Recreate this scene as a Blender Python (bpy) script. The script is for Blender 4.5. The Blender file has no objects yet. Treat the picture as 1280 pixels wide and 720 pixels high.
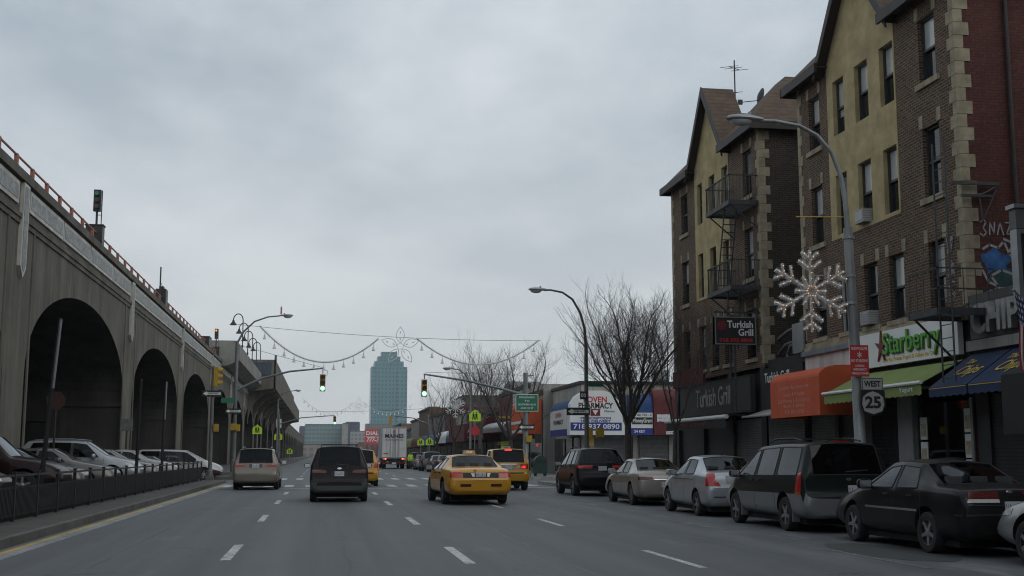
import bpy, bmesh, math, random
from mathutils import Vector, Matrix
from mathutils.bvhtree import BVHTree
S = bpy.context.scene
COL = S.collection
R = math.radians
rnd = random.Random(7)

# ---------------------------------------------------------------- helpers
def smooth(me, ang=35):
    me.shade_smooth()
    me.set_sharp_from_angle(angle=R(ang))

class MB:
    """collects faces into one mesh"""
    def __init__(s): s.v = []; s.f = []; s.m = []; s.mat = 0
    def add(s, vs, fs, mat=None):
        b = len(s.v); s.v += [tuple(p) for p in vs]
        mm = s.mat if mat is None else mat
        for f in fs: s.f.append([b + i for i in f]); s.m.append(mm)
        return s
    def quad(s, a, b, c, d, mat=None): return s.add([a, b, c, d], [(0, 1, 2, 3)], mat)
    def poly(s, pts, mat=None): return s.add(pts, [tuple(range(len(pts)))], mat)
    def box(s, x0, x1, y0, y1, z0, z1, mat=None, M=None):
        if x0 > x1: x0, x1 = x1, x0
        if y0 > y1: y0, y1 = y1, y0
        if z0 > z1: z0, z1 = z1, z0
        vs = [(x0,y0,z0),(x1,y0,z0),(x1,y1,z0),(x0,y1,z0),(x0,y0,z1),(x1,y0,z1),(x1,y1,z1),(x0,y1,z1)]
        if M is not None: vs = [tuple(M @ Vector(p)) for p in vs]
        return s.add(vs, [(0,3,2,1),(4,5,6,7),(0,1,5,4),(1,2,6,5),(2,3,7,6),(3,0,4,7)], mat)
    def tube(s, pts, r, n=8, mat=None, cap=True):
        """tube through pts; r a number or one per point"""
        pts = [Vector(p) for p in pts]; k = len(pts)
        rs = r if isinstance(r, (list, tuple)) else [r] * k
        vs = []; up = None
        for i, p in enumerate(pts):
            t = (pts[min(i+1, k-1)] - pts[max(i-1, 0)])
            if t.length < 1e-9: t = Vector((0,0,1))
            t.normalize()
            if up is None:
                a = Vector((0,0,1)) if abs(t.z) < .9 else Vector((1,0,0))
                up = t.cross(a).normalized()
            else:
                up = (up - t * up.dot(t))
                up = up.normalized() if up.length > 1e-6 else t.orthogonal().normalized()
            w = t.cross(up)
            for j in range(n):
                q = 2 * math.pi * j / n
                vs.append(p + (up * math.cos(q) + w * math.sin(q)) * rs[i])
        fs = []
        for i in range(k - 1):
            for j in range(n):
                a = i*n + j; b = i*n + (j+1) % n
                fs.append((a, b, b+n, a+n))
        if cap and n > 2: fs.append(tuple(range(n-1, -1, -1))); fs.append(tuple(range((k-1)*n, k*n)))
        return s.add(vs, fs, mat)
    def cyl(s, p0, p1, r, n=12, mat=None, r2=None): return s.tube([p0, p1], [r, r if r2 is None else r2], n, mat)
    def lathe(s, prof, M=None, n=20, mat=None):
        """prof [(r,h)] turned about z"""
        vs = []
        for r_, h in prof:
            for j in range(n):
                q = 2*math.pi*j/n; vs.append(Vector((r_*math.cos(q), r_*math.sin(q), h)))
        if M is not None: vs = [M @ p for p in vs]
        fs = []
        for i in range(len(prof)-1):
            for j in range(n):
                a = i*n+j; b = i*n+(j+1) % n; fs.append((a, b, b+n, a+n))
        return s.add(vs, fs, mat)
    def prism(s, prof, fn, t0, t1, mat=None):
        """polygon prof [(a,b)] swept from t0 to t1; fn(a,b,t)->xyz"""
        n = len(prof)
        vs = [fn(a, b, t0) for a, b in prof] + [fn(a, b, t1) for a, b in prof]
        fs = [(i, (i+1) % n, n+(i+1) % n, n+i) for i in range(n)]
        fs += [tuple(range(n-1, -1, -1)), tuple(range(n, 2*n))]
        return s.add(vs, fs, mat)
    def mesh(s, name, mats, sm=None, fix=True):
        me = bpy.data.meshes.new(name)
        me.from_pydata(s.v, [], s.f)
        if not isinstance(mats, (list, tuple)): mats = [mats]
        for m in mats: me.materials.append(m)
        me.polygons.foreach_set('material_index', s.m)
        if fix:
            bm = bmesh.new(); bm.from_mesh(me)
            bmesh.ops.recalc_face_normals(bm, faces=bm.faces)
            bm.to_mesh(me); bm.free()
        if sm: smooth(me, sm)
        me.update()
        return me
    def build(s, name, mats, parent=None, sm=None, loc=None, fix=True):
        return link(name, s.mesh(name, mats, sm, fix), parent, loc)

def link(name, data, parent=None, loc=None):
    o = bpy.data.objects.new(name, data); COL.objects.link(o)
    if parent is not None: o.parent = parent
    if loc is not None: o.location = loc
    return o

def tag(o, label, cat=None, group=None):
    o['label'] = label
    if cat: o['category'] = cat
    if group: o['group'] = group
    return o

def thing(name, label, cat, loc=(0,0,0), rz=0, group=None):
    o = bpy.data.objects.new(name, None); COL.objects.link(o)
    o.location = loc; o.rotation_euler = (0, 0, rz); o.empty_display_size = .2
    return tag(o, label, cat, group)

def struct(name, mb, mats, sm=None, kind='structure'):
    o = mb.build(name, mats, None, sm); o['kind'] = kind; return o

def dup(o, loc=None, rz=None, label=None, parent=None):
    c = o.copy(); COL.objects.link(c)
    if parent is not None: c.parent = parent
    if loc is not None: c.location = loc
    if rz is not None: c.rotation_euler = (0, 0, rz)
    if label: c['label'] = label
    for ch in list(o.children): dup(ch, parent=c)
    return c

def text(name, body, size, M, mat, parent=None, bold=0.0, depth=.004, shear=0.0, sx=1.0, align='CENTER', width=None, space=1.0):
    cu = bpy.data.curves.new('t', 'FONT'); cu.body = body; cu.size = size
    cu.align_x = align; cu.align_y = 'CENTER'; cu.extrude = depth; cu.offset = bold; cu.shear = shear
    cu.resolution_u = 3; cu.space_character = space
    t = bpy.data.objects.new('t', cu); COL.objects.link(t)
    dg = bpy.context.evaluated_depsgraph_get()
    me = bpy.data.meshes.new_from_object(t.evaluated_get(dg), depsgraph=dg)
    bpy.data.objects.remove(t); bpy.data.curves.remove(cu)
    me.name = name
    if len(me.vertices):
        xs = [v.co.x for v in me.vertices]; w = max(xs) - min(xs)
        k = (width / w) if width and w > 0 else sx
        me.transform(Matrix.Diagonal((k, 1, 1, 1)))
    me.transform(M)
    me.materials.clear(); me.materials.append(mat)
    return link(name, me, parent)

def face_south(x, y, z):   # readable from -Y: text x -> +X, text y -> Z, normal -> -Y
    return Matrix(((1,0,0,x),(0,0,-1,y),(0,1,0,z),(0,0,0,1)))
def face_west(x, y, z):    # readable from -X: text x -> -Y, up Z, normal -X
    return Matrix(((0,0,-1,x),(-1,0,0,y),(0,1,0,z),(0,0,0,1)))

# ---------------------------------------------------------------- materials
class NT:
    def __init__(s, mat):
        mat.use_nodes = True; s.nt = mat.node_tree; s.n = s.nt.nodes; s.l = s.nt.links
        s.b = next((x for x in s.n if x.type == 'BSDF_PRINCIPLED'), None)
    def node(s, t, **kw):
        x = s.n.new(t)
        for k, v in kw.items():
            if k.startswith('i_'): x.inputs[k[2:].replace('_', ' ')].default_value = v
            else: setattr(x, k, v)
        return x
    def link(s, a, b): s.l.new(a, b)
    def coord(s, kind='Object', scale=None):
        t = s.node('ShaderNodeTexCoord'); o = t.outputs[kind]
        if scale is not None:
            m = s.node('ShaderNodeMapping'); m.inputs['Scale'].default_value = scale
            s.link(o, m.inputs[0]); o = m.outputs[0]
        return o
    def noise(s, vec, scale, detail=4, rough=.6):
        x = s.node('ShaderNodeTexNoise'); x.inputs['Scale'].default_value = scale
        x.inputs['Detail'].default_value = detail; x.inputs['Roughness'].default_value = rough
        if vec is not None: s.link(vec, x.inputs['Vector'])
        return x.outputs['Fac']
    def ramp(s, fac, a, b, lo=0., hi=1.):
        m = s.node('ShaderNodeMapRange'); m.inputs['From Min'].default_value = a; m.inputs['From Max'].default_value = b
        m.inputs['To Min'].default_value = lo; m.inputs['To Max'].default_value = hi
        s.link(fac, m.inputs['Value']); return m.outputs[0]
    def mix(s, fac, a, b, mode='MIX'):
        m = s.node('ShaderNodeMix', data_type='RGBA', blend_type=mode)
        for k, v in ((0, fac), (6, a), (7, b)):
            if hasattr(v, 'links') or hasattr(v, 'is_linked'): s.link(v, m.inputs[k])
            elif k == 0: m.inputs[0].default_value = v
            else: m.inputs[k].default_value = (*v[:3], 1)
        return m.outputs[2]
    def math(s, op, a, b=0.):
        m = s.node('ShaderNodeMath', operation=op)
        for k, v in ((0, a), (1, b)):
            if hasattr(v, 'is_linked'): s.link(v, m.inputs[k])
            else: m.inputs[k].default_value = v
        return m.outputs[0]
    def bump(s, h, strength=.3, dist=.02):
        b = s.node('ShaderNodeBump'); b.inputs['Strength'].default_value = strength; b.inputs['Distance'].default_value = dist
        s.link(h, b.inputs['Height']); s.link(b.outputs[0], s.b.inputs['Normal'])

def mat_plain(name, col, rough=.6, metal=0., var=.25, scale=3., spec=.5, bump=0., coat=0., streak=False, cam=None):
    m = bpy.data.materials.new(name); t = NT(m)
    co = t.coord('Object', (1, 1, .12) if streak else None)
    f = t.noise(co, scale, 5, .65)
    c = t.mix(t.ramp(f, .3, .7), [x*(1-var) for x in col], [min(1, x*(1+var)) for x in col])
    if streak:
        f3 = t.noise(t.coord('Object'), scale*.35, 4, .6)
        c = t.mix(t.ramp(f3, .35, .7), c, t.mix(.6, c, [x*.38 for x in col]))
        f4 = t.noise(t.coord('Object', (2.2, 2.2, .06)), scale*1.6, 4, .7)
        c = t.mix(t.ramp(f4, .56, .68, 0, .55), c, [x*.30 for x in col])
        f5 = t.noise(t.coord('Object', (3, 3, .10)), scale*2.1, 3, .7)
        c = t.mix(t.ramp(f5, .66, .74, 0, .35), c, [min(1, x*1.9) for x in col])
    t.link(c, t.b.inputs['Base Color'])
    t.b.inputs['Roughness'].default_value = rough; t.b.inputs['Metallic'].default_value = metal
    t.b.inputs['Specular IOR Level'].default_value = spec; t.b.inputs['Coat Weight'].default_value = coat
    t.b.inputs['Coat Roughness'].default_value = .04
    if bump:
        f2 = t.noise(t.coord('Object'), scale*12, 4, .6); t.bump(f2, bump, .01)
    return m

def mat_emit(name, col, strength):
    m = bpy.data.materials.new(name); t = NT(m)
    t.b.inputs['Base Color'].default_value = (*[x*.5 for x in col], 1)
    t.b.inputs['Emission Color'].default_value = (*col, 1); t.b.inputs['Emission Strength'].default_value = strength
    f = t.noise(t.coord('Object'), 60, 2); t.link(t.ramp(f, 0, 1, .2, .4), t.b.inputs['Roughness'])
    return m

def mat_paint(name, col, flake=0., dirt=.35, rough=.3):
    """car paint: clear coat, road dirt low down (a film on the lower panels), dark trim on the inside faces"""
    m = bpy.data.materials.new(name); t = NT(m)
    co = t.coord('Object')
    n1 = t.noise(co, 2.2, 5, .6)
    c = t.mix(t.ramp(n1, .3, .7), [x*.93 for x in col], [min(1, x*1.05) for x in col])
    sep = t.node('ShaderNodeSeparateXYZ'); t.link(co, sep.inputs[0])
    low = t.ramp(sep.outputs['Z'], .25, .75, 1, 0)
    n2 = t.noise(co, 7, 5, .7)
    d = t.math('MULTIPLY', t.math('MULTIPLY', low, t.ramp(n2, .3, .7)), dirt)
    c = t.mix(d, c, (.06, .057, .053) if max(col) < .06 else (.13, .12, .11))
    geo = t.node('ShaderNodeNewGeometry')
    c = t.mix(geo.outputs['Backfacing'], c, (.02, .02, .022))
    t.link(c, t.b.inputs['Base Color'])
    t.b.inputs['Metallic'].default_value = flake
    r = t.math('ADD', rough, t.math('MULTIPLY', d, .4)); t.link(r, t.b.inputs['Roughness'])
    dk = max(col) < .06
    t.b.inputs['Specular IOR Level'].default_value = .12 if dk else .4
    t.b.inputs['Coat Weight'].default_value = .16 if dk else .55; t.b.inputs['Coat Roughness'].default_value = .025
    return m

def mat_glass(name, tint=.3, rough=.02, body=(.02,.025,.028)):
    """window glass: part see-through tint, part mirror by angle"""
    m = bpy.data.materials.new(name); t = NT(m)
    for x in list(t.n): t.n.remove(x)
    out = t.node('ShaderNodeOutputMaterial')
    tr = t.node('ShaderNodeBsdfTransparent'); tr.inputs[0].default_value = (tint*.92, tint, tint*.98, 1)
    gl = t.node('ShaderNodeBsdfGlossy'); gl.inputs['Roughness'].default_value = rough
    gl.inputs['Color'].default_value = (.9, .95, 1, 1)
    fr = t.node('ShaderNodeFresnel'); fr.inputs['IOR'].default_value = 1.33
    n = t.noise(t.coord('Object'), 1.5, 3); f = t.math('MULTIPLY', fr.outputs[0], t.ramp(n, .2, .8, .85, 1.1))
    mx = t.node('ShaderNodeMixShader'); t.link(f, mx.inputs[0]); t.link(tr.outputs[0], mx.inputs[1]); t.link(gl.outputs[0], mx.inputs[2])
    t.link(mx.outputs[0], out.inputs[0])
    return m

def mat_brick(name, c1, c2, mortar, sx=.215, sz=.075, painted=False, dark=.5):
    m = bpy.data.materials.new(name); t = NT(m)
    co = t.coord('Object'); sep = t.node('ShaderNodeSeparateXYZ'); t.link(co, sep.inputs[0])
    u = t.math('ADD', sep.outputs[0], sep.outputs[1])
    cb = t.node('ShaderNodeCombineXYZ'); t.link(u, cb.inputs[0]); t.link(sep.outputs[2], cb.inputs[1])
    b = t.node('ShaderNodeTexBrick'); t.link(cb.outputs[0], b.inputs['Vector'])
    b.inputs['Scale'].default_value = 1.; b.inputs['Brick Width'].default_value = sx; b.inputs['Row Height'].default_value = sz
    b.inputs['Mortar Size'].default_value = .0115; b.inputs['Mortar Smooth'].default_value = .2; b.inputs['Bias'].default_value = -.1
    b.inputs['Color1'].default_value = (*c1, 1); b.inputs['Color2'].default_value = (*c2, 1); b.inputs['Mortar'].default_value = (*mortar, 1)
    n = t.noise(cb.outputs[0], .9, 6, .65)
    c = t.mix(t.ramp(n, .3, .75), b.outputs['Color'], t.mix(1., b.outputs['Color'], (dark, dark, dark), 'MULTIPLY'))
    n2 = t.noise(cb.outputs[0], 11, 3, .6)
    c = t.mix(t.ramp(n2, .35, .7, 0, .75), c, t.mix(1., c, (.55, .5, .5), 'MULTIPLY'))
    t.link(c, t.b.inputs['Base Color']); t.b.inputs['Roughness'].default_value = .85
    t.b.inputs['Specular IOR Level'].default_value = .25
    t.bump(b.outputs['Fac'], -.5, .012)
    return m

def mat_bands(name, col, gap, period=.09, axis=2, rough=.5, metal=.3, width=.2, var=.2, bump=.6):
    """corrugated slats (roller shutters, siding): ribs along one axis"""
    m = bpy.data.materials.new(name); t = NT(m)
    co = t.coord('Object'); sep = t.node('ShaderNodeSeparateXYZ'); t.link(co, sep.inputs[0])
    fr = t.math('FRACT', t.math('DIVIDE', sep.outputs[axis], period))
    d = t.math('LESS_THAN', fr, width)
    n = t.noise(co, 2.5, 5, .65)
    c = t.mix(t.ramp(n, .3, .7), [x*(1-var) for x in col], [x*(1+var) for x in col])
    c = t.mix(d, c, gap); t.link(c, t.b.inputs['Base Color'])
    t.b.inputs['Roughness'].default_value = rough; t.b.inputs['Metallic'].default_value = metal
    t.bump(fr, bump, .02)
    return m
# ---------------------------------------------------------------- world, camera, sun
W = bpy.data.worlds.new('World'); S.world = W; W.use_nodes = True
def build_world():
    t = NT(W); bg = t.n['Background']; bg.inputs['Strength'].default_value = .1
    sky = t.node('ShaderNodeTexSky', sky_type='NISHITA'); sky.sun_disc = False
    sky.sun_elevation = R(38); sky.sun_rotation = R(140); sky.dust_density = 3; sky.air_density = 1.2
    g = t.coord('Generated'); sep = t.node('ShaderNodeSeparateXYZ'); t.link(g, sep.inputs[0])
    zz = t.math('ADD', t.math('MAXIMUM', sep.outputs[2], 0.), .22)
    cb = t.node('ShaderNodeCombineXYZ'); t.link(t.math('DIVIDE', sep.outputs[0], zz), cb.inputs[0]); t.link(t.math('DIVIDE', sep.outputs[1], zz), cb.inputs[1])
    mp = t.node('ShaderNodeMapping'); mp.inputs['Scale'].default_value = (1.15, .95, 1); mp.inputs['Location'].default_value = CLOUD_OFF
    mp.inputs['Rotation'].default_value = (0, 0, R(-24)); t.link(cb.outputs[0], mp.inputs[0])
    n1 = t.noise(mp.outputs[0], 1.35, 7, .5); n2 = t.noise(mp.outputs[0], 4.2, 6, .55)
    f = t.math('ADD', t.math('MULTIPLY', n1, .74), t.math('MULTIPLY', n2, .26))
    c = t.mix(t.ramp(f, .37, .63), (3.8, 4.5, 5.2), (7.3, 7.85, 8.3))
    hz = t.ramp(sep.outputs[2], .06, .38, 1, 0)                      # the far cloud base evens out towards the horizon
    c = t.mix(t.math('MULTIPLY', t.math('POWER', hz, 1.2), .80), c, (7.0, 7.4, 7.6))
    c = t.mix(.05, c, sky.outputs[0])
    t.link(c, bg.inputs['Color'])
CLOUD_OFF = (7.7, 2.3, 0)
build_world()
W.cycles.sampling_method = 'AUTOMATIC'

cam = bpy.data.cameras.new('camera'); co = bpy.data.objects.new('camera', cam); COL.objects.link(co)
cam.sensor_width = 36; cam.lens = 1500/1280*36; cam.clip_start = .1; cam.clip_end = 30000
co.location = (0, 0, 1.5); co.rotation_euler = (R(90+7.895), 0, R(-8.932)); S.camera = co
sun = bpy.data.lights.new('sun', 'SUN'); so = bpy.data.objects.new('sun', sun); COL.objects.link(so)
sun.energy = .5; sun.angle = R(40); sun.color = (1, .97, .93)
so.location = (0, 0, 300)
so.rotation_euler = Vector((-math.sin(R(140))*math.cos(R(38)), -math.cos(R(140))*math.cos(R(38)), -math.sin(R(38)))).to_track_quat('-Z', 'Y').to_euler()
S.view_settings.view_transform = 'Standard'; S.view_settings.look = 'None'; S.view_settings.gamma = 1; S.view_settings.exposure = 0
S.view_settings.use_curve_mapping = False
S.render.engine = 'CYCLES'; cy = S.cycles
S.cycles.filter_width = 1.1; cy.use_denoising = True; cy.max_bounces = 8; cy.diffuse_bounces = 3; cy.glossy_bounces = 3; cy.transparent_max_bounces = 24; cy.transmission_bounces = 4
cy.volume_bounces = 0; cy.sample_clamp_indirect = 4; cy.caustics_reflective = False; cy.caustics_refractive = False
try: cy.denoiser = 'OPENIMAGEDENOISE'
except Exception: pass

# ---------------------------------------------------------------- shared materials
def asphalt(name, base=(.125,.132,.136), streak=True):
    m = bpy.data.materials.new(name); t = NT(m); co = t.coord('Object')
    fine = t.noise(co, 85, 3, .7); mid = t.noise(co, .55, 6, .62)
    mp = t.node('ShaderNodeMapping'); mp.inputs['Scale'].default_value = (1.5, .035, 1); t.link(co, mp.inputs[0])
    st = t.noise(mp.outputs[0], 1.1, 4, .6)
    f = t.math('ADD', t.math('MULTIPLY', mid, .5), t.math('MULTIPLY', st, .5))
    c = t.mix(t.ramp(f, .33, .67), [x*.70 for x in base], [x*1.28 for x in base])
    c = t.mix(t.ramp(fine, .3, .7, 0, .55), c, t.mix(1., c, (.55,.55,.56), 'MULTIPLY'))
    # cracks and sealed seams
    v = t.node('ShaderNodeTexVoronoi', feature='DISTANCE_TO_EDGE'); v.inputs['Scale'].default_value = .23
    wob = t.noise(co, 1.3, 4, .6); mpw = t.node('ShaderNodeVectorMath', operation='ADD'); t.link(co, mpw.inputs[0])
    sc = t.node('ShaderNodeVectorMath', operation='SCALE'); sc.inputs['Scale'].default_value = 1.6
    cbn = t.node('ShaderNodeCombineXYZ'); t.link(wob, cbn.inputs[0]); t.link(t.noise(co, 1.9, 3), cbn.inputs[1]); t.link(cbn.outputs[0], sc.inputs[0]); t.link(sc.outputs[0], mpw.inputs[1])
    t.link(mpw.outputs[0], v.inputs['Vector'])
    cr = t.math('MULTIPLY', t.ramp(v.outputs['Distance'], .0, .006, 1, 0), t.ramp(t.noise(co, .35, 3), .48, .6))
    c = t.mix(t.math('MULTIPLY', cr, .75), c, (.035,.036,.037))
    # oil stains
    oil = t.ramp(t.noise(co, .9, 5, .7), .62, .74)
    c = t.mix(t.math('MULTIPLY', oil, .35), c, (.045,.045,.046))
    pale = t.ramp(t.noise(t.coord('Object', (.6, .16, 1)), 1.0, 5, .7), .6, .72)
    c = t.mix(t.math('MULTIPLY', pale, .42), c, (.22,.225,.23))
    if streak:                                                       # sealed and worn seams along the lanes
        sx = t.node('ShaderNodeSeparateXYZ'); t.link(co, sx.inputs[0]); wb = t.math('MULTIPLY', t.math('SUBTRACT', t.noise(t.coord('Object', (.3,.25,1)), 1., 4), .5), .35)
        for x0, w, cc, k in ((3.45,.022,(.20,.205,.21),.45),(-3.05,.02,(.03,.03,.031),.35),(6.7,.025,(.03,.03,.031),.4),(.4,.018,(.04,.04,.041),.25)):
            d = t.math('ABSOLUTE', t.math('SUBTRACT', t.math('ADD', sx.outputs[0], wb), x0))
            c = t.mix(t.math('MULTIPLY', t.math('MULTIPLY', t.ramp(d, w*.6, w*1.6, 1, 0), t.ramp(mid, .42, .55)), k), c, cc)
        for x0 in (-.65, 1.35, 2.75, 4.4, 5.75, 7.3):                # wheel tracks polished a little paler
            d = t.math('ABSOLUTE', t.math('SUBTRACT', sx.outputs[0], x0)); c = t.mix(t.math('MULTIPLY', t.ramp(d, .1, .5, 1, 0), .16), c, (.185,.19,.195))
    if streak:                                                       # road salt dried along the parking lane
        salt = t.math('MULTIPLY', t.ramp(t.math('ABSOLUTE', t.math('SUBTRACT', sx.outputs[0], 8.5)), .3, 1.4, 1, 0), t.ramp(t.noise(t.coord('Object', (1.6, .35, 1)), 1.2, 6, .7), .5, .68))
        c = t.mix(t.math('MULTIPLY', salt, .5), c, (.27,.275,.28))
    t.link(c, t.b.inputs['Base Color']); t.link(t.ramp(mid, .3, .7, .6, .78), t.b.inputs['Roughness']); t.b.inputs['Specular IOR Level'].default_value = .35
    t.bump(fine, .35, .008)
    return m
def road_paint(name, col, under=(.115,.12,.124), keep=.5):
    m = bpy.data.materials.new(name); t = NT(m); co = t.coord('Object')
    n = t.noise(co, 9, 6, .72); n2 = t.noise(co, 60, 3, .6); n3 = t.noise(co, .8, 3)
    f = t.math('ADD', t.math('MULTIPLY', n, .6), t.math('ADD', t.math('MULTIPLY', n2, .25), t.math('MULTIPLY', n3, .25)))
    c = t.mix(t.ramp(f, keep, keep+.14), col, under)
    t.link(c, t.b.inputs['Base Color']); t.b.inputs['Roughness'].default_value = .7
    return m
def paving(name, base, sq=1.5):
    m = bpy.data.materials.new(name); t = NT(m); co = t.coord('Object')
    b = t.node('ShaderNodeTexBrick'); t.link(co, b.inputs['Vector']); b.offset = 0
    b.inputs['Scale'].default_value = 1; b.inputs['Brick Width'].default_value = sq; b.inputs['Row Height'].default_value = sq
    b.inputs['Mortar Size'].default_value = .012; b.inputs['Color1'].default_value = (*base, 1); b.inputs['Color2'].default_value = (*[x*.85 for x in base], 1)
    b.inputs['Mortar'].default_value = (*[x*.4 for x in base], 1)
    n = t.noise(co, .9, 6, .7); c = t.mix(t.ramp(n, .3, .7), b.outputs['Color'], t.mix(1., b.outputs['Color'], (.6,.6,.58), 'MULTIPLY'))
    gum = t.ramp(t.noise(co, 7, 2), .66, .7); c = t.mix(t.math('MULTIPLY', gum, .5), c, (.05,.05,.05))
    t.link(c, t.b.inputs['Base Color']); t.b.inputs['Roughness'].default_value = .85
    t.bump(t.noise(co, 40, 3), .3, .006)
    return m
M = {}
M['asphalt'] = asphalt('asphalt')
M['lot'] = asphalt('lot_asphalt', (.075,.075,.075), False)
M['paint_white'] = road_paint('worn_white_paint', (.62,.63,.62))
M['paint_faint'] = road_paint('faded_white_paint', (.5,.5,.5), keep=.40)
M['paint_yellow'] = road_paint('worn_yellow_paint', (.55,.36,.06), keep=.52)
M['walk'] = paving('sidewalk_concrete', (.25,.245,.235))
M['median'] = paving('median_concrete', (.088,.084,.075))
M['median_kerb'] = mat_plain('dirty_kerb', (.105,.102,.095), .85, var=.35, scale=1.5, bump=.3)
M['kerb'] = mat_plain('kerb_stone', (.27,.265,.25), .8, var=.35, scale=2.5, bump=.3)
M['dirt'] = mat_plain('ground_earth', (.12,.118,.11), .9, var=.3, scale=.3)
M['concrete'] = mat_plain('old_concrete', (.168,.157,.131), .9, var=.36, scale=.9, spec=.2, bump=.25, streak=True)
M['concrete_in'] = mat_plain('shaded_concrete', (.062,.06,.056), .92, var=.35, scale=.8, spec=.2, bump=.25, streak=True)  # vault concrete coloured darker to stand in for shade inside the arches
M['concrete_lt'] = mat_plain('pale_concrete', (.36,.355,.33), .85, var=.2, scale=1.4, spec=.2, streak=True)
M['tile'] = None
M['steel'] = mat_plain('galvanised_steel', (.30,.31,.32), .5, .6, var=.2, scale=5)
M['dark_steel'] = mat_plain('dark_metal', (.035,.036,.038), .55, .4, var=.3, scale=6)
M['black'] = mat_plain('black_paint', (.018,.018,.019), .45, var=.25, scale=5)
M['rubber'] = mat_plain('tyre_rubber', (.022,.022,.022), .8, var=.3, scale=14)
M['rim'] = mat_plain('alloy_rim', (.42,.43,.44), .35, .8, var=.15, scale=9)
M['hub'] = mat_plain('steel_wheel', (.10,.10,.105), .45, .5, var=.2, scale=9)
M['white'] = mat_plain('white_paint', (.70,.70,.68), .5, var=.10, scale=1.6)
M['plate_white'] = mat_plain('dull_white_plate', (.40,.40,.385), .5, var=.08, scale=3)
M['sign_white'] = mat_plain('white_sign_face', (.72,.73,.72), .45, var=.06, scale=1.2)
M['rust'] = mat_plain('rust_red_paint', (.33,.13,.09), .7, var=.35, scale=4)
M['yellow'] = mat_plain('signal_yellow', (.40,.25,.02), .5, var=.2, scale=4)
M['lime'] = mat_plain('fluorescent_sheeting', (.50,.78,.03), .5, var=.06, scale=3)
M['green_sign'] = mat_plain('green_sign_face', (.02,.16,.09), .5, var=.12, scale=3)
M['red_sign'] = mat_plain('red_sign_face', (.48,.035,.035), .5, var=.15, scale=3)
M['green_on'] = mat_emit('green_lens_lit', (.35, 1, .78), 2.2)
M['lens_off'] = mat_plain('dark_lens', (.05,.02,.015), .2, var=.2, scale=8)
M['green_dim'] = mat_emit('green_lens_dim', (.02, .22, .13), .15)
M['amber_on'] = mat_emit('amber_lens_lit', (1, .35, .04), 1.2)
M['red_on'] = mat_emit('red_lens_lit', (1, .06, .04), 1.6)
M['bulb'] = mat_emit('warm_bulb', (1, .55, .22), 1.5)
M['lamp_glass'] = mat_plain('lamp_glass', (.42,.43,.42), .25, var=.1, scale=8)

# ---------------------------------------------------------------- ground, road, kerbs, markings
def sheet(x0, x1, y0, y1, z, nx=1, ny=1):
    b = MB()
    for i in range(nx):
        for j in range(ny):
            xa, xb = x0+(x1-x0)*i/nx, x0+(x1-x0)*(i+1)/nx; ya, yb = y0+(y1-y0)*j/ny, y0+(y1-y0)*(j+1)/ny
            b.quad((xa,ya,z),(xb,ya,z),(xb,yb,z),(xa,yb,z))
    return b
struct('ground', sheet(-1200, 1200, -250, 2600, -.03), M['dirt'])
rd = sheet(-5.0, 11.0, -30, 1000, 0)
rd.quad((11.0,61.5,0),(120,61.5,0),(120,72.5,0),(11.0,72.5,0)); rd.quad((-90,66.5,0),(-5,66.5,0),(-5,74.5,0),(-90,74.5,0))
struct('road', rd, M['asphalt'])
# pavement (right) with kerb, corner by corner
b = MB(); k = MB()
def pave(x0, x1, y0, y1, h=.15):
    b.box(x0, x1, y0, y1, -.2, h)
def kerb(x0, x1, y0, y1, h=.152):
    k.box(x0, x1, y0, y1, -.2, h)
pave(11.16, 15.6, -30, 61.34); kerb(11.0, 11.16, -30, 61.5); pave(15.6, 120, 50.6, 61.34); kerb(11.16, 120, 61.34, 61.5)
pave(11.16, 120, 72.66, 77.4); pave(11.16, 16.4, 77.4, 420); kerb(11.0, 11.16, 72.5, 420); kerb(11.16, 120, 72.5, 72.66)
struct('sidewalk', b, M['walk']); struct('kerb', k, M['kerb'])
# median strip with kerb, then the parking lot under the viaduct
b = MB(); k = MB()
pave(-6.3, -5.16, -30, 66.34); kerb(-5.16, -5.0, -30, 66.5); kerb(-6.3, -5.16, 66.34, 66.5)
pave(-6.3, -5.16, 74.66, 760); kerb(-5.16, -5.0, 74.5, 760); kerb(-6.3, -5.16, 74.5, 74.66)
struct('median', b, M['median']); struct('median_kerb', k, M['median_kerb'])
b = MB(); b.box(-45, -6.3, -30, 66.2, -.2, .3); b.box(-45, -6.3, 74.8, 760, -.2, .3); struct('parking_lot', b, M['lot'])

mk = MB(); mf = MB(); my = MB()
def dash(mb, x, y0, y1, w=.13, z=.004): mb.quad((x-w/2,y0,z),(x+w/2,y0,z),(x+w/2,y1,z),(x-w/2,y1,z))
for y in (8, 17.9, 28.0, 37.9, 46.6): dash(mk, -1.33, y, y+3.05, .15)
for y in (7, 16.85, 26.3, 36.4, 46): dash(mk, 2.07, y, y+3.05, .15)
for y in (5.8, 15.76, 25.3, 33.9, 44): dash(mk, 5.06, y, y+3.0, .12)
for y in (15.2, 24.4, 34.4): dash(mf, 8.0, y, y+3.4, .11)
dash(mf, 8.0, 44, 54.8, .1)
for y in range(84, 320, 10):
    for x in (-1.33, 2.07, 5.06): dash(mk, x, y, y+3, .15)
mk.quad((-4.6,54.5,.004),(10.9,54.5,.004),(10.9,54.85,.004),(-4.6,54.85,.004))
for i in range(16):
    x = -4.4 + .97*i
    dash(mk, x, 57.2, 60.9, .42)
    dash(mk, x+.2, 73.4, 78, .42)
for i in range(9): dash(mf, -4.3+1.9*i, 82, 83.4, .3)
struct('lane_markings', mk, M['paint_white']); struct('faded_lane_markings', mf, M['paint_faint'])
my.quad((-4.86,-20,.004),(-4.74,-20,.004),(-4.74,64,.004),(-4.86,64,.004)); struct('yellow_edge_line', my, M['paint_yellow'])
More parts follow.
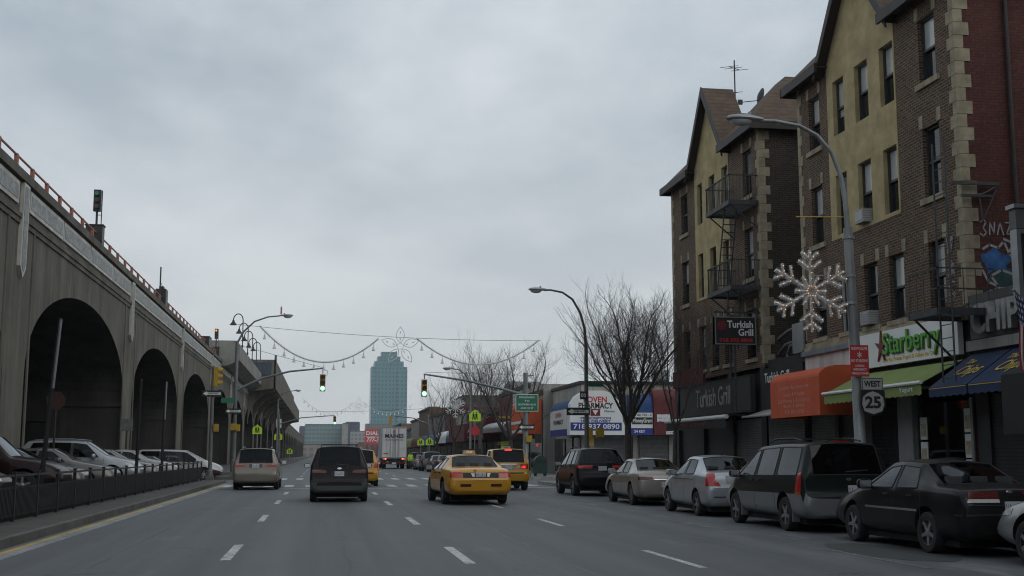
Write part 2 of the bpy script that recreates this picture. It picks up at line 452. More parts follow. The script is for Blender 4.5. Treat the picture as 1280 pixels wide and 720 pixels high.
mf = MB(); mf.quad((-4.74,-20,.0035),(-4.5,-20,.0035),(-4.5,64,.0035),(-4.74,64,.0035))
struct('worn_edge_line', mf, road_paint('ghost_white_paint', (.30,.31,.315), keep=.5))
# patched trench in the parking lane
pm = MB(); pts = []
rr = random.Random(3)
for i in range(26):
    a = 2*math.pi*i/26; pts.append((8.75 + (.62+.12*rr.random())*math.cos(a), 17.9 + (1.7+.3*rr.random())*math.sin(a), .004))
pm.poly(pts); struct('road_patch', pm, asphalt('patch_asphalt', (.072,.074,.076), False))
# ---------------------------------------------------------------- vehicles
M['glass'] = mat_glass('car_glass', .42)
M['glass_dark'] = mat_glass('privacy_glass', .10)
M['trim'] = mat_plain('black_trim', (.022,.022,.023), .6, var=.2, scale=6)
M['seat'] = mat_plain('seat_cloth', (.07,.07,.072), .9, var=.2, scale=8)
M['well'] = mat_plain('wheel_well', (.010,.010,.010), .95, var=.2, scale=5)
M['chrome'] = mat_plain('chrome', (.62,.63,.64), .18, 1., var=.05, scale=5)
M['tail_red'] = mat_plain('tail_lens_red', (.45,.012,.010), .25, var=.18, scale=30, coat=.6)
M['tail_dark'] = mat_plain('tail_lens_dark', (.10,.012,.012), .12, var=.2, scale=30, coat=.6)
M['tail_amber'] = mat_plain('tail_lens_amber', (.42,.10,.02), .12, var=.2, scale=30, coat=.6)
M['tail_clear'] = mat_plain('clear_lens', (.55,.53,.50), .12, var=.15, scale=30, coat=.6)
M['brake_on'] = mat_emit('brake_lamp_lit', (1, .05, .03), 1.3)
M['brake_hot'] = mat_emit('brake_lamp_core', (1, .35, .12), 2.6)
def mat_plate():
    m = bpy.data.materials.new('number_plate'); t = NT(m); co = t.coord('Object')
    n = t.noise(t.coord('Object', (34, 1, 9)), 1., 2)
    sep = t.node('ShaderNodeSeparateXYZ'); t.link(co, sep.inputs[0])
    c = t.mix(t.math('MULTIPLY', t.math('GREATER_THAN', n, .55), t.math('LESS_THAN', t.math('ABSOLUTE', sep.outputs[2]), .035)), (.62,.63,.65), (.12,.14,.25))
    t.link(c, t.b.inputs['Base Color']); t.b.inputs['Roughness'].default_value = .4
    return m
M['plate'] = mat_plate()

def car_cage(sp):
    """loft of stations along +Y (rear bumper at y=0); returns verts, faces, region of each face, creases"""
    W2 = sp['W']/2; st = []
    zb = sp['zb']; bw = sp.get('belt_in', .04); rw = sp['rw']; H = sp['H']; ti = sp.get('tumble', .1)
    def low(y, zt, ws, zs, wl, zbot):      # a station without greenhouse: rows 0..8
        zm = zbot + (zs-zbot)*.58
        return [(0,y,zbot),(wl*.80,y,zbot),(wl*.97,y,zbot+.10),(wl,y,zm),(ws,y,zs),(ws*.93,y,zs+(zt-zs)*.55),(ws*.80,y,zs+(zt-zs)*.8),(ws*.45,y,zt),(0,y,zt+.012)]
    def green(y, y2, zs, zw, wr, zr, wl=None, wb=None):   # y at the belt, y2 at the roof
        wl = wl or W2; wb = wb or W2-bw; zm = zb + (zs-zb)*.58
        return [(0,y,zb),(wl*.80,y,zb),(wl*.97,y,zb+.10),(wl,y,zm),(wb,y,zs),(wr+.045,y2,zw),(wr,y2,zr-.035),(wr*.55,y2,zr),(0,y2,zr+.012)]
    L = sp['L']; rear = sp['rear']; ro = sp['roof']
    # rear: list of (y, zt, ws, zs, wl, zbot)
    for s in rear: st.append(low(*s))
    nd = len(st)-1                         # deck station: foot of the rear window
    zs = sp['belt']; kinds = []
    y_, z_ = ro['rr']                      # roof rear (y at roof, z)
    st.append(green(ro['rr_belt'], y_, zs[0], z_-.10, rw-.03, z_, wb=W2-bw-.0))
    wins = sp['wins']                      # rear to front: (yb0,yr0,yb1,yr1)
    wlist = {}
    def zroof(y): # roof crown curve
        f = (y-ro['rr'][0])/(ro['fr'][0]-ro['rr'][0]); return ro['rr'][1]*(1-f)+ro['fr'][1]*f + ro['crown']*4*f*(1-f)
    def belt(y):
        f = (y-ro['rr_belt'])/(ro['cowl'][0]-ro['rr_belt']); f = max(0, min(1, f)); return zs[0]*(1-f)+zs[1]*f
    for i, (a0, b0, a1, b1) in enumerate(wins):
        for (a, b_) in ((a0, b0), (a1, b1)):
            zr = zroof(b_); e = .02 if i == len(wins)-1 and a == a1 else 0
            st.append(green(a, b_, belt(a), zr-.095-e, rw-e, zr))
        wlist[len(st)-2] = i
    nf = len(st)-1
    yc, zc = ro['cowl']
    c = low(yc, zc, W2-bw-.01, belt(yc)-.005, W2, zb); st.append(c); ncw = len(st)-1
    for s in sp['front']: st.append(low(*s))
    n = len(st); rows = 9
    V = []; idx = {}
    for i, s in enumerate(st):
        for j, (x, y, z) in enumerate(s):
            idx[i, j, 1] = len(V); V.append((x, y, z))
            if j in (0, 8): idx[i, j, -1] = idx[i, j, 1]
            else: idx[i, j, -1] = len(V); V.append((-x, y, z))
    F = []; reg = []; cr = {}
    names = ['body', 'windshield', 'rear_window', 'cladding', 'pillar']; 
    for i in range(n-1):
        for j in range(rows-1):
            r0 = 'body'
            if i == ncw-1 and j >= 6: r0 = 'windshield'
            elif i == nd and j >= (6 if not sp.get('wide_rear') else 5): r0 = 'rear_window'
            elif j <= sp.get('clad_rows', -1) or (sp.get('rear_clad') and i <= 1 and j <= 3): r0 = 'cladding'
            elif j == 4 and i in wlist: r0 = 'win%d' % wlist[i]
            elif j == 4 and nd < i < nf and i not in wlist and sp.get('dark_pillars') and i > nd+1: r0 = 'pillar'
            for sd in (1, -1):
                q = [idx[i,j,sd], idx[i+1,j,sd], idx[i+1,j+1,sd], idx[i,j+1,sd]]
                if sd == -1: q.reverse()
                F.append(q); reg.append(r0 + ('' if r0 in names else ('R' if sd == 1 else 'L')))
    for i, flip in ((0, False), (n-1, True)):
        for j in range(rows-1):
            a, b2, c2, d = idx[i,j,1], idx[i,j+1,1], idx[i,j+1,-1], idx[i,j,-1]
            q = [v for k_, v in enumerate((a, b2, c2, d)) if v not in (a, b2, c2, d)[:k_]]
            if flip: q.reverse()
            F.append(q); reg.append('cladding' if j <= sp.get('clad_rows', -1) + (1 if sp.get('rear_clad') and i == 0 else 0) else 'body')
    def crease(i0, j0, i1, j1, w):
        for sd in (1, -1): cr[tuple(sorted((idx[i0,j0,sd], idx[i1,j1,sd])))] = w
    for i in range(n-1):
        crease(i, 4, i+1, 4, sp.get('belt_crease', .55)); crease(i, 2, i+1, 2, .35); crease(i, 1, i+1, 1, .6)
        if nd < i < ncw: crease(i, 5, i+1, 5, .6)
        if nd <= i < ncw: crease(i, 6, i+1, 6, .5)
        if i in (nd, ncw-1): crease(i, 5, i+1, 5, .4)
        if sp.get('clad_rows', -1) >= 0: crease(i, sp['clad_rows']+1, i+1, sp['clad_rows']+1, .7)
    for j in range(rows-1):
        for i, w in ((nd, .75 if j >= 4 else .15), (nd+1, .45 if j >= 5 else 0), (nf, .5 if j >= 5 else 0), (ncw, .6 if j >= 4 else 0), (0, sp.get('tail_crease', .3)), (n-1, .2)):
            if w: crease(i, j, i, j+1, w)
    for i in range(nd+1, nf+1): crease(i, 4, i, 5, .75)
    for i, j, w in sp.get('extra_crease', []): crease(i, j, i, j+1, w)
    return V, F, reg, cr

def subsurf_mesh(V, F, mi, cr, levels):
    me = bpy.data.meshes.new('cage'); me.from_pydata(V, [], F); me.update()
    me.polygons.foreach_set('material_index', mi)
    at = me.attributes.new('crease_edge', 'FLOAT', 'EDGE')
    for e in me.edges:
        k = tuple(sorted(e.vertices)); at.data[e.index].value = cr.get(k, 0.)
    return me

def evaluated(me, mods):
    o = bpy.data.objects.new('tmp', me); COL.objects.link(o)
    for t, kw in mods:
        m = o.modifiers.new('m', t)
        for k, v in kw.items(): setattr(m, k, v)
    dg = bpy.context.evaluated_depsgraph_get(); dg.update()
    r = bpy.data.meshes.new_from_object(o.evaluated_get(dg), depsgraph=dg)
    bpy.data.objects.remove(o)
    return r

def wheel_meshes(r, w, style):
    t = MB(); hw = w/2
    Mx = Matrix.Rotation(R(90), 4, 'Y')
    t.lathe([(r*.64, -hw*.92), (r*.80, -hw), (r*.93, -hw*.95), (r*.985, -hw*.72), (r, -hw*.35), (r, hw*.35), (r*.985, hw*.72), (r*.93, hw*.95), (r*.80, hw), (r*.64, hw*.92)], Mx, 28)
    tyre = t.mesh('tyre', M['rubber'], 40)
    b = MB(); rr_ = r*.66
    b.lathe([(rr_, -hw*.9), (rr_, hw*.9), (rr_*.93, hw*.88), (rr_*.90, hw*.55), (rr_*.5, hw*.30), (.001, hw*.30)], Mx, 28, 1)
    if style in ('5', '6', '7'):
        n = int(style)
        for k in range(n):
            a = 2*math.pi*k/n; ca, sa = math.cos(a), math.sin(a)
            def P(rad, tang, h): return Mx @ Vector((rad*ca - tang*sa, rad*sa + tang*ca, h))
            w0, w1 = rr_*.15, rr_*.12
            pts = [P(rr_*.12, -w0, hw*.78), P(rr_*.94, -w1*1.1, hw*.84), P(rr_*.94, w1*1.1, hw*.84), P(rr_*.12, w0, hw*.78),
                   P(rr_*.12, -w0, hw*.4), P(rr_*.94, -w1*1.1, hw*.4), P(rr_*.94, w1*1.1, hw*.4), P(rr_*.12, w0, hw*.4)]
            b.add(pts, [(0,1,2,3),(0,4,5,1),(1,5,6,2),(2,6,7,3),(3,7,4,0)], 0)
        b.lathe([(rr_*.24, hw*.4), (rr_*.24, hw*.80), (rr_*.15, hw*.86), (.001, hw*.86)], Mx, 16, 0)
        b.lathe([(rr_*1.0, hw*.9), (rr_*.9, hw*.86)], Mx, 28, 0)
    else:                                     # plain cover with slots
        b.lathe([(rr_*.98, hw*.84), (rr_*.8, hw*.92), (rr_*.4, hw*.80), (.001, hw*.84)], Mx, 28, 0)
    rim = b.mesh('rim', [M['rim'] if style != 'steel' else M['hub'], M['dark_steel']], 40)
    return tyre, rim

def patch(bvh, pts_fn, nu, nv, off=.006, skirt=.02):
    """grid of surface points raycast to the body: pts_fn(u,v)->(origin, direction)"""
    g = []; ok = True
    for i in range(nu+1):
        for j in range(nv+1):
            o, d = pts_fn(i/nu, j/nv); h = bvh.ray_cast(Vector(o), Vector(d).normalized())
            g.append((h[0], h[1] if h[0] is None or h[1].dot(Vector(d)) < 0 else -h[1]))
    hits = [x for x in g if x[0] is not None]
    if not hits: return None
    out = []; inn = []
    for p, nrm in g:
        if p is None: p, nrm = hits[0]
        out.append(p + nrm*off); inn.append(p - nrm*skirt)
    b = MB(); N = (nv+1)
    vs = out + inn; fs = []; K = len(out)
    for i in range(nu):
        for j in range(nv):
            a = i*N+j; fs.append((a, a+N, a+N+1, a+1))
    edge = [i*N for i in range(nu+1)] + [nu*N+j for j in range(1, nv+1)] + [i*N+nv for i in range(nu-1, -1, -1)] + [j for j in range(nv-1, 0, -1)]
    for a, c in zip(edge, edge[1:]+edge[:1]): fs.append((a, c, K+c, K+a))
    b.add(vs, fs); return b
def bil(c, u, v):
    (a0, a1), (b0, b1), (c0, c1), (d0, d1) = c
    return (a0*(1-u)*(1-v)+b0*u*(1-v)+c0*u*v+d0*(1-u)*v, a1*(1-u)*(1-v)+b1*u*(1-v)+c1*u*v+d1*(1-u)*v)
def polar(corners, yc, front=False):
    """corners [(angle from straight back, z)]"""
    def fn(u, v):
        a, z = bil(corners, u, v); a = R(a); d = Vector((math.sin(a), math.cos(a) if front else -math.cos(a), 0))
        return (Vector((0, yc, z)) + d*6, -d)
    return fn
def rearp(corners):
    return lambda u, v: ((bil(corners, u, v)[0], -3, bil(corners, u, v)[1]), (0, 1, 0))
def sidep(corners, sd):
    return lambda u, v: ((sd*4, bil(corners, u, v)[0], bil(corners, u, v)[1]), (-sd, 0, 0))
def rect(a0, a1, b0, b1): return [(a0, b0), (a1, b0), (a1, b1), (a0, b1)]

LIFT = {}
def make_car(sp, name, label, cat, loc, rz=0, group=None, levels=2):
    """sp: shape; parts are children of one Empty on the ground under the rear bumper's centre"""
    root = thing(name, label, cat, loc, rz, group); LIFT[root] = sp.get('lift', .02)
    V, F, reg, cr = car_cage(sp)
    names = sorted(set(reg)); mi = [names.index(r_) for r_ in reg]
    cage = subsurf_mesh(V, F, mi, cr, levels)
    for _ in names + ['wellcut']: cage.materials.append(bpy.data.materials.new('slot'))
    full = evaluated(cage, [('SUBSURF', dict(levels=levels, render_levels=levels))])
    bvh = BVHTree.FromPolygons([v.co for v in full.vertices], [p.vertices[:] for p in full.polygons])
    # wheel arches
    cut = MB(); r = sp['wr']; wx = sp['W']/2
    for y in sp['axles']:
        for sd in (1, -1):
            ra = r + sp.get('arch', .055)
            cut.tube([(sd*(wx-.34), y, r+.015), (sd*(wx+.3), y, r+.015)], ra, 32)
    cm = cut.mesh('cut', [bpy.data.materials.new('slot')]*1)
    for _ in range(len(names)): cm.materials.append(cm.materials[0])
    cm.materials.clear()
    for k_ in range(len(names)): cm.materials.append(cage.materials[k_])
    cm.materials.append(cage.materials[len(names)])
    for p in cm.polygons: p.material_index = len(names)
    co_ = bpy.data.objects.new('cut', cm); COL.objects.link(co_)
    res = evaluated(full, [('BOOLEAN', dict(operation='DIFFERENCE', object=co_, solver='EXACT', material_mode='INDEX'))])
    bpy.data.objects.remove(co_)
    if len(res.polygons) < 100: res = full
    # split into parts by region
    byreg = {}
    for p in res.polygons: byreg.setdefault(p.material_index, []).append(p.vertices[:])
    merged = {}
    vco = [v.co.copy() for v in res.vertices]
    def sub(polys, nm, mats, mats_idx=None, parent=root, sm=38):
        used = {}; vs = []; fs = []
        for f in polys:
            ff = []
            for v in f:
                if v not in used: used[v] = len(vs); vs.append(vco[v])
                ff.append(used[v])
            fs.append(ff)
        me = bpy.data.meshes.new(nm); me.from_pydata(vs, [], fs)
        for m_ in mats: me.materials.append(m_)
        if mats_idx: me.polygons.foreach_set('material_index', mats_idx)
        smooth(me, sm); me.update(); return link(nm, me, parent)
    bi = names.index('body')
    polys = byreg.get(bi, []) + byreg.get(len(names), [])
    midx = [0]*len(byreg.get(bi, [])) + [1]*len(byreg.get(len(names), []))
    body = sub(polys, 'body', [sp['paint'], M['well']], midx)
    def seal(polys, par, r_):
        cnt = {}
        for f in polys:
            for a, c in zip(f, list(f[1:])+[f[0]]): k0 = (min(a,c), max(a,c)); cnt[k0] = cnt.get(k0, 0)+1
        nb = {}
        for (a, c), n_ in cnt.items():
            if n_ == 1: nb.setdefault(a, []).append(c); nb.setdefault(c, []).append(a)
        b = MB(); left = set(nb)
        while left:
            s0 = left.pop(); loop = [s0]; cur = s0
            while True:
                nx = [v for v in nb[cur] if v in left]
                if not nx: break
                cur = nx[0]; left.discard(cur); loop.append(cur)
            if len(loop) > 3: b.tube([vco[v] for v in loop+loop[:2]], r_, 5, None, False)
        if b.v: b.build('window_seal', M['trim'], par, 60)
    for k_, nm in enumerate(names):
        if k_ == bi or k_ not in byreg: continue
        if nm == 'cladding': sub(byreg[k_], 'lower_cladding', [sp.get('clad', M['trim'])])
        elif nm == 'pillar': sub(byreg[k_], 'door_pillar', [M['trim']])
        elif nm == 'windshield': seal(byreg[k_], sub(byreg[k_], 'windshield', [M['glass']]), .011)
        elif nm == 'rear_window': seal(byreg[k_], sub(byreg[k_], 'rear_window', [sp.get('rear_glass', M['glass'])]), .012)
        else: seal(byreg[k_], sub(byreg[k_], 'side_window', [sp.get('side_glass', {}).get(nm[:-1], M['glass'])]), .013)
    def P(nm, fn, nu=6, nv=4, mat=None, off=.006, parent=root, skirt=.02):
        b = patch(bvh, fn, nu, nv, off, skirt)
        return b.build(nm, mat, parent, 40) if b else None
    # wheels
    ty, rim = wheel_meshes(r, sp.get('ww', .215), sp.get('wheel', '5'))
    for y in sp['axles']:
        for sd in (1, -1):
            w = thing('wheel', '', None); del w['label']; w.parent = root
            w.location = (sd*(wx - sp.get('ww', .215)/2 - .02), y, r); w.rotation_euler = (0, 0, 0 if sd == 1 else math.pi)
            w.rotation_euler.x = .4*(y+sd)
            link('tyre', ty, w); link('rim', rim, w)
    # underside, so that light does not pass through below
    u = MB(); u.box(-wx*.8, wx*.8, sp['axles'][0]-.7, sp['axles'][1]+.5, sp['zb']-.07, sp['zb']+.05)
    u.cyl((-wx*.8, sp['axles'][0], r), (wx*.8, sp['axles'][0], r), .05, 8); u.cyl((-wx*.8, sp['axles'][1], r), (wx*.8, sp['axles'][1], r), .05, 8)
    u.cyl((wx*.5, .03, sp['zb']+.02), (wx*.5, .6, sp['zb']+.02), .032, 10)
    u.build('underbody', M['well'], root)
    # cabin
    cb = MB(); fl = sp['zb']+.12; zt = sp['belt'][0]; rows = sp.get('seats', [sp['roof']['cowl'][0]-1.55, sp['roof']['cowl'][0]-2.45])
    for k_, y in enumerate(rows):
        for x in ((-.38, .38) if k_ == 0 else (-.42, .0, .42)):
            hw = .25 if k_ == 0 else .21
            cb.box(x-hw, x+hw, y, y+.5, fl+.1, fl+.30)
            cb.prism([(y-.02, fl+.2), (y+.12, fl+.2), (y-.06, zt-.02), (y-.20, zt-.02)], lambda a, b_, t: (t, a, b_), x-hw*.92, x+hw*.92)
            cb.box(x-.12, x+.12, y-.22, y-.13, zt+.02, zt+.18)
    yd = sp['roof']['cowl'][0]
    cb.box(-wx*.82, wx*.82, yd-.55, yd-.1, fl+.2, zt-.03)
    cb.lathe([(.19, -.015), (.19, .015), (.165, .015), (.165, -.015)], Matrix.Translation((-.38, yd-.62, zt-.06)) @ Matrix.Rotation(R(68), 4, 'X'), 16)
    cb.box(-wx*.84, wx*.84, rows[-1]-.6, yd, fl-.06, fl)
    cb.build('cabin', M['seat'], root)
    # mirrors
    ym, zm = sp.get('mirror', (yd-.42, sp['belt'][1]+.06))
    for sd in (1, -1):
        m_ = MB(); x = sd*(wx-.03)
        ms = Matrix.Translation((sd*(wx+.10), ym, zm)) @ Matrix.Diagonal((.125, .075, .085, 1))
        bm = bmesh.new(); bmesh.ops.create_uvsphere(bm, u_segments=14, v_segments=8, radius=1); 
        for v in bm.verts:
            v.co = Vector([math.copysign(abs(c)**.6, c) for c in v.co]); v.co.y = max(v.co.y, -.55); v.co = ms @ v.co
        m_.add([v.co for v in bm.verts], [[v.index for v in f.verts] for f in bm.faces]); bm.free()
        m_.tube([(x-sd*.05, ym+.03, zm-.06), (sd*(wx+.06), ym, zm-.04)], .028, 8)
        mo = m_.build('mirror', sp.get('mirror_mat', sp['paint']), root, 40)
        g = MB(); g.quad(*[ms @ Vector(p) for p in ((-.8,-.57,-.75),(.8,-.57,-.75),(.8,-.57,.75),(-.8,-.57,.75))]); g.build('mirror_glass', M['chrome'], mo)
    # seams, handles, side mouldings
    sm_ = MB()
    zr0 = sp['zb']+.12
    for y in sp.get('seams', []):
        for sd in (1, -1):
            b = patch(bvh, sidep(rect(y-.006, y+.006, zr0, sp['belt'][0]-.02), sd), 1, 10, .0015, .004)
            if b: sm_.add(b.v, b.f)
    for args in sp.get('rear_seams', []):
        b = patch(bvh, rearp(rect(*args)), 12, 1, .0015, .004)
        if b: sm_.add(b.v, b.f)
    if sm_.v: sm_.build('panel_gaps', M['trim'], root)
    for y in sp.get('handles', []):
        for sd in (1, -1):
            P('door_handle', sidep(rect(y-.09, y+.09, sp['belt'][0]-.14, sp['belt'][0]-.105), sd), 4, 2, sp.get('handle_mat', M['trim']), .03)
    for (y0, y1, z0, z1, mt) in sp.get('mouldings', []):
        for sd in (1, -1): P('side_moulding', sidep(rect(y0, y1, z0, z1), sd), 20, 2, mt, .012)
    # rear: lamps (polar), plate, extras
    for nm, cor, mt, yc in sp.get('lamps', []):
        for sd in (1, -1):
            P(nm, polar([(sd*a, z) for a, z in cor], yc), 10, 6, mt, .010)
    for nm, cor, mt in sp.get('rear_patches', []): P(nm, rearp(cor), 14, 4, mt, .008)
    for nm, cor, mt, yc in sp.get('head', []):
        for sd in (1, -1): P(nm, polar([(sd*a, z) for a, z in cor], yc, True), 8, 5, mt, .008)
    px, pz = sp.get('plate', (0, .85))
    h = bvh.ray_cast(Vector((px, -3, pz)), Vector((0, 1, 0)))
    if h[0] is not None:
        b = MB(); b.box(-.152, .152, -.012, .012, -.076, .076)
        b.build('number_plate', M['plate'], root, None, (px, h[0].y-.012, pz))
    return root, bvh, P
# ---------------------------------------------------------------- vehicle shapes
def sedan(**k):
    """notchback; numbers follow a 4.66 m long, 1.42 m high car"""
    s = dict(L=4.66, W=1.75, H=1.42, zb=.20, rw=.565, wr=.315, axles=(1.05, 3.67), belt=(.965, .93),
        rear=[(0, .74, .70, .70, .74, .32), (.045, .80, .78, .74, .82, .25), (.13, .985, .79, .94, .855, .21), (.42, 1.015, .80, .965, .872, .20), (.86, 1.025, .80, .975, .875, .20)],
        roof=dict(rr=(1.52, 1.365), rr_belt=1.10, fr=(2.66, 1.375), crown=.035, cowl=(3.30, .985)),
        wins=[(1.30, 1.58, 2.06, 2.13), (2.13, 2.19, 3.08, 2.60)],
        front=[(3.75, .90, .79, .84, .872, .2), (4.28, .80, .76, .74, .85, .22), (4.55, .70, .68, .64, .79, .25), (4.66, .56, .58, .52, .70, .32)],
        seams=[1.22, 2.10, 3.22], handles=[1.52, 2.36], plate=(0, .80), rear_seams=[(-.68, .68, .735, .745)], seats=[1.95, 1.12])
    s.update(k); return s
def van(**k):
    s = dict(L=5.0, W=1.93, H=1.74, zb=.23, rw=.70, wr=.335, axles=(1.02, 4.0), belt=(1.06, 1.00), tail_crease=.4,
        rear=[(0, .62, .78, .60, .84, .34), (.03, .70, .86, .64, .92, .28), (.09, .74, .87, .72, .94, .25), (.13, 1.09, .885, 1.06, .955, .24)],
        roof=dict(rr=(.40, 1.70), rr_belt=.22, fr=(3.02, 1.65), crown=.035, cowl=(4.02, 1.10)),
        wins=[(.42, .52, 1.52, 1.55), (1.60, 1.63, 2.66, 2.66), (2.75, 2.74, 3.80, 3.00)],
        front=[(4.35, 1.0, .84, .90, .955, .23), (4.74, .86, .80, .76, .91, .25), (4.92, .72, .70, .62, .82, .28), (5.0, .58, .6, .5, .72, .34)],
        seams=[1.56, 2.70, 3.9], handles=[2.5, 2.9], plate=(0, .88), side_glass={'win0': M['glass_dark'], 'win1': M['glass_dark']}, rear_glass=M['glass_dark'],
        rear_seams=[(-.80, .80, .655, .667)], seats=[2.45, 1.5, .8], dark_pillars=True)
    s.update(k); return s
def suv(**k):
    s = dict(L=4.75, W=1.95, H=1.74, zb=.27, rw=.68, wr=.37, axles=(.98, 3.73), belt=(1.12, 1.06), ww=.245, tail_crease=.4,
        rear=[(0, .66, .76, .64, .84, .38), (.04, .74, .86, .68, .93, .33), (.13, .80, .87, .78, .955, .30), (.20, 1.16, .89, 1.12, .965, .28)],
        roof=dict(rr=(.66, 1.69), rr_belt=.38, fr=(2.78, 1.67), crown=.04, cowl=(3.50, 1.14)),
        wins=[(.62, .86, 1.30, 1.36), (1.36, 1.42, 2.22, 2.24), (2.30, 2.30, 3.28, 2.76)],
        front=[(3.9, 1.06, .86, .98, .965, .27), (4.4, .95, .83, .88, .94, .29), (4.65, .80, .74, .70, .86, .32), (4.75, .62, .64, .55, .78, .40)],
        seams=[1.33, 2.26, 3.42], handles=[1.62, 2.54], plate=(0, .95), rear_glass=M['glass_dark'], side_glass={'win0': M['glass_dark'], 'win1': M['glass_dark']},
        rear_seams=[(-.8, .8, .70, .712)], seats=[2.1, 1.2], dark_pillars=True)
    s.update(k); return s

def roof_rails(root, x, y0, y1, z, mat, hump=.05):
    for sd in (1, -1):
        b = MB(); n = 8; pts = []
        for i in range(n+1):
            f = i/n; pts.append((sd*x, y0+(y1-y0)*f, z + hump*min(1, 4*f, 4*(1-f))))
        b.tube(pts, .018, 8); b.build('roof_rail', mat, root, 50)

pt = lambda n, c, fl=0., d=.35, r=.3: mat_paint(n, c, fl, d, r)
YEL = pt('taxi_yellow_paint', (.60, .285, .008), 0, .25)

# --- parked along the right kerb --------------------------------------------------
M['cab_amber'] = mat_emit('roof_light_amber', (1, .42, .08), .75)
G_PARK = 'cars parked along the right kerb'
blk = pt('black_car_paint', (.012,.012,.013), .2, .35)
sp = sedan(paint=blk, wheel='5', handle_mat=M['chrome'], mirror_mat=blk, mouldings=[(1.30, 3.10, .60, .635, M['chrome'])],
    lamps=[('tail_lamp', [(14, .83), (40, .83), (40, .93), (14, .93)], M['tail_dark'], .9), ('reverse_lamp', [(14, .775), (40, .775), (40, .825), (14, .825)], M['tail_clear'], .9),
           ('bumper_moulding', [(-1, .60), (50, .58), (50, .605), (-1, .625)], M['trim'], .9)], plate=(0, .72), rear_glass=M['glass'])
root, bv, P = make_car(sp, 'parked_sedan', 'black four-door sedan with chrome side strips parked behind the dark green minivan', 'car', (10.05, 16.5, 0), 0, G_PARK)
b = MB(); b.lathe([(.06, 0), (.05, .012), (.001, .016)], Matrix.Translation((0, .10, .93)) @ Matrix.Rotation(R(75), 4, 'X') @ Matrix.Diagonal((1, .5, 1, 1)), 16); b.build('badge', M['chrome'], root)
sil = pt('silver_paint', (.36,.37,.38), .55, .3)
root, bv, P = make_car(sedan(paint=sil, wheel='6', head=[('headlamp', [(28, .62), (58, .64), (58, .74), (28, .72)], M['tail_clear'], 3.6)]), 'parked_sedan', 'silver sedan cut off at the photo edge, only its front wing and wheel in view', 'car', (10.28, 11.55, 0), 0, G_PARK)

grn = pt('dark_green_paint', (.014,.019,.017), .3, .4); clad = pt('silver_cladding', (.19,.195,.205), .1, .35)
sp = van(lift=.035, paint=grn, clad=clad, clad_rows=2, W=1.95, axles=(1.08, 3.98), L=5.05, wheel='5', plate=(.12, .80), belt_crease=.5,
    lamps=[('tail_lamp', [(50, .76), (60, .74), (57, 1.10), (50, 1.12)], M['tail_red'], 1.0), ('turn_lamp', [(50, .70), (60.5, .69), (60.2, .735), (50, .755)], M['tail_amber'], 1.0)],
    rear_patches=[('rear_wiper', [(-.05, 1.12), (.42, 1.16), (.42, 1.175), (-.05, 1.14)], M['trim'])])
sp['rear'] = [(0, .66, .80, .64, .86, .32), (.03, .70, .87, .68, .93, .27), (.11, .73, .885, .71, .955, .25), (.15, 1.07, .90, 1.04, .965, .24)]; sp['rear_clad'] = True
root, bv, P = make_car(sp, 'parked_minivan', 'dark green minivan with silver lower panels and mud flaps parked at the kerb', 'minivan', (10.05, 22.0, 0), 0, G_PARK)
roof_rails(root, .60, .85, 2.6, 1.73, M['dark_steel'], .055)
b = MB(); [b.box(-.60, .60, y-.025, y+.025, 1.765, 1.79) for y in (1.25, 2.2)]; b.build('roof_crossbar', M['dark_steel'], root)
P('high_brake_lamp', lambda u, v: ((-.16+.32*u, .44+.07*v, 3), (0, 0, -1)), 6, 2, M['tail_red'], .02)
P('badge', lambda u, v: ((.0+.10*math.cos(6.28*u)*v*.6, -2, .99+.05*math.sin(6.28*u)*v*.6), (0, 1, 0)), 12, 2, M['chrome'], .01)
for sd in (1, -1):
    for y in (.66, 3.56):
        b = MB(); b.box(sd*.80, sd*.955, y-.012, y+.012, .16, .50); b.build('mud_flap', clad, root)
    b = MB(); b.box(sd*.36-.07, sd*.36+.07, .085, .1, .80, .90)
slv = pt('pale_silver_paint', (.43,.46,.50), .45, .22)
sp = sedan(paint=slv, L=4.28, W=1.70, H=1.47, rw=.56, wr=.30, axles=(.92, 3.42), wheel='5', belt=(1.01, .955), plate=(0, .875),
    rear=[(0, .66, .72, .62, .76, .34), (.04, .76, .77, .68, .81, .27), (.10, 1.02, .77, .96, .835, .23), (.30, 1.07, .775, 1.005, .845, .21), (.62, 1.085, .775, 1.015, .85, .20)],
    roof=dict(rr=(1.22, 1.425), rr_belt=.86, fr=(2.36, 1.425), crown=.04, cowl=(3.05, 1.02)), wins=[(1.06, 1.32, 1.84, 1.90), (1.90, 1.96, 2.84, 2.32)],
    front=[(3.42, .94, .78, .86, .847, .2), (3.9, .84, .74, .76, .83, .22), (4.16, .72, .66, .66, .77, .25), (4.28, .56, .56, .52, .66, .32)],
    seams=[1.0, 1.87, 2.98], handles=[1.30, 2.12], handle_mat=slv, mirror_mat=slv, seats=[1.7, .92], rear_seams=[(-.66, .66, .665, .675)],
    mouldings=[(1.1, 2.9, .86, .875, M['chrome'])],
    lamps=[('tail_lamp', [(30, .72), (49, .72), (52, 1.02), (41, 1.02)], M['tail_red'], .85), ('turn_lamp', [(33, .80), (36.5, .80), (38.5, .92), (36.5, .92)], M['tail_clear'], .84), ('bumper_strip', [(-1, .45), (38, .45), (38, .475), (-1, .475)], M['chrome'], .85)],
    rear_patches=[('plate_recess', rect(-.33, .33, .78, .965), M['steel'])])
root, bv, P = make_car(sp, 'parked_sedan', 'pale silver compact sedan with tall red tail lamps parked ahead of the green minivan', 'car', (10.0, 28.15, 0), 0, G_PARK)
b = MB(); b.tube([(0, 1.30, 1.45), (0, 1.26, 1.53), (0, 1.18, 1.55)], [.012, .008, .004], 6); b.build('aerial', M['black'], root)
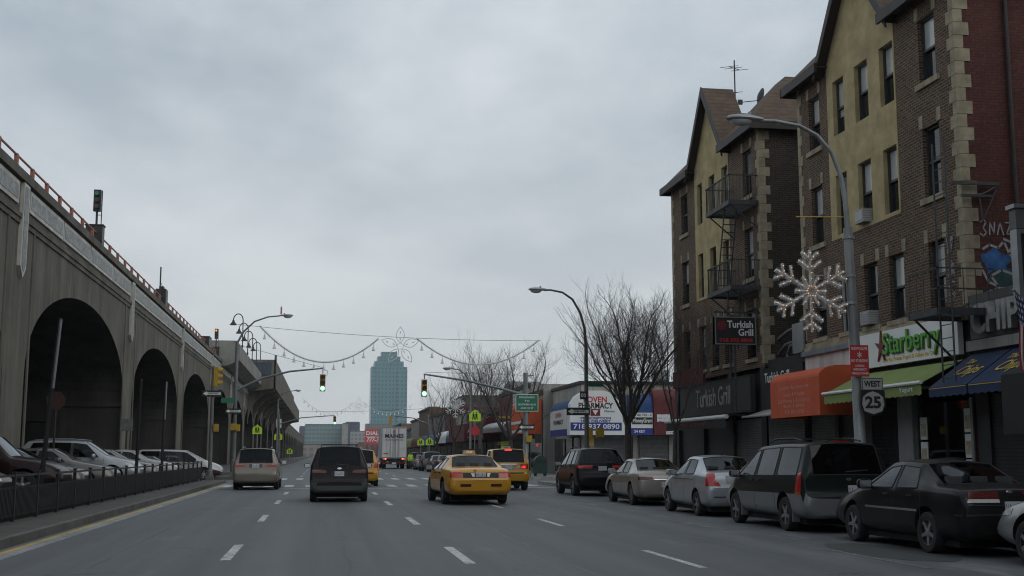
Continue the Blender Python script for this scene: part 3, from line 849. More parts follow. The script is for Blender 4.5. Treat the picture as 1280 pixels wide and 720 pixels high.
gld = pt('champagne_paint', (.34,.31,.275), .45, .28)
sp = sedan(paint=gld, L=4.58, W=1.70, H=1.39, wheel='steel', belt=(.93, .90), belt_crease=.35, axles=(1.0, 3.6), plate=(0, .60), handle_mat=gld, mirror_mat=gld,
    mouldings=[(1.3, 3.1, .56, .60, gld)],
    lamps=[('tail_lamp', [(24, .735), (47, .735), (47, .83), (25, .83)], M['tail_dark'], .9)],
    rear_patches=[('trunk_strip', rect(-.36, .36, .735, .765), M['chrome'])])
sp['roof'] = dict(rr=(1.50, 1.335), rr_belt=1.10, fr=(2.62, 1.345), crown=.035, cowl=(3.28, .965))
root, bv, P = make_car(sp, 'parked_sedan', 'champagne rounded sedan parked behind the black sport utility vehicle', 'car', (10.02, 34.55, 0), 0, G_PARK)
sp = suv(paint=pt('gloss_black_paint', (.009,.009,.010), .2, .2), wheel='5', plate=(0, .98), handle_mat=M['chrome'],
    lamps=[('tail_lamp', [(24, .98), (52, .98), (54, 1.08), (24, 1.09)], M['tail_red'], 1.0)])
root, bv, P = make_car(sp, 'parked_suv', 'glossy black sport utility vehicle with red tail lamps parked near the corner', 'car', (10.05, 42.7, 0), 0, G_PARK)
roof_rails(root, .64, .9, 2.7, 1.70, M['dark_steel'], .04)

# --- moving in the lanes --------------------------------------------------------------
def cab_sign(root, y, z, lit=True):
    b = MB(); b.prism([(-.22, 0), (.22, 0), (.20, .12), (-.20, .12)], lambda a, c, t: (a*.9, t, z+c), y-.09, y+.09)
    o = b.build('roof_light', M['plate_white'], root)
    text('roof_light_lettering', '7K34', .09, face_south(0, y-.0935, z+.06), M['cab_amber'] if lit else M['black'], o, .001, .001)
sp = sedan(lift=.075, paint=YEL, L=5.38, W=2.02, H=1.45, zb=.21, rw=.63, wr=.345, axles=(1.27, 4.18), wheel='steel', belt=(.985, .955), belt_crease=.5, plate=(0, .815), handle_mat=M['trim'], mirror_mat=M['trim'],
    rear=[(0, .66, .80, .62, .84, .36), (.04, .74, .88, .70, .93, .31), (.11, .98, .87, .955, .955, .22), (.5, 1.035, .885, .985, .985, .21), (1.12, 1.055, .89, 1.0, .99, .21)],
    roof=dict(rr=(1.72, 1.39), rr_belt=1.34, fr=(3.0, 1.395), crown=.035, cowl=(3.78, 1.01)), wins=[(1.60, 1.86, 2.42, 2.48), (2.50, 2.55, 3.52, 2.94)],
    front=[(4.3, .95, .88, .90, .985, .21), (4.95, .87, .85, .80, .95, .22), (5.26, .74, .74, .66, .86, .25), (5.38, .58, .64, .54, .74, .32)],
    seams=[1.5, 2.46, 3.66], handles=[1.82, 2.74], seats=[2.3, 1.35], rear_seams=[(-.78, .78, .645, .655)],
    lamps=[('tail_lamp', [(30, .75), (47, .75), (48, .90), (31.5, .90)], M['tail_red'], 1.0)],
    rear_patches=[('trunk_panel', rect(-.54, .54, .735, .885), M['trim']), ('bumper_insert', rect(-.62, -.30, .475, .555), M['lens_off']), ('bumper_insert', rect(.30, .62, .475, .555), M['lens_off'])])
root, bv, P = make_car(sp, 'yellow_taxi', 'yellow taxi sedan with a lit roof sign driving in the lane behind the white truck', 'taxi', (4.70, 35.8, 0), R(2.8), 'taxis in traffic')
cab_sign(root, 2.2, 1.435)
b = MB(); b.box(-.70, .70, 2.33, 2.40, 1.455, 1.475); [b.box(x-.02, x+.02, 2.33, 2.40, 1.42, 1.46) for x in (-.6, .6)]; b.box(-.40, .40, 2.31, 2.42, 1.475, 1.60); b.build('roof_advert_board', M['trim'], root)
for sd in (1, -1):
    P('plate_light_trim', rearp([(sd*.19, .865), (sd*.30, .865), (sd*.25, .76), (sd*.19, .76)]), 3, 3, M['tail_clear'], .014)
P('badge', lambda u, v: ((0-.16+.05*math.cos(6.283*u)*v, -2, .945+.028*math.sin(6.283*u)*v), (0, 1, 0)), 12, 2, M['rust'], .012)
sp = suv(lift=.04, paint=YEL, L=4.43, W=1.80, H=1.74, zb=.27, rw=.67, wr=.35, axles=(.86, 3.48), wheel='5', clad=M['trim'], clad_rows=0, plate=(0, .915), mirror_mat=M['trim'], handle_mat=M['trim'], belt=(1.08, 1.04),
    rear=[(0, .64, .74, .62, .78, .36), (.03, .72, .80, .66, .85, .33), (.07, .78, .805, .74, .875, .30), (.10, 1.14, .82, 1.09, .89, .28)],
    roof=dict(rr=(.34, 1.685), rr_belt=.22, fr=(2.5, 1.66), crown=.03, cowl=(3.2, 1.12)), wins=[(.36, .48, 1.08, 1.10), (1.16, 1.18, 2.0, 2.0), (2.08, 2.07, 3.0, 2.46)],
    front=[(3.6, 1.03, .80, .96, .885, .27), (4.1, .95, .78, .86, .87, .29), (4.33, .8, .7, .72, .80, .32), (4.43, .62, .6, .56, .72, .38)],
    seams=[1.12, 2.04, 3.12], handles=[1.35, 2.3], seats=[1.9, 1.0],
    lamps=[('reverse_lamp', [(28, .89), (36, .89), (36, 1.0), (28, 1.0)], M['tail_clear'], .75), ('tail_lamp', [(36.5, .86), (51, .86), (52, 1.05), (36.5, 1.05)], M['tail_red'], .75), ('brake_lamp', [(38.5, .89), (47, .89), (47, .99), (38.5, .99)], M['brake_on'], .742)],
    rear_patches=[('tailgate_strip', rect(-.36, .36, 1.02, 1.075), M['chrome']), ('plate_recess', rect(-.24, .24, .84, .985), M['steel']), ('bumper_step', rect(-.62, .62, .66, .70), M['trim'])])
root, bv, P = make_car(sp, 'yellow_taxi', 'yellow sport utility taxi with its brake lamps on, right of the taxi sedan', 'taxi', (7.78, 50.3, 0), R(-2), 'taxis in traffic')
P('high_brake_lamp', rearp(rect(-.15, .15, 1.615, 1.655)), 6, 2, M['brake_on'], .03)
cab_sign(root, 1.2, 1.70, False)
gld2 = pt('sandy_gold_paint', (.215,.19,.155), .35, .25)
sp = van(lift=.05, paint=gld2, L=5.1, W=1.96, H=1.76, wheel='7', plate=(0, .97), belt=(1.10, 1.03), rw=.69, side_glass={'win0': M['glass_dark'], 'win1': M['glass_dark']},
    lamps=[('tail_lamp', [(26, .94), (44, .935), (45, 1.08), (33, 1.08)], M['tail_red'], 1.0), ('lamp_band', [(30, 1.02), (43.5, 1.02), (44, 1.065), (32, 1.065)], M['tail_clear'], .99)],
    rear_patches=[('plate_recess', rect(-.27, .27, .90, 1.04), M['tail_dark']), ('rear_wiper', [(-.10, 1.17), (.40, 1.14), (.40, 1.155), (-.10, 1.19)], M['trim'])])
root, bv, P = make_car(sp, 'minivan', 'sandy gold minivan in the leftmost lane beside the median', 'minivan', (-2.76, 52.6, 0), 0, 'minivans in traffic')
roof_rails(root, .60, .8, 2.8, 1.73, M['steel'], .04)
cha = pt('charcoal_brown_paint', (.026,.022,.023), .2, .3)
sp = van(lift=.06, paint=cha, clad=pt('grey_green_cladding', (.060,.072,.069), .1, .3, .5), clad_rows=1, L=4.93, W=1.87, H=1.72, wheel='5', plate=(0, .835), belt=(1.06, 1.0), rw=.65, belt_crease=.35,
    rear_clad=True, rear=[(0, .58, .76, .56, .82, .31), (.03, .62, .85, .60, .89, .27), (.10, .66, .86, .64, .91, .24), (.12, 1.06, .86, 1.03, .92, .23)],
    lamps=[('tail_lamp', [(26, .86), (45, .865), (46, .965), (27, .955)], M['tail_dark'], .95), ('turn_lamp', [(27, .915), (43, .918), (43.5, .955), (28, .95)], M['tail_amber'], .945)],
    rear_patches=[('rear_wiper', [(-.12, 1.13), (.30, 1.09), (.30, 1.105), (-.12, 1.15)], M['trim']), ('plate_recess', rect(-.26, .26, .76, .91), M['trim'])])
root, bv, P = make_car(sp, 'minivan', 'dark charcoal minivan with a roof rack in the second lane', 'minivan', (.57, 38.7, 0), 0, 'minivans in traffic')
roof_rails(root, .58, .55, 2.7, 1.70, M['dark_steel'], .06)
b = MB(); [b.box(-.58, .58, y-.03, y+.03, 1.735, 1.765) for y in (.75, 2.2)]; b.build('roof_crossbar', M['dark_steel'], root)
P('badge', lambda u, v: ((.07*math.cos(6.283*u)*v, -2, 1.0+.03*math.sin(6.283*u)*v), (0, 1, 0)), 12, 2, M['chrome'], .012)
sp = van(paint=YEL, L=5.08, W=1.96, H=1.76, wheel='steel', plate=(0, .92), handle_mat=M['trim'], mirror_mat=M['trim'],
    lamps=[('tail_lamp', [(38, .86), (47, .86), (49, 1.12), (43, 1.12)], M['tail_red'], 1.0)], rear_patches=[('bumper_step', rect(-.7, .7, .58, .64), M['trim'])])
root, bv, P = make_car(sp, 'yellow_taxi', 'yellow minivan taxi half hidden by the dark charcoal minivan', 'taxi', (1.72, 57.2, 0), 0, 'taxis in traffic', 1)
cab_sign(root, 1.6, 1.72, False)

# white box truck
root = thing('box_truck', 'white box truck with two tall rear doors far ahead in traffic', 'truck', (7.55, 128, 0), 0)
wht = mat_plain('truck_white', (.72,.72,.70), .5, var=.12, scale=.9, streak=True)
b = MB(); b.box(-1.3, 1.3, .12, 8.2, 1.15, 4.35); b.build('cargo_box', wht, root)
b = MB(); [b.box(s*.66-.62, s*.66+.62, .05, .115, 1.22, 4.22) for s in (1, -1)]; d = b.build('rear_door', wht, root)
b = MB(); [b.cyl((x, .02, 1.2), (x, .02, 4.2), .028, 8) for x in (-.42, -.12, .12, .42)]; b.build('lock_rod', M['steel'], d)
b = MB(); b.box(-1.33, -1.25, .04, .14, 1.1, 4.4); b.box(1.25, 1.33, .04, .14, 1.1, 4.4); b.box(-1.25, 1.25, .04, .14, 4.25, 4.42); b.box(-1.25, 1.25, .04, .14, 1.08, 1.2); b.build('door_frame', M['steel'], root)
text('lettering', 'MAINES', .56, face_south(0, .012, 3.42), M['black'], root, .012, .002, width=1.95)
b = MB(); b.box(-.95,.95,.035,.049,2.96,3.07); b.build('small_print_line', mat_plain('blurred_print', (.25,.25,.25), .6, var=.8, scale=14), root)
b = MB(); b.box(-.14, .14, .01, .04, 3.78, 4.0); b.build('emblem', M['rust'], root)
b = MB(); b.box(-1.1, -.62, .02, .04, 1.55, 1.66); b.build('sticker', M['rust'], root)
b = MB(); b.box(-1.05, 1.05, .3, 8.1, .75, 1.1); b.box(-1.2, 1.2, .05, .3, .48, .68); [b.box(s*.9-.07, s*.9+.07, .1, .3, .6, 1.1) for s in (1, -1)]; b.box(-.5, .5, .35, .5, .5, 1.0); b.build('chassis', M['black'], root)
b = MB(); [b.box(-1.15+.42*i, -.95+.42*i, .03, .05, .54, .62) for i in range(6)]; b.build('reflective_tape', M['tail_red'], root)
for s in (1, -1):
    b = MB(); b.box(s*.98-.2, s*.98+.2, .0, .05, .98, 1.07); b.build('tail_lamp', M['brake_on'], root)
    b = MB(); b.box(s*.90-.07, s*.90+.07, -.012, .04, .985, 1.065); b.build('brake_lamp', M['brake_hot'], root)
    for y in (1.9, 9.0):
        w = thing('wheel', '', None); del w['label']; w.parent = root; w.location = (s*.98, y, .5); w.rotation_euler = (0, 0, 0 if s == 1 else math.pi)
        ty, rim = wheel_meshes(.5, .42 if y < 3 else .28, 'steel'); link('tyre', ty, w); link('rim', rim, w)
b = MB(); b.box(-.2, .2, .02, .035, .52, .66); b.build('number_plate', M['plate'], root)
b = MB(); b.prism([(8.3, .7), (10.3, .7), (10.3, 1.5), (9.8, 2.7), (8.3, 2.8)], lambda a, c, t: (t, a, c), -1.15, 1.15); b.build('cab', wht, root)
b = MB(); b.box(-.75, .75, 8.0, 9.5, 2.85, 4.0); b.build('wind_deflector', wht, root)

# --- far parked cars beyond the cross street ---------------------------------------------
G_FAR = 'cars parked beyond the crossing'
def far_car(kind, col, nm, label, x, y, metal=.3):
    sp = kind(paint=pt(nm+'_paint', col, metal), wheel='5', lamps=[('tail_lamp', [(33, .84), (46, .84), (46, .98), (33, .98)], M['tail_red'], .95)])
    return make_car(sp, 'parked_car', label, 'car', (x, y, 0), 0, G_FAR, 1)
far_car(sedan, (.012,.012,.013), 'far_black', 'black sedan parked nearest beyond the crossing, left of the taxi sedan', 9.9, 95)
far_car(sedan, (.10,.11,.12), 'far_grey', 'dark grey sedan parked at the kerb past the far black sedan', 9.95, 102)
far_car(suv, (.05,.055,.065), 'far_slate', 'slate sport utility vehicle parked past the grey sedan', 9.9, 109)
far_car(sedan, (.33,.34,.35), 'far_pale', 'pale sedan parked beside the pedestrians up the street', 9.9, 117)
far_car(van, (.07,.035,.025), 'far_brown', 'brown van parked furthest up the right kerb', 9.95, 126, .1)

# --- parking lot under the viaduct (noses toward the road) --------------------------------
G_LOT = 'cars parked nose-out under the viaduct'
def lot_car(sp, name, label, x_front, y, lev=2, z=.3):
    return make_car(sp, name, label, 'car', (x_front - sp['L'], y, z), R(-90), G_LOT, lev)
HL = lambda z: [('headlamp', [(26, z), (52, z+.02), (52, z+.12), (26, z+.10)], M['tail_clear'], 3.7)]
lot_car(sedan(paint=pt('lot_black_paint', (.02,.021,.023), .3), head=HL(.58)), 'parked_sedan', 'dark sedan nose-out behind the railing, nearest in the viaduct lot', -7.0, 29.0)
lot_car(suv(paint=pt('maroon_paint', (.018,.008,.008), .2), side_glass={}, belt=(1.10,1.05), roof=dict(rr=(.5, 1.70), rr_belt=.34, fr=(2.85, 1.69), crown=.02, cowl=(3.35, 1.12)), wins=[(.5, .62, 1.30, 1.34), (1.38, 1.42, 2.26, 2.28), (2.34, 2.35, 3.18, 2.84)]), 'parked_suv', 'boxy dark maroon utility vehicle nose-out between the dark and the grey sedans', -7.0, 35.6)
lot_car(sedan(paint=pt('lot_grey_paint', (.095,.098,.098), .3)), 'parked_sedan', 'dull grey sedan nose-out beside the maroon utility vehicle', -7.0, 38.6)
lot_car(sedan(paint=pt('lot_beige_paint', (.12,.115,.105), .3)), 'parked_sedan', 'beige-grey sedan nose-out next to the big silver utility vehicle', -6.75, 42.6)
r_, bv, P = lot_car(suv(paint=pt('lot_silver_paint', (.33,.35,.37), .3), wheel='6', side_glass={}, mirror_mat=pt('mirror_silver', (.45,.47,.5), .3)), 'parked_suv', 'large silver utility vehicle nose-out in front of the arch pier', -6.7, 47.9)
roof_rails(r_, .62, .9, 2.7, 1.71, M['steel'], .04)
lot_car(sedan(paint=pt('lot_pale_paint', (.22,.22,.215), .3)), 'parked_sedan', 'pale sedan nose-out just past the big silver utility vehicle', -6.8, 54.0, 1)
lot_car(sedan(paint=pt('lot_white_paint', (.33,.33,.32), .1)), 'parked_sedan', 'off-white sedan nose-out last in the row before the crossing', -6.6, 58.6, 1)
# waiting in the cross street
G_X = 'vehicles waiting in the cross street'
r_, _, _ = make_car(sedan(paint=pt('dark_red_paint', (.07,.012,.012), .2), wheel='6'), 'waiting_sedan', 'dark red sedan waiting under the viaduct left of the signal post', 'car', (-6.9-4.66, 67.9, 0), R(-90), G_X, 1)
red = pt('two_tone_red', (.12,.02,.022), .2)
r_, _, _ = make_car(van(paint=pt('two_tone_white', (.42,.42,.42), .1), clad=red, clad_rows=2, wheel='6', side_glass={}), 'waiting_van', 'white van with dark red lower half waiting between the two signal posts', 'van', (-5.55-5.0, 71.3, .05), R(-90), G_X, 1)
r_, _, _ = make_car(sedan(paint=pt('far_silver_paint', (.4,.41,.42), .4), wheel='6'), 'waiting_sedan', 'silver car waiting behind the two-tone van under the viaduct', 'car', (-6.3-4.66, 73.6, 0.02), R(-90), G_X, 1)

# the sprung body rides a little above the wheels
for r_, h in LIFT.items():
    for ch in r_.children:
        if ch.name.split('.')[0] not in ('wheel', 'underbody'): ch.location.z += h
# ---------------------------------------------------------------- viaduct on the left
def mat_tile(name, base, dark):
    m = bpy.data.materials.new(name); t = NT(m); co = t.coord('Object')
    v = t.node('ShaderNodeTexVoronoi'); v.inputs['Scale'].default_value = 5.5; t.link(co, v.inputs['Vector'])
    n = t.noise(co, 1.2, 5, .7)
    c = t.mix(t.ramp(v.outputs['Color'], .2, .8), dark, base); c = t.mix(t.ramp(n, .35, .7, 0, .6), c, (.10,.10,.095))
    t.link(c, t.b.inputs['Base Color']); t.b.inputs['Roughness'].default_value = .5
    return m
M['tile'] = mat_tile('grey_mosaic_tile', (.34,.36,.35), (.18,.195,.195))
M['cream'] = mat_plain('cream_tile_border', (.58,.56,.50), .6, var=.2, scale=2.5, streak=True)
M['brown_blk'] = mat_plain('far_pale_render', (.42,.41,.38), .8, var=.15, scale=.6)
FX = -11.0; PITCH = 25.7; PC = [45.35 + PITCH*k for k in range(-6, 28)]; HALF = 1.55; SPR = 4.4; RISE = 4.1; TOPZ = 11.35; DEPTH = 15.5
via = thing('viaduct', 'long grey concrete railway viaduct with tall arches and tiled parapet', 'viaduct', (FX, 0, 0))
def arch_pts(y0, y1, n=28):
    c = (y0+y1)/2; a = (y1-y0)/2
    return [(c - a*math.cos(math.pi*i/n), SPR + RISE*math.sin(math.pi*i/n)**.92) for i in range(n+1)]
wall = MB(); vault = MB(); pier = MB()
for k in range(len(PC)-1):
    y0, y1 = PC[k]+HALF, PC[k+1]-HALF; P_ = arch_pts(y0, y1)
    for xx in (0, -DEPTH):
        for (a, za), (b_, zb_) in zip(P_, P_[1:]): wall.quad((xx,a,za),(xx,b_,zb_),(xx,b_,TOPZ),(xx,a,TOPZ))
    # raised arch ring
    for (a, za), (b_, zb_) in zip(P_, P_[1:]):
        vault.quad((0,a,za),(0,b_,zb_),(-DEPTH,b_,zb_),(-DEPTH,a,za))
for yc in PC:
    for xx in (0, -DEPTH): wall.quad((xx,yc-HALF,0),(xx,yc+HALF,0),(xx,yc+HALF,TOPZ),(xx,yc-HALF,TOPZ))
    for s in (-1, 1):
        y = yc+s*HALF
        for xa, xb, za, zb_ in ((0,-4.0,0,SPR),(-4.0,-7.2,3.3,SPR),(-7.2,-DEPTH,0,SPR)): vault.quad((xa,y,za),(xb,y,za),(xb,y,zb_),(xa,y,zb_))
        vault.box(-.02, -4.0, y-.09, y+.09, SPR-.28, SPR-.05)
    for xx in (-4.0, -7.2): vault.quad((xx,yc-HALF,0),(xx,yc+HALF,0),(xx,yc+HALF,3.3),(xx,yc-HALF,3.3))
    vault.quad((-4,yc-HALF,3.3),(-4,yc+HALF,3.3),(-7.2,yc+HALF,3.3),(-7.2,yc-HALF,3.3))
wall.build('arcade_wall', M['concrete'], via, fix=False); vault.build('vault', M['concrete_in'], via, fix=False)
Y0, Y1 = PC[0], PC[-1]
b = MB(); b.box(-DEPTH-.15, .17, Y0, Y1, TOPZ, 11.68); b.build('coping', M['concrete'], via)
b = MB(); b.box(-.0, .11, Y0, Y1, 9.98, 10.14); b.box(0, .06, Y0, Y1, 9.78, 9.98); b.build('string_course', M['concrete'], via)
b = MB(); [b.box(0, .05, yc+s*1.9-.1, yc+s*1.9+.1, 0, 9.78) for yc in PC for s in (-1, 1)]
b.build('pier_edging', M['concrete'], via)
pm_ = None
for k, yc in enumerate(PC):
    if yc < 10 or yc > 340: continue
    st_ = MB(); st_.prism([(-.42, 11.30), (.42, 11.30), (.42, 8.25), (0, 7.85), (-.42, 8.25)], lambda a, c, t: (t, yc+a, c), 0, .14, 0)
    st_.prism([(-.28, 11.18), (.28, 11.18), (.28, 8.32), (0, 8.06), (-.28, 8.32)], lambda a, c, t: (t, yc+a, c), .14, .155, 1)
    st_.build('tile_strip', [M['cream'], M['tile']], via)
    n = 4; w = (PITCH-1.5)/n
    for i in range(n):
        a = yc+.75+w*i+.08; e = yc+.75+w*(i+1)-.08
        t_ = MB(); t_.box(0, .07, a, e, 10.42, 11.24, 0); t_.box(.07, .085, a+.18, e-.18, 10.57, 11.09, 1)
        t_.build('tile_panel', [M['cream'], M['tile']], via)
# guard railing on the coping
gr = thing('guard_railing', 'rust red railing posts with a thin top rail along the viaduct edge', 'railing', (FX-.15, 0, 11.68))
pb = MB(); pb.box(-.06, .06, -.11, .11, 0, .62); pb.box(-.08, .08, -.12, .12, 0, .04); pme = pb.mesh('post', M['rust'])
y = 30.0; 
while y < 132: link('post', pme, gr, (0, y, 0)); y += 2.45
b = MB(); b.box(-.03, .03, 28, 132, .56, .62); b.build('top_rail', M['rust'], gr)
# railway signals
def rail_signal(y, x, h, lens, label, box=True, cyc=0):
    r_ = thing('railway_signal', label, 'railway signal', (x, y, 11.68), 0, 'railway signals on the viaduct')
    b = MB(); b.cyl((0,0,0),(0,0,h),.055,8); b.box(.20,.24,-.02,.02,.8,h); [b.box(0,.22,-.01,.01,z,z+.03) for z in (1.0,1.5,2.0)]; b.build('mast', M['dark_steel'], r_)
    b = MB(); b.box(-.17,.17,-.13,.13,h-1.05,h+.02); [b.tube([(0,-.13,h-.2-.32*k),(0,-.32,h-.2-.32*k)],.12,12) for k in range(3)]; b.build('signal_head', M['black'], r_)
    for k in range(3):
        b = MB(); b.cyl((0,-.30,h-.2-.32*k),(0,-.326,h-.2-.32*k),.10,14); b.build('lens', lens if k == cyc else M['lens_off'], r_)
    if box:
        b = MB(); b.box(-.45,.35,-.3,.3,-.05,.95); b.box(-.5,.4,-.34,.34,.95,1.0); b.build('relay_cabinet', M['black'], r_)
rail_signal(60.6, FX-.2, 2.75, M['green_dim'], 'railway signal with green light and black cabinet, nearest on the viaduct')
rail_signal(129, FX-.2, 2.9, M['amber_on'], 'railway signal with amber light beside the station end')
r_ = thing('line_pole', 'short pole with a stay and relay box between the two railway signals', 'pole', (FX-.2, 84.4, 11.68))
b = MB(); b.cyl((0,0,0),(0,0,2.6),.05,8); b.cyl((0,0,1.6),(.1,2.6,.9),.02,6); b.build('mast', M['dark_steel'], r_)
b = MB(); b.box(-.35,.35,.4,1.5,0,1.15); b.box(-.15,.15,.6,1.3,1.15,1.35); b.build('relay_cabinet', M['black'], r_)
r_ = thing('equipment_case', 'low dark equipment case on the viaduct before the station', 'cabinet', (FX-.2, 118, 11.68))
b = MB(); b.box(-.4,.4,-1.2,1.2,0,.9); b.box(-.45,.45,-1.25,1.25,.9,.97); b.build('case', M['black'], r_)
# station platforms built out from the viaduct
stn = thing('station_platform', 'concrete platform end walls of the elevated station with corbels beneath', 'station', (0,0,0))
b = MB(); b.prism([(-12.6, 11.68), (-12.6, 13.3), (-12.1, 13.75), (-9.4, 13.75), (-9.0, 13.3), (-9.0, 11.6), (-10.4, 11.0), (-11.0, 11.0), (-11.0, 11.68)], lambda a, c, t: (a, t, c), 133, 181)
b.build('lower_platform', mat_plain('platform_concrete', (.27,.265,.24), .85, var=.2, scale=1.2, streak=True), stn)
b = MB(); b.prism([(-12.6, 11.68), (-12.6, 15.4), (-7.0, 15.4), (-7.0, 11.2), (-11.0, 10.6), (-11, 11.68)], lambda a, c, t: (a, t, c), 181, 300)
b.prism([(-12.6, 11.68), (-12.6, 14.6), (-7.0, 14.6), (-7.0, 11.2), (-11.0, 10.6), (-11, 11.68)], lambda a, c, t: (a, t, c), 300, 372)
b.box(-7.2, -6.93, 181, 183, 11.2, 16.1); b.build('upper_platform', M['concrete'], stn)
b = MB(); b.box(-10.6, -7.6, 180.93, 181.0, 13.1, 15.0); b.build('window', mat_plain('station_glazing', (.03,.05,.07), .15, var=.3, scale=2), stn)
for k in range(13):
    y = 183+k*14.2
    b = MB(); pr = [(-11, 6.0), (-11, 10.6), (-7.1, 11.2), (-7.1, 10.8)] + [(-7.1-3.9*math.sin(math.pi/2*i/8), 10.8-4.8*(1-math.cos(math.pi/2*i/8))) for i in range(1, 8)]
    b.prism(pr, lambda a, c, t: (a, t, c), y, y+.9); b.build('corbel', M['concrete'], stn)
# platform lamps
def goose():
    r_ = thing('platform_lamp', 'x', 'platform lamp', (0,0,0), 0, 'gooseneck lamps on the station platform')
    pts = [(0,0,0),(0,0,3.2)] + [(-.55+.55*math.cos(math.pi*i/10), 0, 3.2+.75*math.sin(math.pi*i/10)) for i in range(1, 11)] + [(-1.1,0,3.0)]
    b = MB(); b.tube(pts, .06, 8); b.box(-.1,.1,-.1,.1,0,.3); b.build('pole', M['dark_steel'], r_, 50)
    b = MB(); b.lathe([(.06,.25),(.12,.2),(.16,0),(.42,-.32),(.43,-.36),(.3,-.36),(.001,-.3)], Matrix.Translation((-1.1,0,3.0)), 18); b.build('lamp_shade', M['dark_steel'], r_, 40)
    return r_
g0 = goose()
names_ = ['tallest looking and nearest', 'second from the road signal', 'middle one of the five', 'fourth, with a smaller shade', 'smallest and furthest']
for i, (y, nm) in enumerate(zip((142, 152, 162, 172, 183), names_)):
    g = g0 if i == 0 else dup(g0)
    g.location = (-9.35, y, 13.75 if y < 181 else 14.2); g['label'] = 'gooseneck platform lamp, %s on the station platform' % nm
# plain block on the far side of the viaduct
r_ = thing('apartment_block', 'pale block glimpsed through the arches behind the viaduct', 'building', (-50, 100, 0))
b = MB(); b.box(-6, 6, -95, 230, 0, 13); b.build('wall', M['brown_blk'], r_)
for k in range(20):
    b = MB(); b.box(6.0, 6.06, -80+14*k, -77+14*k, 2, 4); b.build('window', M['black'], r_)

# ---------------------------------------------------------------- median railing
fn = thing('median_fence', 'low black picket railing running along the median', 'fence', (-6.15, 0, .15))
pb = MB(); pb.box(-.035,.035,-.035,.035,0,.98); pb.box(-.05,.05,-.05,.05,.98,1.0); pme = pb.mesh('post', M['black'])
ys = [9.6+2.04*i for i in range(28)]
for y in ys: link('post', pme, fn, (0, y, 0))
pk = MB(); pk.box(-.015,.015,.04,2.0,.12,.15); pk.box(-.015,.015,.04,2.0,.66,.69)
for i in range(19): pk.box(-.022,.022,.09+.10*i,.125+.10*i,.10,.70)
pkm = pk.mesh('picket_panel', M['black'])
for y in ys[:-1]: link('picket_panel', pkm, fn, (0, y, 0))
b = MB(); b.box(-.025,.025,ys[0],ys[-1],.90,.945); b.build('top_rail', M['black'], fn)

# ---------------------------------------------------------------- sign posts in the lot
def lean_post(label, base, top, strip=True):
    r_ = thing('sign_post', label, 'post', base)
    t_ = Vector(top)-Vector(base); b = MB(); b.tube([(0,0,0), t_], [.06, .05], 4); b.build('post', M['black'], r_)
    if strip:
        b = MB(); b.tube([t_*.62+Vector((.03,-.05,0)), t_*.99+Vector((.03,-.05,0))], .035, 4); b.build('pale_sleeve', M['steel'], r_)
lean_post('leaning dark post with a pale sleeve beside the maroon utility vehicle', (-6.55,30,.3), (-6.27,30,4.75))
lean_post('upright dark post in front of the second arch pier, right of the silver utility vehicle', (-6.55,45,.3), (-6.5,45,4.2), False)
lean_post('slim post with a pale top in front of the second arch', (-6.55,52,.3), (-6.5,52,4.55))
r_ = thing('stop_sign', 'dull red octagonal sign on a dark post inside the first arch', 'road sign', (-9.45,45.2,.3))
b = MB(); b.cyl((0,0,0),(0,0,3.3),.04,8); b.build('post', M['dark_steel'], r_)
b = MB(); b.prism([(.34*math.cos(R(22.5+45*i)), 3.1+.34*math.sin(R(22.5+45*i))) for i in range(8)], lambda a, c, t: (a, t, c), -.06, -.045); b.build('sign_plate', mat_plain('faded_red_sign', (.045,.012,.011), .6, var=.3, scale=4), r_)
r_ = thing('notice_board', 'pale rectangular notice on a post by the second arch pier', 'sign', (-9.55,62,.3))
b = MB(); b.cyl((0,0,0),(0,0,2.9),.04,8); b.build('post', M['dark_steel'], r_)
b = MB(); b.box(-.30,.30,-.06,-.04,2.35,2.95); b.build('sign_plate', mat_plain('weathered_notice', (.13,.135,.125), .6, var=.3, scale=6), r_)

# ---------------------------------------------------------------- traffic signals and their posts
M['pole'] = mat_plain('grey_painted_pole', (.20,.21,.21), .5, .4, var=.25, scale=3, streak=True)
def head3(parent, M4, lit=2, body=None, lensmat=None):
    """three lens signal head; local -Y faces the traffic"""
    b = MB(); b.box(-.17,.17,-.11,.12,-.52,.52,M=M4)
    for k in range(3):
        z = .34-.34*k; q = [(.155*math.cos(R(a)), .155*math.sin(R(a))) for a in range(-20, 201, 20)]
        vs = [M4 @ Vector((x, -.11, z+y)) for x, y in q] + [M4 @ Vector((x, -.36, z+y-.02)) for x, y in q]
        n = len(q); b.add(vs, [(i, i+1, n+i+1, n+i) for i in range(n-1)])
    h = b.build('signal_head', body or M['yellow'], parent)
    for k in range(3):
        z = .34-.34*k; b = MB(); b.cyl(M4 @ Vector((0,-.112,z)), M4 @ Vector((0,-.135,z)), .135, 18)
        b.build('lens', (lensmat or M['green_on']) if k == lit else M['lens_off'], h)
    return h
def arrow_sign(parent, x, y, z, w=.95, h=.31, word=True):
    b = MB(); b.box(x-w/2, x+w/2, y-.012, y, z-h/2, z+h/2); s = b.build('one_way_sign', M['black'], parent)
    aw, ah = w*.44, h*.36; y2 = y-.017
    b = MB(); b.poly([(x-aw, y2, z), (x-aw+ah*1.6, y2, z+ah), (x-aw+ah*1.6, y2, z+ah*.55), (x+aw, y2, z+ah*.55), (x+aw, y2, z-ah*.55), (x-aw+ah*1.6, y2, z-ah*.55), (x-aw+ah*1.6, y2, z-ah)])
    b.build('arrow', M['sign_white'], s, fix=False)
    text('lettering', 'ONE WAY', ah*1.05, face_south(x+aw*.15, y2-.004, z), M['black'], s, .004, .0005, width=aw*1.2)
    return s
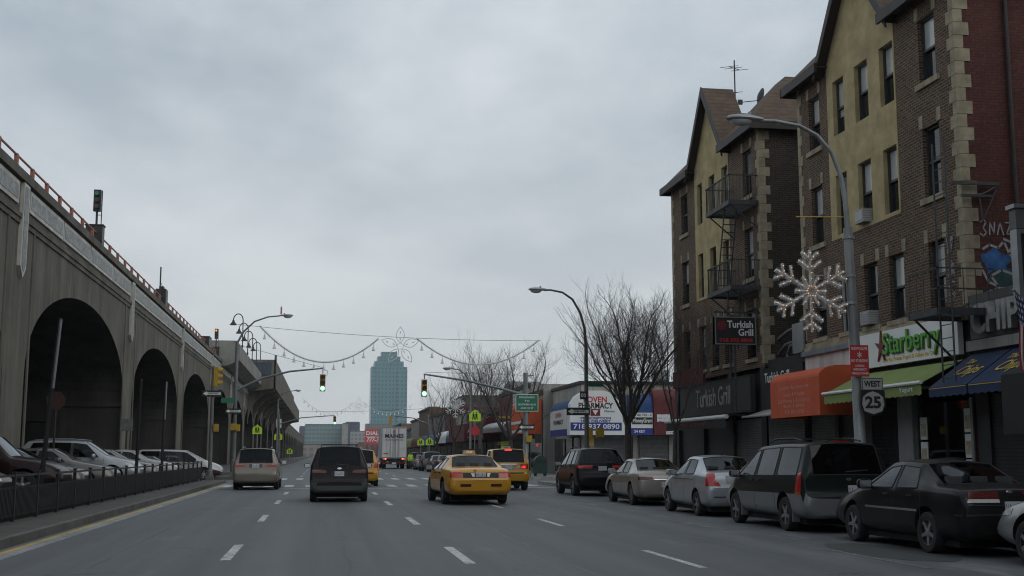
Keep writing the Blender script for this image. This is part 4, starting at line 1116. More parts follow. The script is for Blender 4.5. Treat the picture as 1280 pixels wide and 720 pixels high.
def lamp_head(parent, p, ang=0):
    Mx = Matrix.Translation(p) @ Matrix.Rotation(ang, 4, 'Z')      # local -X is outward
    b = MB(); 
    prof = [(0,.05,.05),(-.12,.10,.07),(-.35,.17,.10),(-.6,.18,.10),(-.78,.12,.07),(-.84,.02,.02)]
    n = 14; vs = []
    for x, w, h in prof:
        for j in range(n):
            q = 2*math.pi*j/n; vs.append(Mx @ Vector((x, w*math.cos(q), h*math.sin(q)*(1 if math.sin(q) > 0 else .55))))
    fs = [(i*n+j, i*n+(j+1) % n, (i+1)*n+(j+1) % n, (i+1)*n+j) for i in range(len(prof)-1) for j in range(n)]
    b.add(vs, fs); b.cyl(Mx @ Vector((-.3,0,.08)), Mx @ Vector((-.3,0,.16)), .04, 8); lh = b.build('lamp_head', M['steel'], parent, 50)
    b = MB(); vs = []; 
    for k, (s_, dz) in enumerate(((1,-.04),(.85,-.11),(.4,-.15),(.02,-.16))):
        for j in range(n): q = 2*math.pi*j/n; vs.append(Mx @ Vector((-.5+.26*s_*math.cos(q), .15*s_*math.sin(q), dz)))
    b.add(vs, [(i*n+j, i*n+(j+1) % n, (i+1)*n+(j+1) % n, (i+1)*n+j) for i in range(3) for j in range(n)]); b.build('lamp_glass', M['lamp_glass'], lh, 60)
def ped_box(parent, x, y, z, rz=0):
    b = MB(); b.box(-.17,.17,-.12,.12,-.2,.2, M=Matrix.Translation((x,y,z)) @ Matrix.Rotation(rz,4,'Z')); return b.build('pedestrian_signal', M['yellow'], parent)
# p1
r_ = thing('signal_post', 'grey post with a yellow three-lens signal turned sideways at the railing end', 'signal post', (-5.8, 65.7, .15))
b = MB(); b.tube([(0,0,0),(0,0,.5),(0,0,.55),(0,0,6.0)], [.17,.16,.105,.085], 12); b.box(-.2,.2,-.2,.2,0,.25); b.build('post', M['pole'], r_, 40)
head3(r_, Matrix.Translation((.16,0,5.45)) @ Matrix.Rotation(R(90),4,'Z'), lit=9)
arrow_sign(r_, -.02, -.12, 4.55, 1.05, .33); ped_box(r_, .24, 0, 2.75, R(90))
# p2
r_ = thing('signal_mast', 'tall grey mast left of the road with a street lamp and green signal', 'signal mast', (-5.25, 75, .15))
b = MB(); b.tube([(0,0,0),(0,0,1.0),(0,0,1.05),(0,0,8.2)], [.19,.18,.13,.10], 14); b.box(-.25,.25,-.25,.25,0,.3); b.build('pole', M['pole'], r_, 40)
b = MB(); b.tube([(0,0,5.2),(1.5,0,5.95),(3.2,0,6.4),(5.25,0,6.62)], [.09,.075,.06,.045], 10); b.cyl((0,0,8.0),(5.2,0,6.66),.012,5); b.build('signal_arm', M['pole'], r_, 50)
b = MB(); b.cyl((5.22,0,6.62),(5.22,0,6.28),.025,8); b.tube([(5.25,0,6.6),(5.5,0,6.45),(5.48,0,6.2),(5.3,0,6.15)],.015,6); b.build('hanger', M['dark_steel'], r_)
head3(r_, Matrix.Translation((5.22,0,5.72)))
b = MB(); b.tube([(0,0,8.1),(.35,0,8.8),(1.0,0,9.45),(1.8,0,9.75),(2.55,0,9.83)], [.07,.06,.05,.045,.04], 10); b.build('lamp_arm', M['pole'], r_, 50)
lamp_head(r_, Vector((2.5,0,9.85)), math.pi); b = MB(); b.cyl((2.6,0,9.95),(2.6,0,10.4),.05,8); b.build('photocell', M['rust'], r_)
b = MB(); b.box(-.85,-.05,-.13,-.115,4.45,4.75); sg = b.build('street_sign', M['green_sign'], r_)
arrow_sign(r_, -.1, -.15, 3.95, 1.0, .32); ped_box(r_, -.05, -.2, 3.0); ped_box(r_, .2, -.02, 2.95, R(90))
# right hand far mast
r_ = thing('signal_mast', 'grey mast with a green signal on a long arm and a green direction board', 'signal mast', (12.35, 73.2, .15))
b = MB(); b.tube([(0,0,0),(0,0,1.0),(0,0,1.05),(0,0,6.35)], [.22,.21,.17,.14], 14); b.box(-.28,.28,-.28,.28,0,.35); b.tube([(-.02,0,6.15),(.5,0,6.2)],.04,8); b.build('pole', M['pole'], r_, 40)
b = MB(); b.tube([(0,0,4.95),(-1.5,0,5.35),(-3.6,0,5.82),(-6.3,0,6.2)], [.11,.09,.07,.05], 10); b.cyl((0,0,6.2),(-6.2,0,6.32),.012,5); b.build('signal_arm', M['pole'], r_, 50)
b = MB(); b.cyl((-6.26,0,6.2),(-6.26,0,5.9),.03,8); b.build('hanger', M['dark_steel'], r_)
head3(r_, Matrix.Translation((-6.26,0,5.35)))
b = MB(); b.box(-.62,.72,-.24,-.21,4.0,4.98); g_ = b.build('direction_board', M['green_sign'], r_)
b = MB(); b.box(-.655,.755,-.232,-.205,3.965,5.015); b.build('board_border', M['sign_white'], r_)
for i, w in enumerate((.95, .3, 1.1, .8)): text('lettering', ['BOULEVARD', 'TO', 'NORTHERN BLVD', 'AND 35 ST'][i], .15, face_south(.05, -.245, 4.82-.22*i), M['sign_white'], g_, .002, .001, width=w)
arrow_sign(r_, .0, -.26, 3.0, 1.0, .32)
b = MB(); b.box(.0,.36,-.26,-.0,2.1,2.5); b.build('pedestrian_signal', M['yellow'], r_)
b = MB(); b.box(.55,.95,-.2,-.1,2.05,2.6); b.build('pedestrian_signal', M['black'], r_)
# school crossing signs
def school(x, y, zc, s, label, extra=None):
    r_ = thing('school_crossing_sign', label, 'road sign', (x, y, .15), 0, 'fluorescent school crossing signs')
    b = MB(); b.cyl((0,0,0),(0,0,zc+s*.5 if not extra else extra),.045,8); b.build('post', M['steel'], r_)
    P5 = [(-.5,-.5),(.5,-.5),(.5,.12),(0,.5),(-.5,.12)]
    b = MB(); b.prism(P5, lambda a, c, t: (a*s, t, zc+c*s), -.07, -.055, 0); p_ = b.build('sign_plate', M['lime'], r_)
    b = MB()
    for sx in (-.13, .12):
        b.prism([(sx-.05,.16),(sx+.05,.16),(sx+.06,.24),(sx,.29),(sx-.06,.24)], lambda a, c, t: (a*s, t, zc+c*s), -.076, -.071)
        b.prism([(sx-.09,.13),(sx+.09,.13),(sx+.09,-.10),(sx+.12,-.36),(sx+.04,-.36),(sx,-.14),(sx-.06,-.36),(sx-.13,-.36),(sx-.08,-.1)], lambda a, c, t: (a*s, t, zc+c*s), -.076, -.071)
    b.build('pedestrian_symbol', M['black'], p_)
    if extra:
        b = MB(); b.box(-.3,.35,-.08,-.06,zc+1.0,zc+2.1); b.build('regulation_plate', M['sign_white'], r_)
school(-5.4, 104, 3.45, .80, 'lime school crossing sign above the gold minivan, largest under the viaduct')
school(-5.4, 154, 3.65, 1.0, 'lime school crossing sign below a white plate under the station', 7.0)
school(-5.5, 214, 1.95, 1.0, 'lime school crossing sign low and smallest at the viaduct end')
# ---------------------------------------------------------------- buildings on the right
M['brick'] = mat_brick('brown_brick', (.158,.088,.057), (.072,.045,.034), (.25,.215,.16), dark=.6)
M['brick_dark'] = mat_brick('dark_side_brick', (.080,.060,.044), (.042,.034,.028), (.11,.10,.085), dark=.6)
M['brick_red'] = mat_brick('red_painted_brick', (.150,.058,.048), (.115,.046,.040), (.095,.042,.036), dark=.6)
M['stucco'] = mat_plain('yellow_stucco', (.40,.325,.18), .9, var=.24, scale=1.6, spec=.2, bump=1.)
M['stone'] = mat_plain('cream_cast_stone', (.30,.26,.185), .85, var=.36, scale=2.2, spec=.2, bump=.2)
M['shingle'] = mat_bands('brown_roof_shingles', (.105,.070,.048), (.055,.038,.028), .19, 2, .9, 0, .12, .3, .5)
M['fascia'] = mat_plain('dark_brown_fascia', (.030,.024,.024), .6, var=.25, scale=3)
M['frame'] = mat_plain('dark_window_frame', (.035,.036,.036), .5, var=.2, scale=5)
M['pane'] = mat_plain('dark_pane', (.018,.021,.023), .06, var=.4, scale=1.1, spec=.6)
M['shade'] = mat_plain('pale_window_shade', (.40,.41,.40), .25, var=.2, scale=1.3, coat=.5)
M['shade2'] = mat_plain('grey_curtain', (.19,.20,.20), .25, var=.3, scale=1.6, coat=.5)
M['shutter'] = mat_bands('roller_shutter', (.15,.15,.15), (.06,.06,.06), .085, 2, .45, .4, .22, .25, .6)
M['shutter_dk'] = mat_bands('dark_roller_shutter', (.045,.046,.047), (.018,.018,.018), .085, 2, .45, .3, .22, .25, .6)
M['shop_dark'] = mat_plain('shop_interior_dark', (.022,.021,.020), .7, var=.4, scale=1.2)
M['roofing'] = mat_plain('roof_felt', (.06,.06,.06), .9, var=.2, scale=.6)
M['grey_alu'] = mat_plain('grey_aluminium', (.28,.29,.30), .4, .6, var=.15, scale=3)
M['ac_white'] = mat_bands('white_louvre', (.50,.50,.48), (.18,.18,.18), .05, 2, .5, 0, .3, .1, .4)
M['iron'] = mat_plain('fire_escape_iron', (.055,.058,.062), .6, .3, var=.3, scale=5)
M['canvas_orange'] = mat_plain('orange_canvas', (.55,.095,.034), .75, var=.13, scale=1.5, bump=.1)
M['canvas_green'] = mat_plain('olive_green_canvas', (.20,.26,.075), .75, var=.12, scale=1.5)
M['canvas_blue'] = mat_plain('navy_canvas', (.010,.026,.075), .75, var=.2, scale=2)
M['canvas_black'] = mat_plain('black_canvas', (.014,.014,.015), .7, var=.25, scale=2)
M['canvas_maroon'] = mat_plain('maroon_canvas', (.105,.018,.020), .75, var=.2, scale=1.6)
M['canvas_sky'] = mat_plain('mid_blue_canvas', (.022,.065,.19), .75, var=.15, scale=1.6)
M['blue_sign'] = mat_plain('royal_blue_sign', (.02,.035,.22), .5, var=.1, scale=2)
M['letter_green'] = mat_plain('green_letter', (.10,.36,.04), .4, var=.1, scale=3)
M['letter_dkred'] = mat_plain('dark_red_letter', (.16,.012,.018), .45, var=.15, scale=3)
M['letter_red'] = mat_plain('red_letter', (.50,.03,.03), .45, var=.1, scale=3)
M['letter_yellow'] = mat_plain('yellow_letter', (.62,.42,.06), .5, var=.1, scale=3)
M['letter_grey'] = mat_plain('weathered_letter', (.30,.30,.29), .6, var=.25, scale=5)
M['neon'] = mat_emit('red_neon', (1, .07, .04), .45)
def mat_scribble(name, base, ink, sx=26, sz=7, thr=.56):
    """face of a sign too far off to read: broken rows of marks"""
    m = bpy.data.materials.new(name); t = NT(m)
    co = t.coord('Object', (sx, sx, sz)); n = t.noise(co, 1., 2, .5)
    sep = t.node('ShaderNodeSeparateXYZ'); t.link(t.coord('Object'), sep.inputs[0])
    row = t.math('LESS_THAN', t.math('FRACT', t.math('MULTIPLY', sep.outputs[2], 4.2)), .42)
    c = t.mix(t.math('MULTIPLY', t.math('GREATER_THAN', n, thr), row), base, ink)
    t.link(c, t.b.inputs['Base Color']); t.b.inputs['Roughness'].default_value = .55
    return m
def wall_holes(b, s0, s1, z0, z1, holes, fn, depth=.14, mat=0, rmat=None):
    """wall in the (s,z) plane with openings and their reveals; fn(s,z,d)->xyz with d inward"""
    ss = sorted({s0, s1, *[h[0] for h in holes], *[h[1] for h in holes]}); zs = sorted({z0, z1, *[h[2] for h in holes], *[h[3] for h in holes]})
    ss = [s for s in ss if s0 <= s <= s1]; zs = [z for z in zs if z0 <= z <= z1]
    for a, c in zip(ss, ss[1:]):
        for e, f in zip(zs, zs[1:]):
            sm, zm = (a+c)/2, (e+f)/2
            if any(h[0] < sm < h[1] and h[2] < zm < h[3] for h in holes): continue
            b.quad(fn(a,e,0), fn(c,e,0), fn(c,f,0), fn(a,f,0), mat)
    for h in holes:
        q = [(h[0],h[2]),(h[1],h[2]),(h[1],h[3]),(h[0],h[3])]
        for (a, e), (c, f) in zip(q, q[1:]+q[:1]): b.quad(fn(a,e,0), fn(c,f,0), fn(c,f,depth), fn(a,e,depth), mat if rmat is None else rmat)
wr_ = random.Random(11)
def sash(parent, h, fn, depth=.14):
    """double-hung window: frame, upper sash with a shade, lower dark pane"""
    a, c, e, f = h; b = MB(); d0, d1 = depth-.03, depth+.05; w = .055; zm = e+(f-e)*.50
    def bx(s0, s1, z0, z1, da, db, m):
        P = [fn(s0,z0,da),fn(s1,z0,da),fn(s1,z1,da),fn(s0,z1,da),fn(s0,z0,db),fn(s1,z0,db),fn(s1,z1,db),fn(s0,z1,db)]
        b.add(P, [(0,1,2,3),(7,6,5,4),(0,4,5,1),(1,5,6,2),(2,6,7,3),(3,7,4,0)], m)
    for q in ((a,a+w,e,f),(c-w,c,e,f),(a+w,c-w,f-w,f),(a+w,c-w,e,e+w),(a+w,c-w,zm-.03,zm+.03)): bx(*q, d0, d1, 0)
    k = wr_.random(); sh = 2 if k < .62 else (3 if k < .8 else 1); low = zm if wr_.random() < .7 else zm-(zm-e)*wr_.random()*.6
    bx(a+w, c-w, zm+.03, f-w, d1-.02, d1+.01, sh)
    if low < zm-.1: bx(a+w, c-w, low, zm-.03, d1+.003, d1+.02, sh); bx(a+w, c-w, e+w, low, d1-.0, d1+.02, 1)
    else: bx(a+w, c-w, e+w, zm-.03, d1+.0, d1+.02, 1)
    return b.build('window', [M['frame'], M['pane'], M['shade'], M['shade2']], parent)

def apartment(name, label, y0, L, dz, bays, cols, low, side, sideend, fe=None):
    """front in the plane x=0 of its root, s runs away from the camera"""
    root = thing(name, label, 'apartment building', (15, y0, 0))
    fn = lambda s, z, d: (d, s, z)
    sR, sL = bays; F4 = (10.93+dz, 12.6+dz); F3 = (7.93+dz, 9.72+dz); F2 = (5.05+dz, 6.77+dz)
    eave = 13.28+dz; brick = []; stu = []
    for (a, c) in cols['brick']: brick += [(a, c, *F4), (a, c, *F3)]
    for (a, c) in cols['stucco']: stu += [(a, c, *F4), (a, c, *F3)]
    f2 = [(a, c, *F2) for a, c in cols['second']]
    b = MB(); zS = 7.82+dz
    wall_holes(b, 0, L, low, zS, f2, fn); wall_holes(b, 0, sR, zS, eave, [h for h in brick if h[1] <= sR], fn); wall_holes(b, sL, L, zS, eave, [h for h in brick if h[0] >= sL], fn)
    b.build('front_wall', M['brick'], root, fix=False)
    apex = (16.1+dz, (sR+sL)/2)
    b = MB(); fs = lambda s, z, d: (d-.02, s, z)
    wall_holes(b, sR, sL, zS, eave, stu, fs, .16); b.poly([fs(sR,eave,0), fs(sL,eave,0), fs(apex[1],apex[0]-.05,0)])
    b.quad((-.02,sR,zS),(0,sR,zS),(0,sR,eave),(-.02,sR,eave)); b.quad((-.02,sL,zS),(0,sL,zS),(0,sL,eave),(-.02,sL,eave)); b.quad((-.02,sR,zS),(-.02,sL,zS),(0,sL,zS),(0,sR,zS))
    b.build('stucco_gable', M['stucco'], root, fix=False)
    # sides, back, flat roof
    D = 13
    b = MB(); b.quad((0,0,0),(D,0,0),(D,0,eave+.2),(0,0,eave+.2)); b.build('side_wall', side, root, fix=False)
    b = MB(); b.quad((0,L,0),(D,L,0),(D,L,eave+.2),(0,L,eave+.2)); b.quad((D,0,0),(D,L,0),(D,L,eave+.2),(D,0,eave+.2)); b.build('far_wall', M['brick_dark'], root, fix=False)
    b = MB(); b.quad((.9,0,eave+.05),(D,0,eave+.05),(D,L,eave+.05),(.9,L,eave+.05)); b.build('flat_roof', M['roofing'], root, fix=False)
    # windows
    for h in brick+f2: sash(root, h, fn)
    for h in stu: sash(root, h, fs, .16)
    # sills, lintel stones
    b = MB()
    for a, c, e, f in brick: b.box(-.07,.12,a-.16,c+.16,e-.17,e-.02)
    for a, c, e, f in f2: b.box(-.07,.12,a-.14,c+.14,e-.15,e-.02)
    b.build('window_sill', M['stone'], root)
    b = MB()
    for a, c, e, f in brick:
        for s in (a-.12, c-.06): b.box(-.025,.05,s,s+.18,f+.02,f+.36)
    for a, c, e, f in f2:
        for s in (a-.16, c-.04): b.box(-.025,.05,s,s+.20,f+.01,f+.34)
    b.build('lintel_stone', M['stone'], root)
    b = MB()
    for a, c, e, f in f2: b.box(-.012,.05,a+.05,c-.05,f+.01,f+.30)
    b.build('lintel_brick', M['brick'], root)
    # quoins on both front corners
    for yq, sg in ((0, 1), (L, -1)):
        b = MB(); z = low+.1; k = 0
        while z < eave-.1:
            w = .34 if k % 2 else .20; wd = .22 if k % 2 else .38; h = .33
            z1 = min(z+h, eave-.02)
            b.box(-.018, wd, yq-sg*.018, yq+sg*w, z+.005, z1-.005); z += h; k += 1
        b.build('quoin', M['stone'], root)
    # eaves: two hipped bays either side of the gable
    ov = .42
    for (a, c, hip) in ((-.3, sR+.12, 'a'), (sL-.12, L+.3, 'c')):
        r0, r1 = (a+2.6, c) if hip == 'a' else (a, c-2.6)
        if hip == 'c' and c-a < 3: r0, r1 = a, c-1.9
        rz = eave+2.55; rx = 2.0
        b = MB(); P = [(-ov,a,eave),(-ov,c,eave),(rx,r0 if hip=='a' else a,rz),(rx,c if hip=='a' else r1,rz)]
        b.quad(P[0],P[1],P[3],P[2])
        if hip == 'a': b.quad((-ov,a,eave),(rx,r0,rz),(5,r0,rz),(5,a,eave)); 
        else: b.quad((-ov,c,eave),(rx,r1,rz),(5,r1,rz),(5,c,eave))
        b.quad((rx,r0,rz),(rx,r1,rz),(5,r1,rz),(5,r0,rz))
        rf = b.build('roof', M['shingle'], root, fix=False)
        b = MB(); b.box(-ov-.03,-ov+.05,a,c,eave-.26,eave+.03); b.box(-ov+.05,.0,a,c,eave-.10,eave-.06)
        e_ = a if hip == 'a' else c
        b.box(-ov-.03,5,e_-.05,e_+.03,eave-.26,eave+.03); b.build('fascia', M['fascia'], rf)
    # gable roof and barge boards
    ga, gz = apex[1], apex[0]; b = MB(); hw = (sL-sR)/2+.22; zf = eave-.28
    for s in (1, -1):
        o_ = [(-.30,ga,gz+.10),(-.30,ga+s*hw,zf+.10),(1.0,ga+s*hw,zf+.10),(1.0,ga,gz+.10)]
        b.quad(*o_); b.quad(*[(x,y,z-.08) for x,y,z in o_]); b.quad(o_[2],o_[3],(1.0,ga,zf),(1.0,ga+s*hw,zf))
    g_ = b.build('gable_roof', M['shingle'], root, fix=False)
    for s in (1, -1):
        b = MB(); b.prism([(ga,gz+.13),(ga+s*hw,zf+.13),(ga+s*hw,zf-.18),(ga,gz-.26)], lambda a,c,t: (t,a,c), -.36,-.30); b.prism([(ga,gz-.0),(ga+s*hw,zf-.0),(ga+s*hw,zf-.05),(ga,gz-.06)], lambda a,c,t: (t,a,c), -.30,0)
        b.build('barge_board', M['fascia'], g_)
    return root, fn, (F2, F3, F4)

A, fnA, FA = apartment('apartment_building', 'nearest brown brick building with yellow stucco gable above the yogurt shop', 26.1, 9.75, 0., (3.05, 7.42),
    dict(brick=[(.92,1.76),(8.05,8.86)], stucco=[(3.13,3.93),(4.66,5.50),(6.24,7.0)], second=[(.95,1.74),(3.05,3.88),(4.58,5.40),(6.2,6.95),(8.05,8.86)]), 4.93, M['brick_red'], None)
B, fnB, FB = apartment('apartment_building', 'further brown brick building with yellow stucco gable and fire escape balconies', 39.4, 10.75, -.18, (3.2, 7.4),
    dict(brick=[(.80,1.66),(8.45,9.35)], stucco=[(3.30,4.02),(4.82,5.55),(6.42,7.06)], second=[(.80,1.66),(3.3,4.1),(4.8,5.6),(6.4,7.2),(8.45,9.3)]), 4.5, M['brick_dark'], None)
# graffiti and pipe on the near side wall, tags beside the quoins
b = MB(); b.cyl((1.35,-.07,5.2),(1.35,-.07,13.5),.05,8); b.build('downpipe', M['fascia'], A)
M['spray_white'] = mat_plain('white_spray', (.34,.33,.34), .8, var=.25, scale=8); M['spray_blue'] = mat_plain('blue_spray', (.035,.12,.30), .8, var=.5, scale=3)
M['spray_teal'] = mat_plain('teal_spray', (.03,.07,.075), .8, var=.5, scale=3); M['spray_pink'] = mat_plain('pink_spray', (.30,.16,.17), .8, var=.4, scale=5)
def stroke(b, pts, w, fn):
    for k_, (p, q) in enumerate(zip(pts, pts[1:])):
        p, q = Vector(p), Vector(q); d = (q-p); n = Vector((-d.y, d.x)).normalized()*w/2; d = d.normalized()*w*.3
        b.poly([fn(*(p-d+n)), fn(*(q+d+n)), fn(*(q+d-n)), fn(*(p-d-n))])
lay = [0]
def fside():
    lay[0] += .0012; o_ = .004+lay[0]; return lambda u, z: (u, -o_, z)
gp = MB(); f_ = fside(); rg = random.Random(5)
for (cx, cz, rx, rz) in ((.75,6.05,.36,.30),(.95,5.75,.30,.2)):
    gp.poly([f_(cx+rx*(.95+.2*math.sin(2*math.pi*i/40*3+cx*9)+.07*rg.random())*math.cos(2*math.pi*i/40), cz+rz*(.95+.2*math.sin(2*math.pi*i/40*5)+.07*rg.random())*math.sin(2*math.pi*i/40)) for i in range(40)]); f_ = fside()
gp.build('graffiti_fill', M['spray_blue'], A, fix=False)
gp = MB(); f_ = fside()
gp.poly([f_(.95+.42*(.95+.18*math.sin(2*math.pi*i/40*4)+.07*rg.random())*math.cos(2*math.pi*i/40), 5.62+.26*(.95+.2*math.sin(2*math.pi*i/40*3)+.07*rg.random())*math.sin(2*math.pi*i/40)) for i in range(40)]); gp.build('graffiti_fill', M['spray_teal'], A, fix=False)
gp = MB(); f_ = fside(); gp.poly([f_(.85+.38*(.9+.2*rg.random())*math.cos(2*math.pi*i/40), 5.18+.16*(.9+.2*rg.random())*math.sin(2*math.pi*i/40)) for i in range(40)]); gp.build('graffiti_fill', M['spray_pink'], A, fix=False)
gp = MB()
for pts in ([(.45,6.35),(.62,6.45),(.85,6.38),(1.0,6.55),(1.1,6.3)],[(.38,5.9),(.55,5.55),(.8,5.45),(.62,5.7),(.9,5.85),(1.2,5.75)],[(1.0,6.6),(1.25,6.5),(1.1,6.25),(1.3,6.1)],[(.5,5.3),(.75,5.4),(1.1,5.42)]):
    stroke(gp, pts, .06, fside())
SN = [[(.42,7.0),(.50,7.06),(.56,7.0),(.48,6.86),(.56,6.74),(.48,6.66),(.40,6.72)],[(.64,6.70),(.66,7.0),(.76,6.72),(.78,7.0)],[(.84,6.70),(.92,7.0),(1.0,6.70)],[(1.06,7.0),(1.20,7.0),(1.08,6.72),(1.22,6.72)],[(1.30,6.70),(1.36,7.0),(1.34,6.84),(1.44,6.98)]]
for pts in SN: stroke(gp, pts, .035, fside())
gp.build('graffiti_lettering', M['spray_white'], A, fix=False)
gp = MB()
for cz in (6.55, 5.98, 5.5):
    for k in range(5):
        ps = [(.45+.35*rg.random(), cz+.5*(rg.random()-.5)) for _ in range(4)]; lay[0] += .0008; o_ = .016+lay[0]
        stroke(gp, ps, .022, lambda u, z: (-o_, u, z))
gp.build('graffiti_tag', M['spray_white'], A, fix=False)

def window_ac(x, y, z, label, w=.54, h=.38):
    r_ = thing('air_conditioner', label, 'air conditioner', (x, y, z), 0, 'window air conditioners')
    b = MB(); b.box(-.24,.14,-w/2,w/2,0,h); b.build('casing', M['ac_white'], r_)
    b = MB(); b.box(-.252,-.24,-w/2+.05,w/2-.05,.06,h-.06); b.build('grille', M['grey_alu'], r_)
window_ac(15, 26.1+5.08, FA[1][0]+.0, 'white air conditioner hanging from the stucco wall window')
window_ac(15, 26.1+4.99, FA[0][0]+.0, 'white air conditioner in the brick wall window above the yogurt sign')

# ---------------------------------------------------------------- shop fronts under the near building
def shop(name, label, x, y0, y1, h, mat, roofmat=None, depth=13):
    r_ = thing(name, label, 'shop', (x, y0, 0)); L = y1-y0
    return r_, L
r_ = thing('yogurt_shop_front', 'shop front with a white panel and pale pillar below the yogurt sign', 'shop front', (15, 26.1, .15)); L = 9.75
b = MB(); b.box(.06,.3,0.02,L,3.55,4.78); b.box(.5,.6,0.02,L,0,3.6); b.build('back_wall', M['shop_dark'], r_)
b = MB(); b.box(-.10,.06,0.02,L,4.50,4.62); b.box(-.05,.06,0.02,L,4.62,4.78); b.build('cornice', M['stone'], r_)
b = MB(); b.box(-.16,.06,6.1,L,4.38,4.52); b.build('cornice_flashing', mat_plain('slate_flashing', (.16,.19,.22), .5, .3), r_)
b = MB(); b.box(-.04,.06,6.1,L-.05,3.75,4.38); b.build('fascia_board', mat_plain('grimy_white_board', (.60,.60,.59), .6, var=.3, scale=1.6, streak=True), r_)
b = MB(); b.box(-.02,.4,2.95,3.75,0,3.55); b.box(-.02,.4,.03,.14,0,3.5); b.build('pillar', mat_plain('pale_grey_cladding', (.21,.225,.23), .5, .2, var=.15, scale=2), r_)
b = MB(); b.box(.10,.13,.2,2.9,.5,3.0); b.build('shop_window', mat_glass('shop_glass', .5), r_)
b = MB(); b.box(.08,.2,.14,2.95,.0,.5); b.box(.06,.16,.14,.2,.5,3.0); b.box(.06,.16,2.88,2.95,.5,3.0); b.box(.06,.16,.14,2.95,3.0,3.06); b.build('window_frame', M['grey_alu'], r_)
pos = mat_plain('poster_print', (.40,.33,.24), .5, var=.5, scale=7)
for k, (s, z) in enumerate(((2.55,2.0),(2.55,1.38),(.40,2.15),(.40,1.55),(.40,.95))):
    b = MB(); b.box(.07,.09,s-.17,s+.17,z-.28,z+.28,0); b.box(.062,.07,s-.13,s+.13,z-.20,z+.12,1); b.build('window_poster', [M['sign_white'], pos], r_)
b = MB(); b.box(.07,.09,1.15,2.2,.75,.95); b.build('window_poster', M['sign_white'], r_)
b = MB(); [b.tube([(.2,.95+.13*math.cos(R(a)),2.55+.08*math.sin(R(a))) for a in range(0,361,30)],.03,6) for _ in (0,)]; b.build('neon_light', M['neon'], r_)
b = MB(); [b.box(.05,.07,3.75+.09*i,3.762+.09*i,0,3.2) for i in range(18)]; [b.box(.05,.065,3.75,5.35,.1+.10*i,.112+.10*i) for i in range(32)]; b.build('lattice_gate', M['dark_steel'], r_)
b = MB(); b.box(.02,.30,5.35,5.62,0,3.4); b.box(.02,.30,7.55,7.8,0,3.4); b.build('dark_pier', M['black'], r_)
b = MB(); b.box(.12,.2,5.62,7.55,0,2.6); b.build('roller_shutter', M['shutter_dk'], r_)
b = MB(); b.box(.10,.2,7.8,9.7,0,2.6); b.build('roller_shutter', M['shutter'], r_)
# yogurt sign board
r_ = thing('shop_sign', 'long white shop sign board with green lettering and a dark red star', 'shop sign', (14.94, 26.35, 3.85))
b = MB(); b.box(-.10,.04,0,5.98,0,.93); b.build('board', M['sign_white'], r_)
text('lettering', 'Starberry', .80, face_west(-.125, 2.28, .52), mat_plain('letter_shadow', (.05,.12,.03), .5), r_, .018, .012, width=3.05)
text('lettering', 'Starberry', .80, face_west(-.145, 2.30, .54), M['letter_green'], r_, .004, .012, width=3.05)
pts = []
for i in range(10):
    a = R(90+36*i); q = .46 if i % 2 == 0 else .13; pts.append((3.92-q*.75*math.cos(a), .50+q*1.0*math.sin(a)))
b = MB(); b.prism(pts, lambda a, c, t: (t, a, c), -.155,-.10); b.build('star', M['letter_dkred'], r_)
text('lettering', 'Low Fat Frozen Yogurt & Gelato Ice Cream', .14, face_west(-.104, 2.4, .14), M['letter_yellow'], r_, .004, .003, width=2.95)
# awnings
def slope_awning(name, label, x_w, x_f, y0, y1, zt, zb, val, mat, bar=None, side=True, group=None):
    r_ = thing(name, label, 'awning', (x_w, y0, 0), 0, group); d = x_f-x_w; L = y1-y0
    b = MB(); b.quad((0,0,zt),(0,L,zt),(d,L,zb),(d,0,zb)); b.quad((0,0,zt-.015),(0,L,zt-.015),(d,L,zb-.015),(d,0,zb-.015))
    n = max(6, int(L/.28)); b2 = [(0,0)]
    for i in range(n):
        s0, s1 = L*i/n, L*(i+1)/n; b.poly([(d,s0,zb),(d,s1,zb),(d,s1,zb-val),(d,(s0+s1)/2,zb-val-.035),(d,s0,zb-val)])
    if side:
        for y in (0, L): b.poly([(0,y,zt),(d,y,zb),(d,y,zb-val),(d+.03,y,zb-val),(0.0,y,zb-val)])
    c = b.build('canvas', mat, r_, fix=False)
    if bar: b = MB(); b.cyl((d-.02,-.03,zb+.01),(d-.02,L+.03,zb+.01),.045,8); b.build('front_bar', bar, r_)
    return r_
ga_ = slope_awning('sloped_awning', 'olive green sloping awning with a white front bar below the yogurt sign', 14.9, 13.8, 26.25, 31.8, 3.72, 3.16, .26, M['canvas_green'], M['sign_white'], False)
text('lettering', 'Yogurt', .16, face_west(-1.112, .75, 3.03), M['sign_white'], ga_, .002, .002, width=.7)
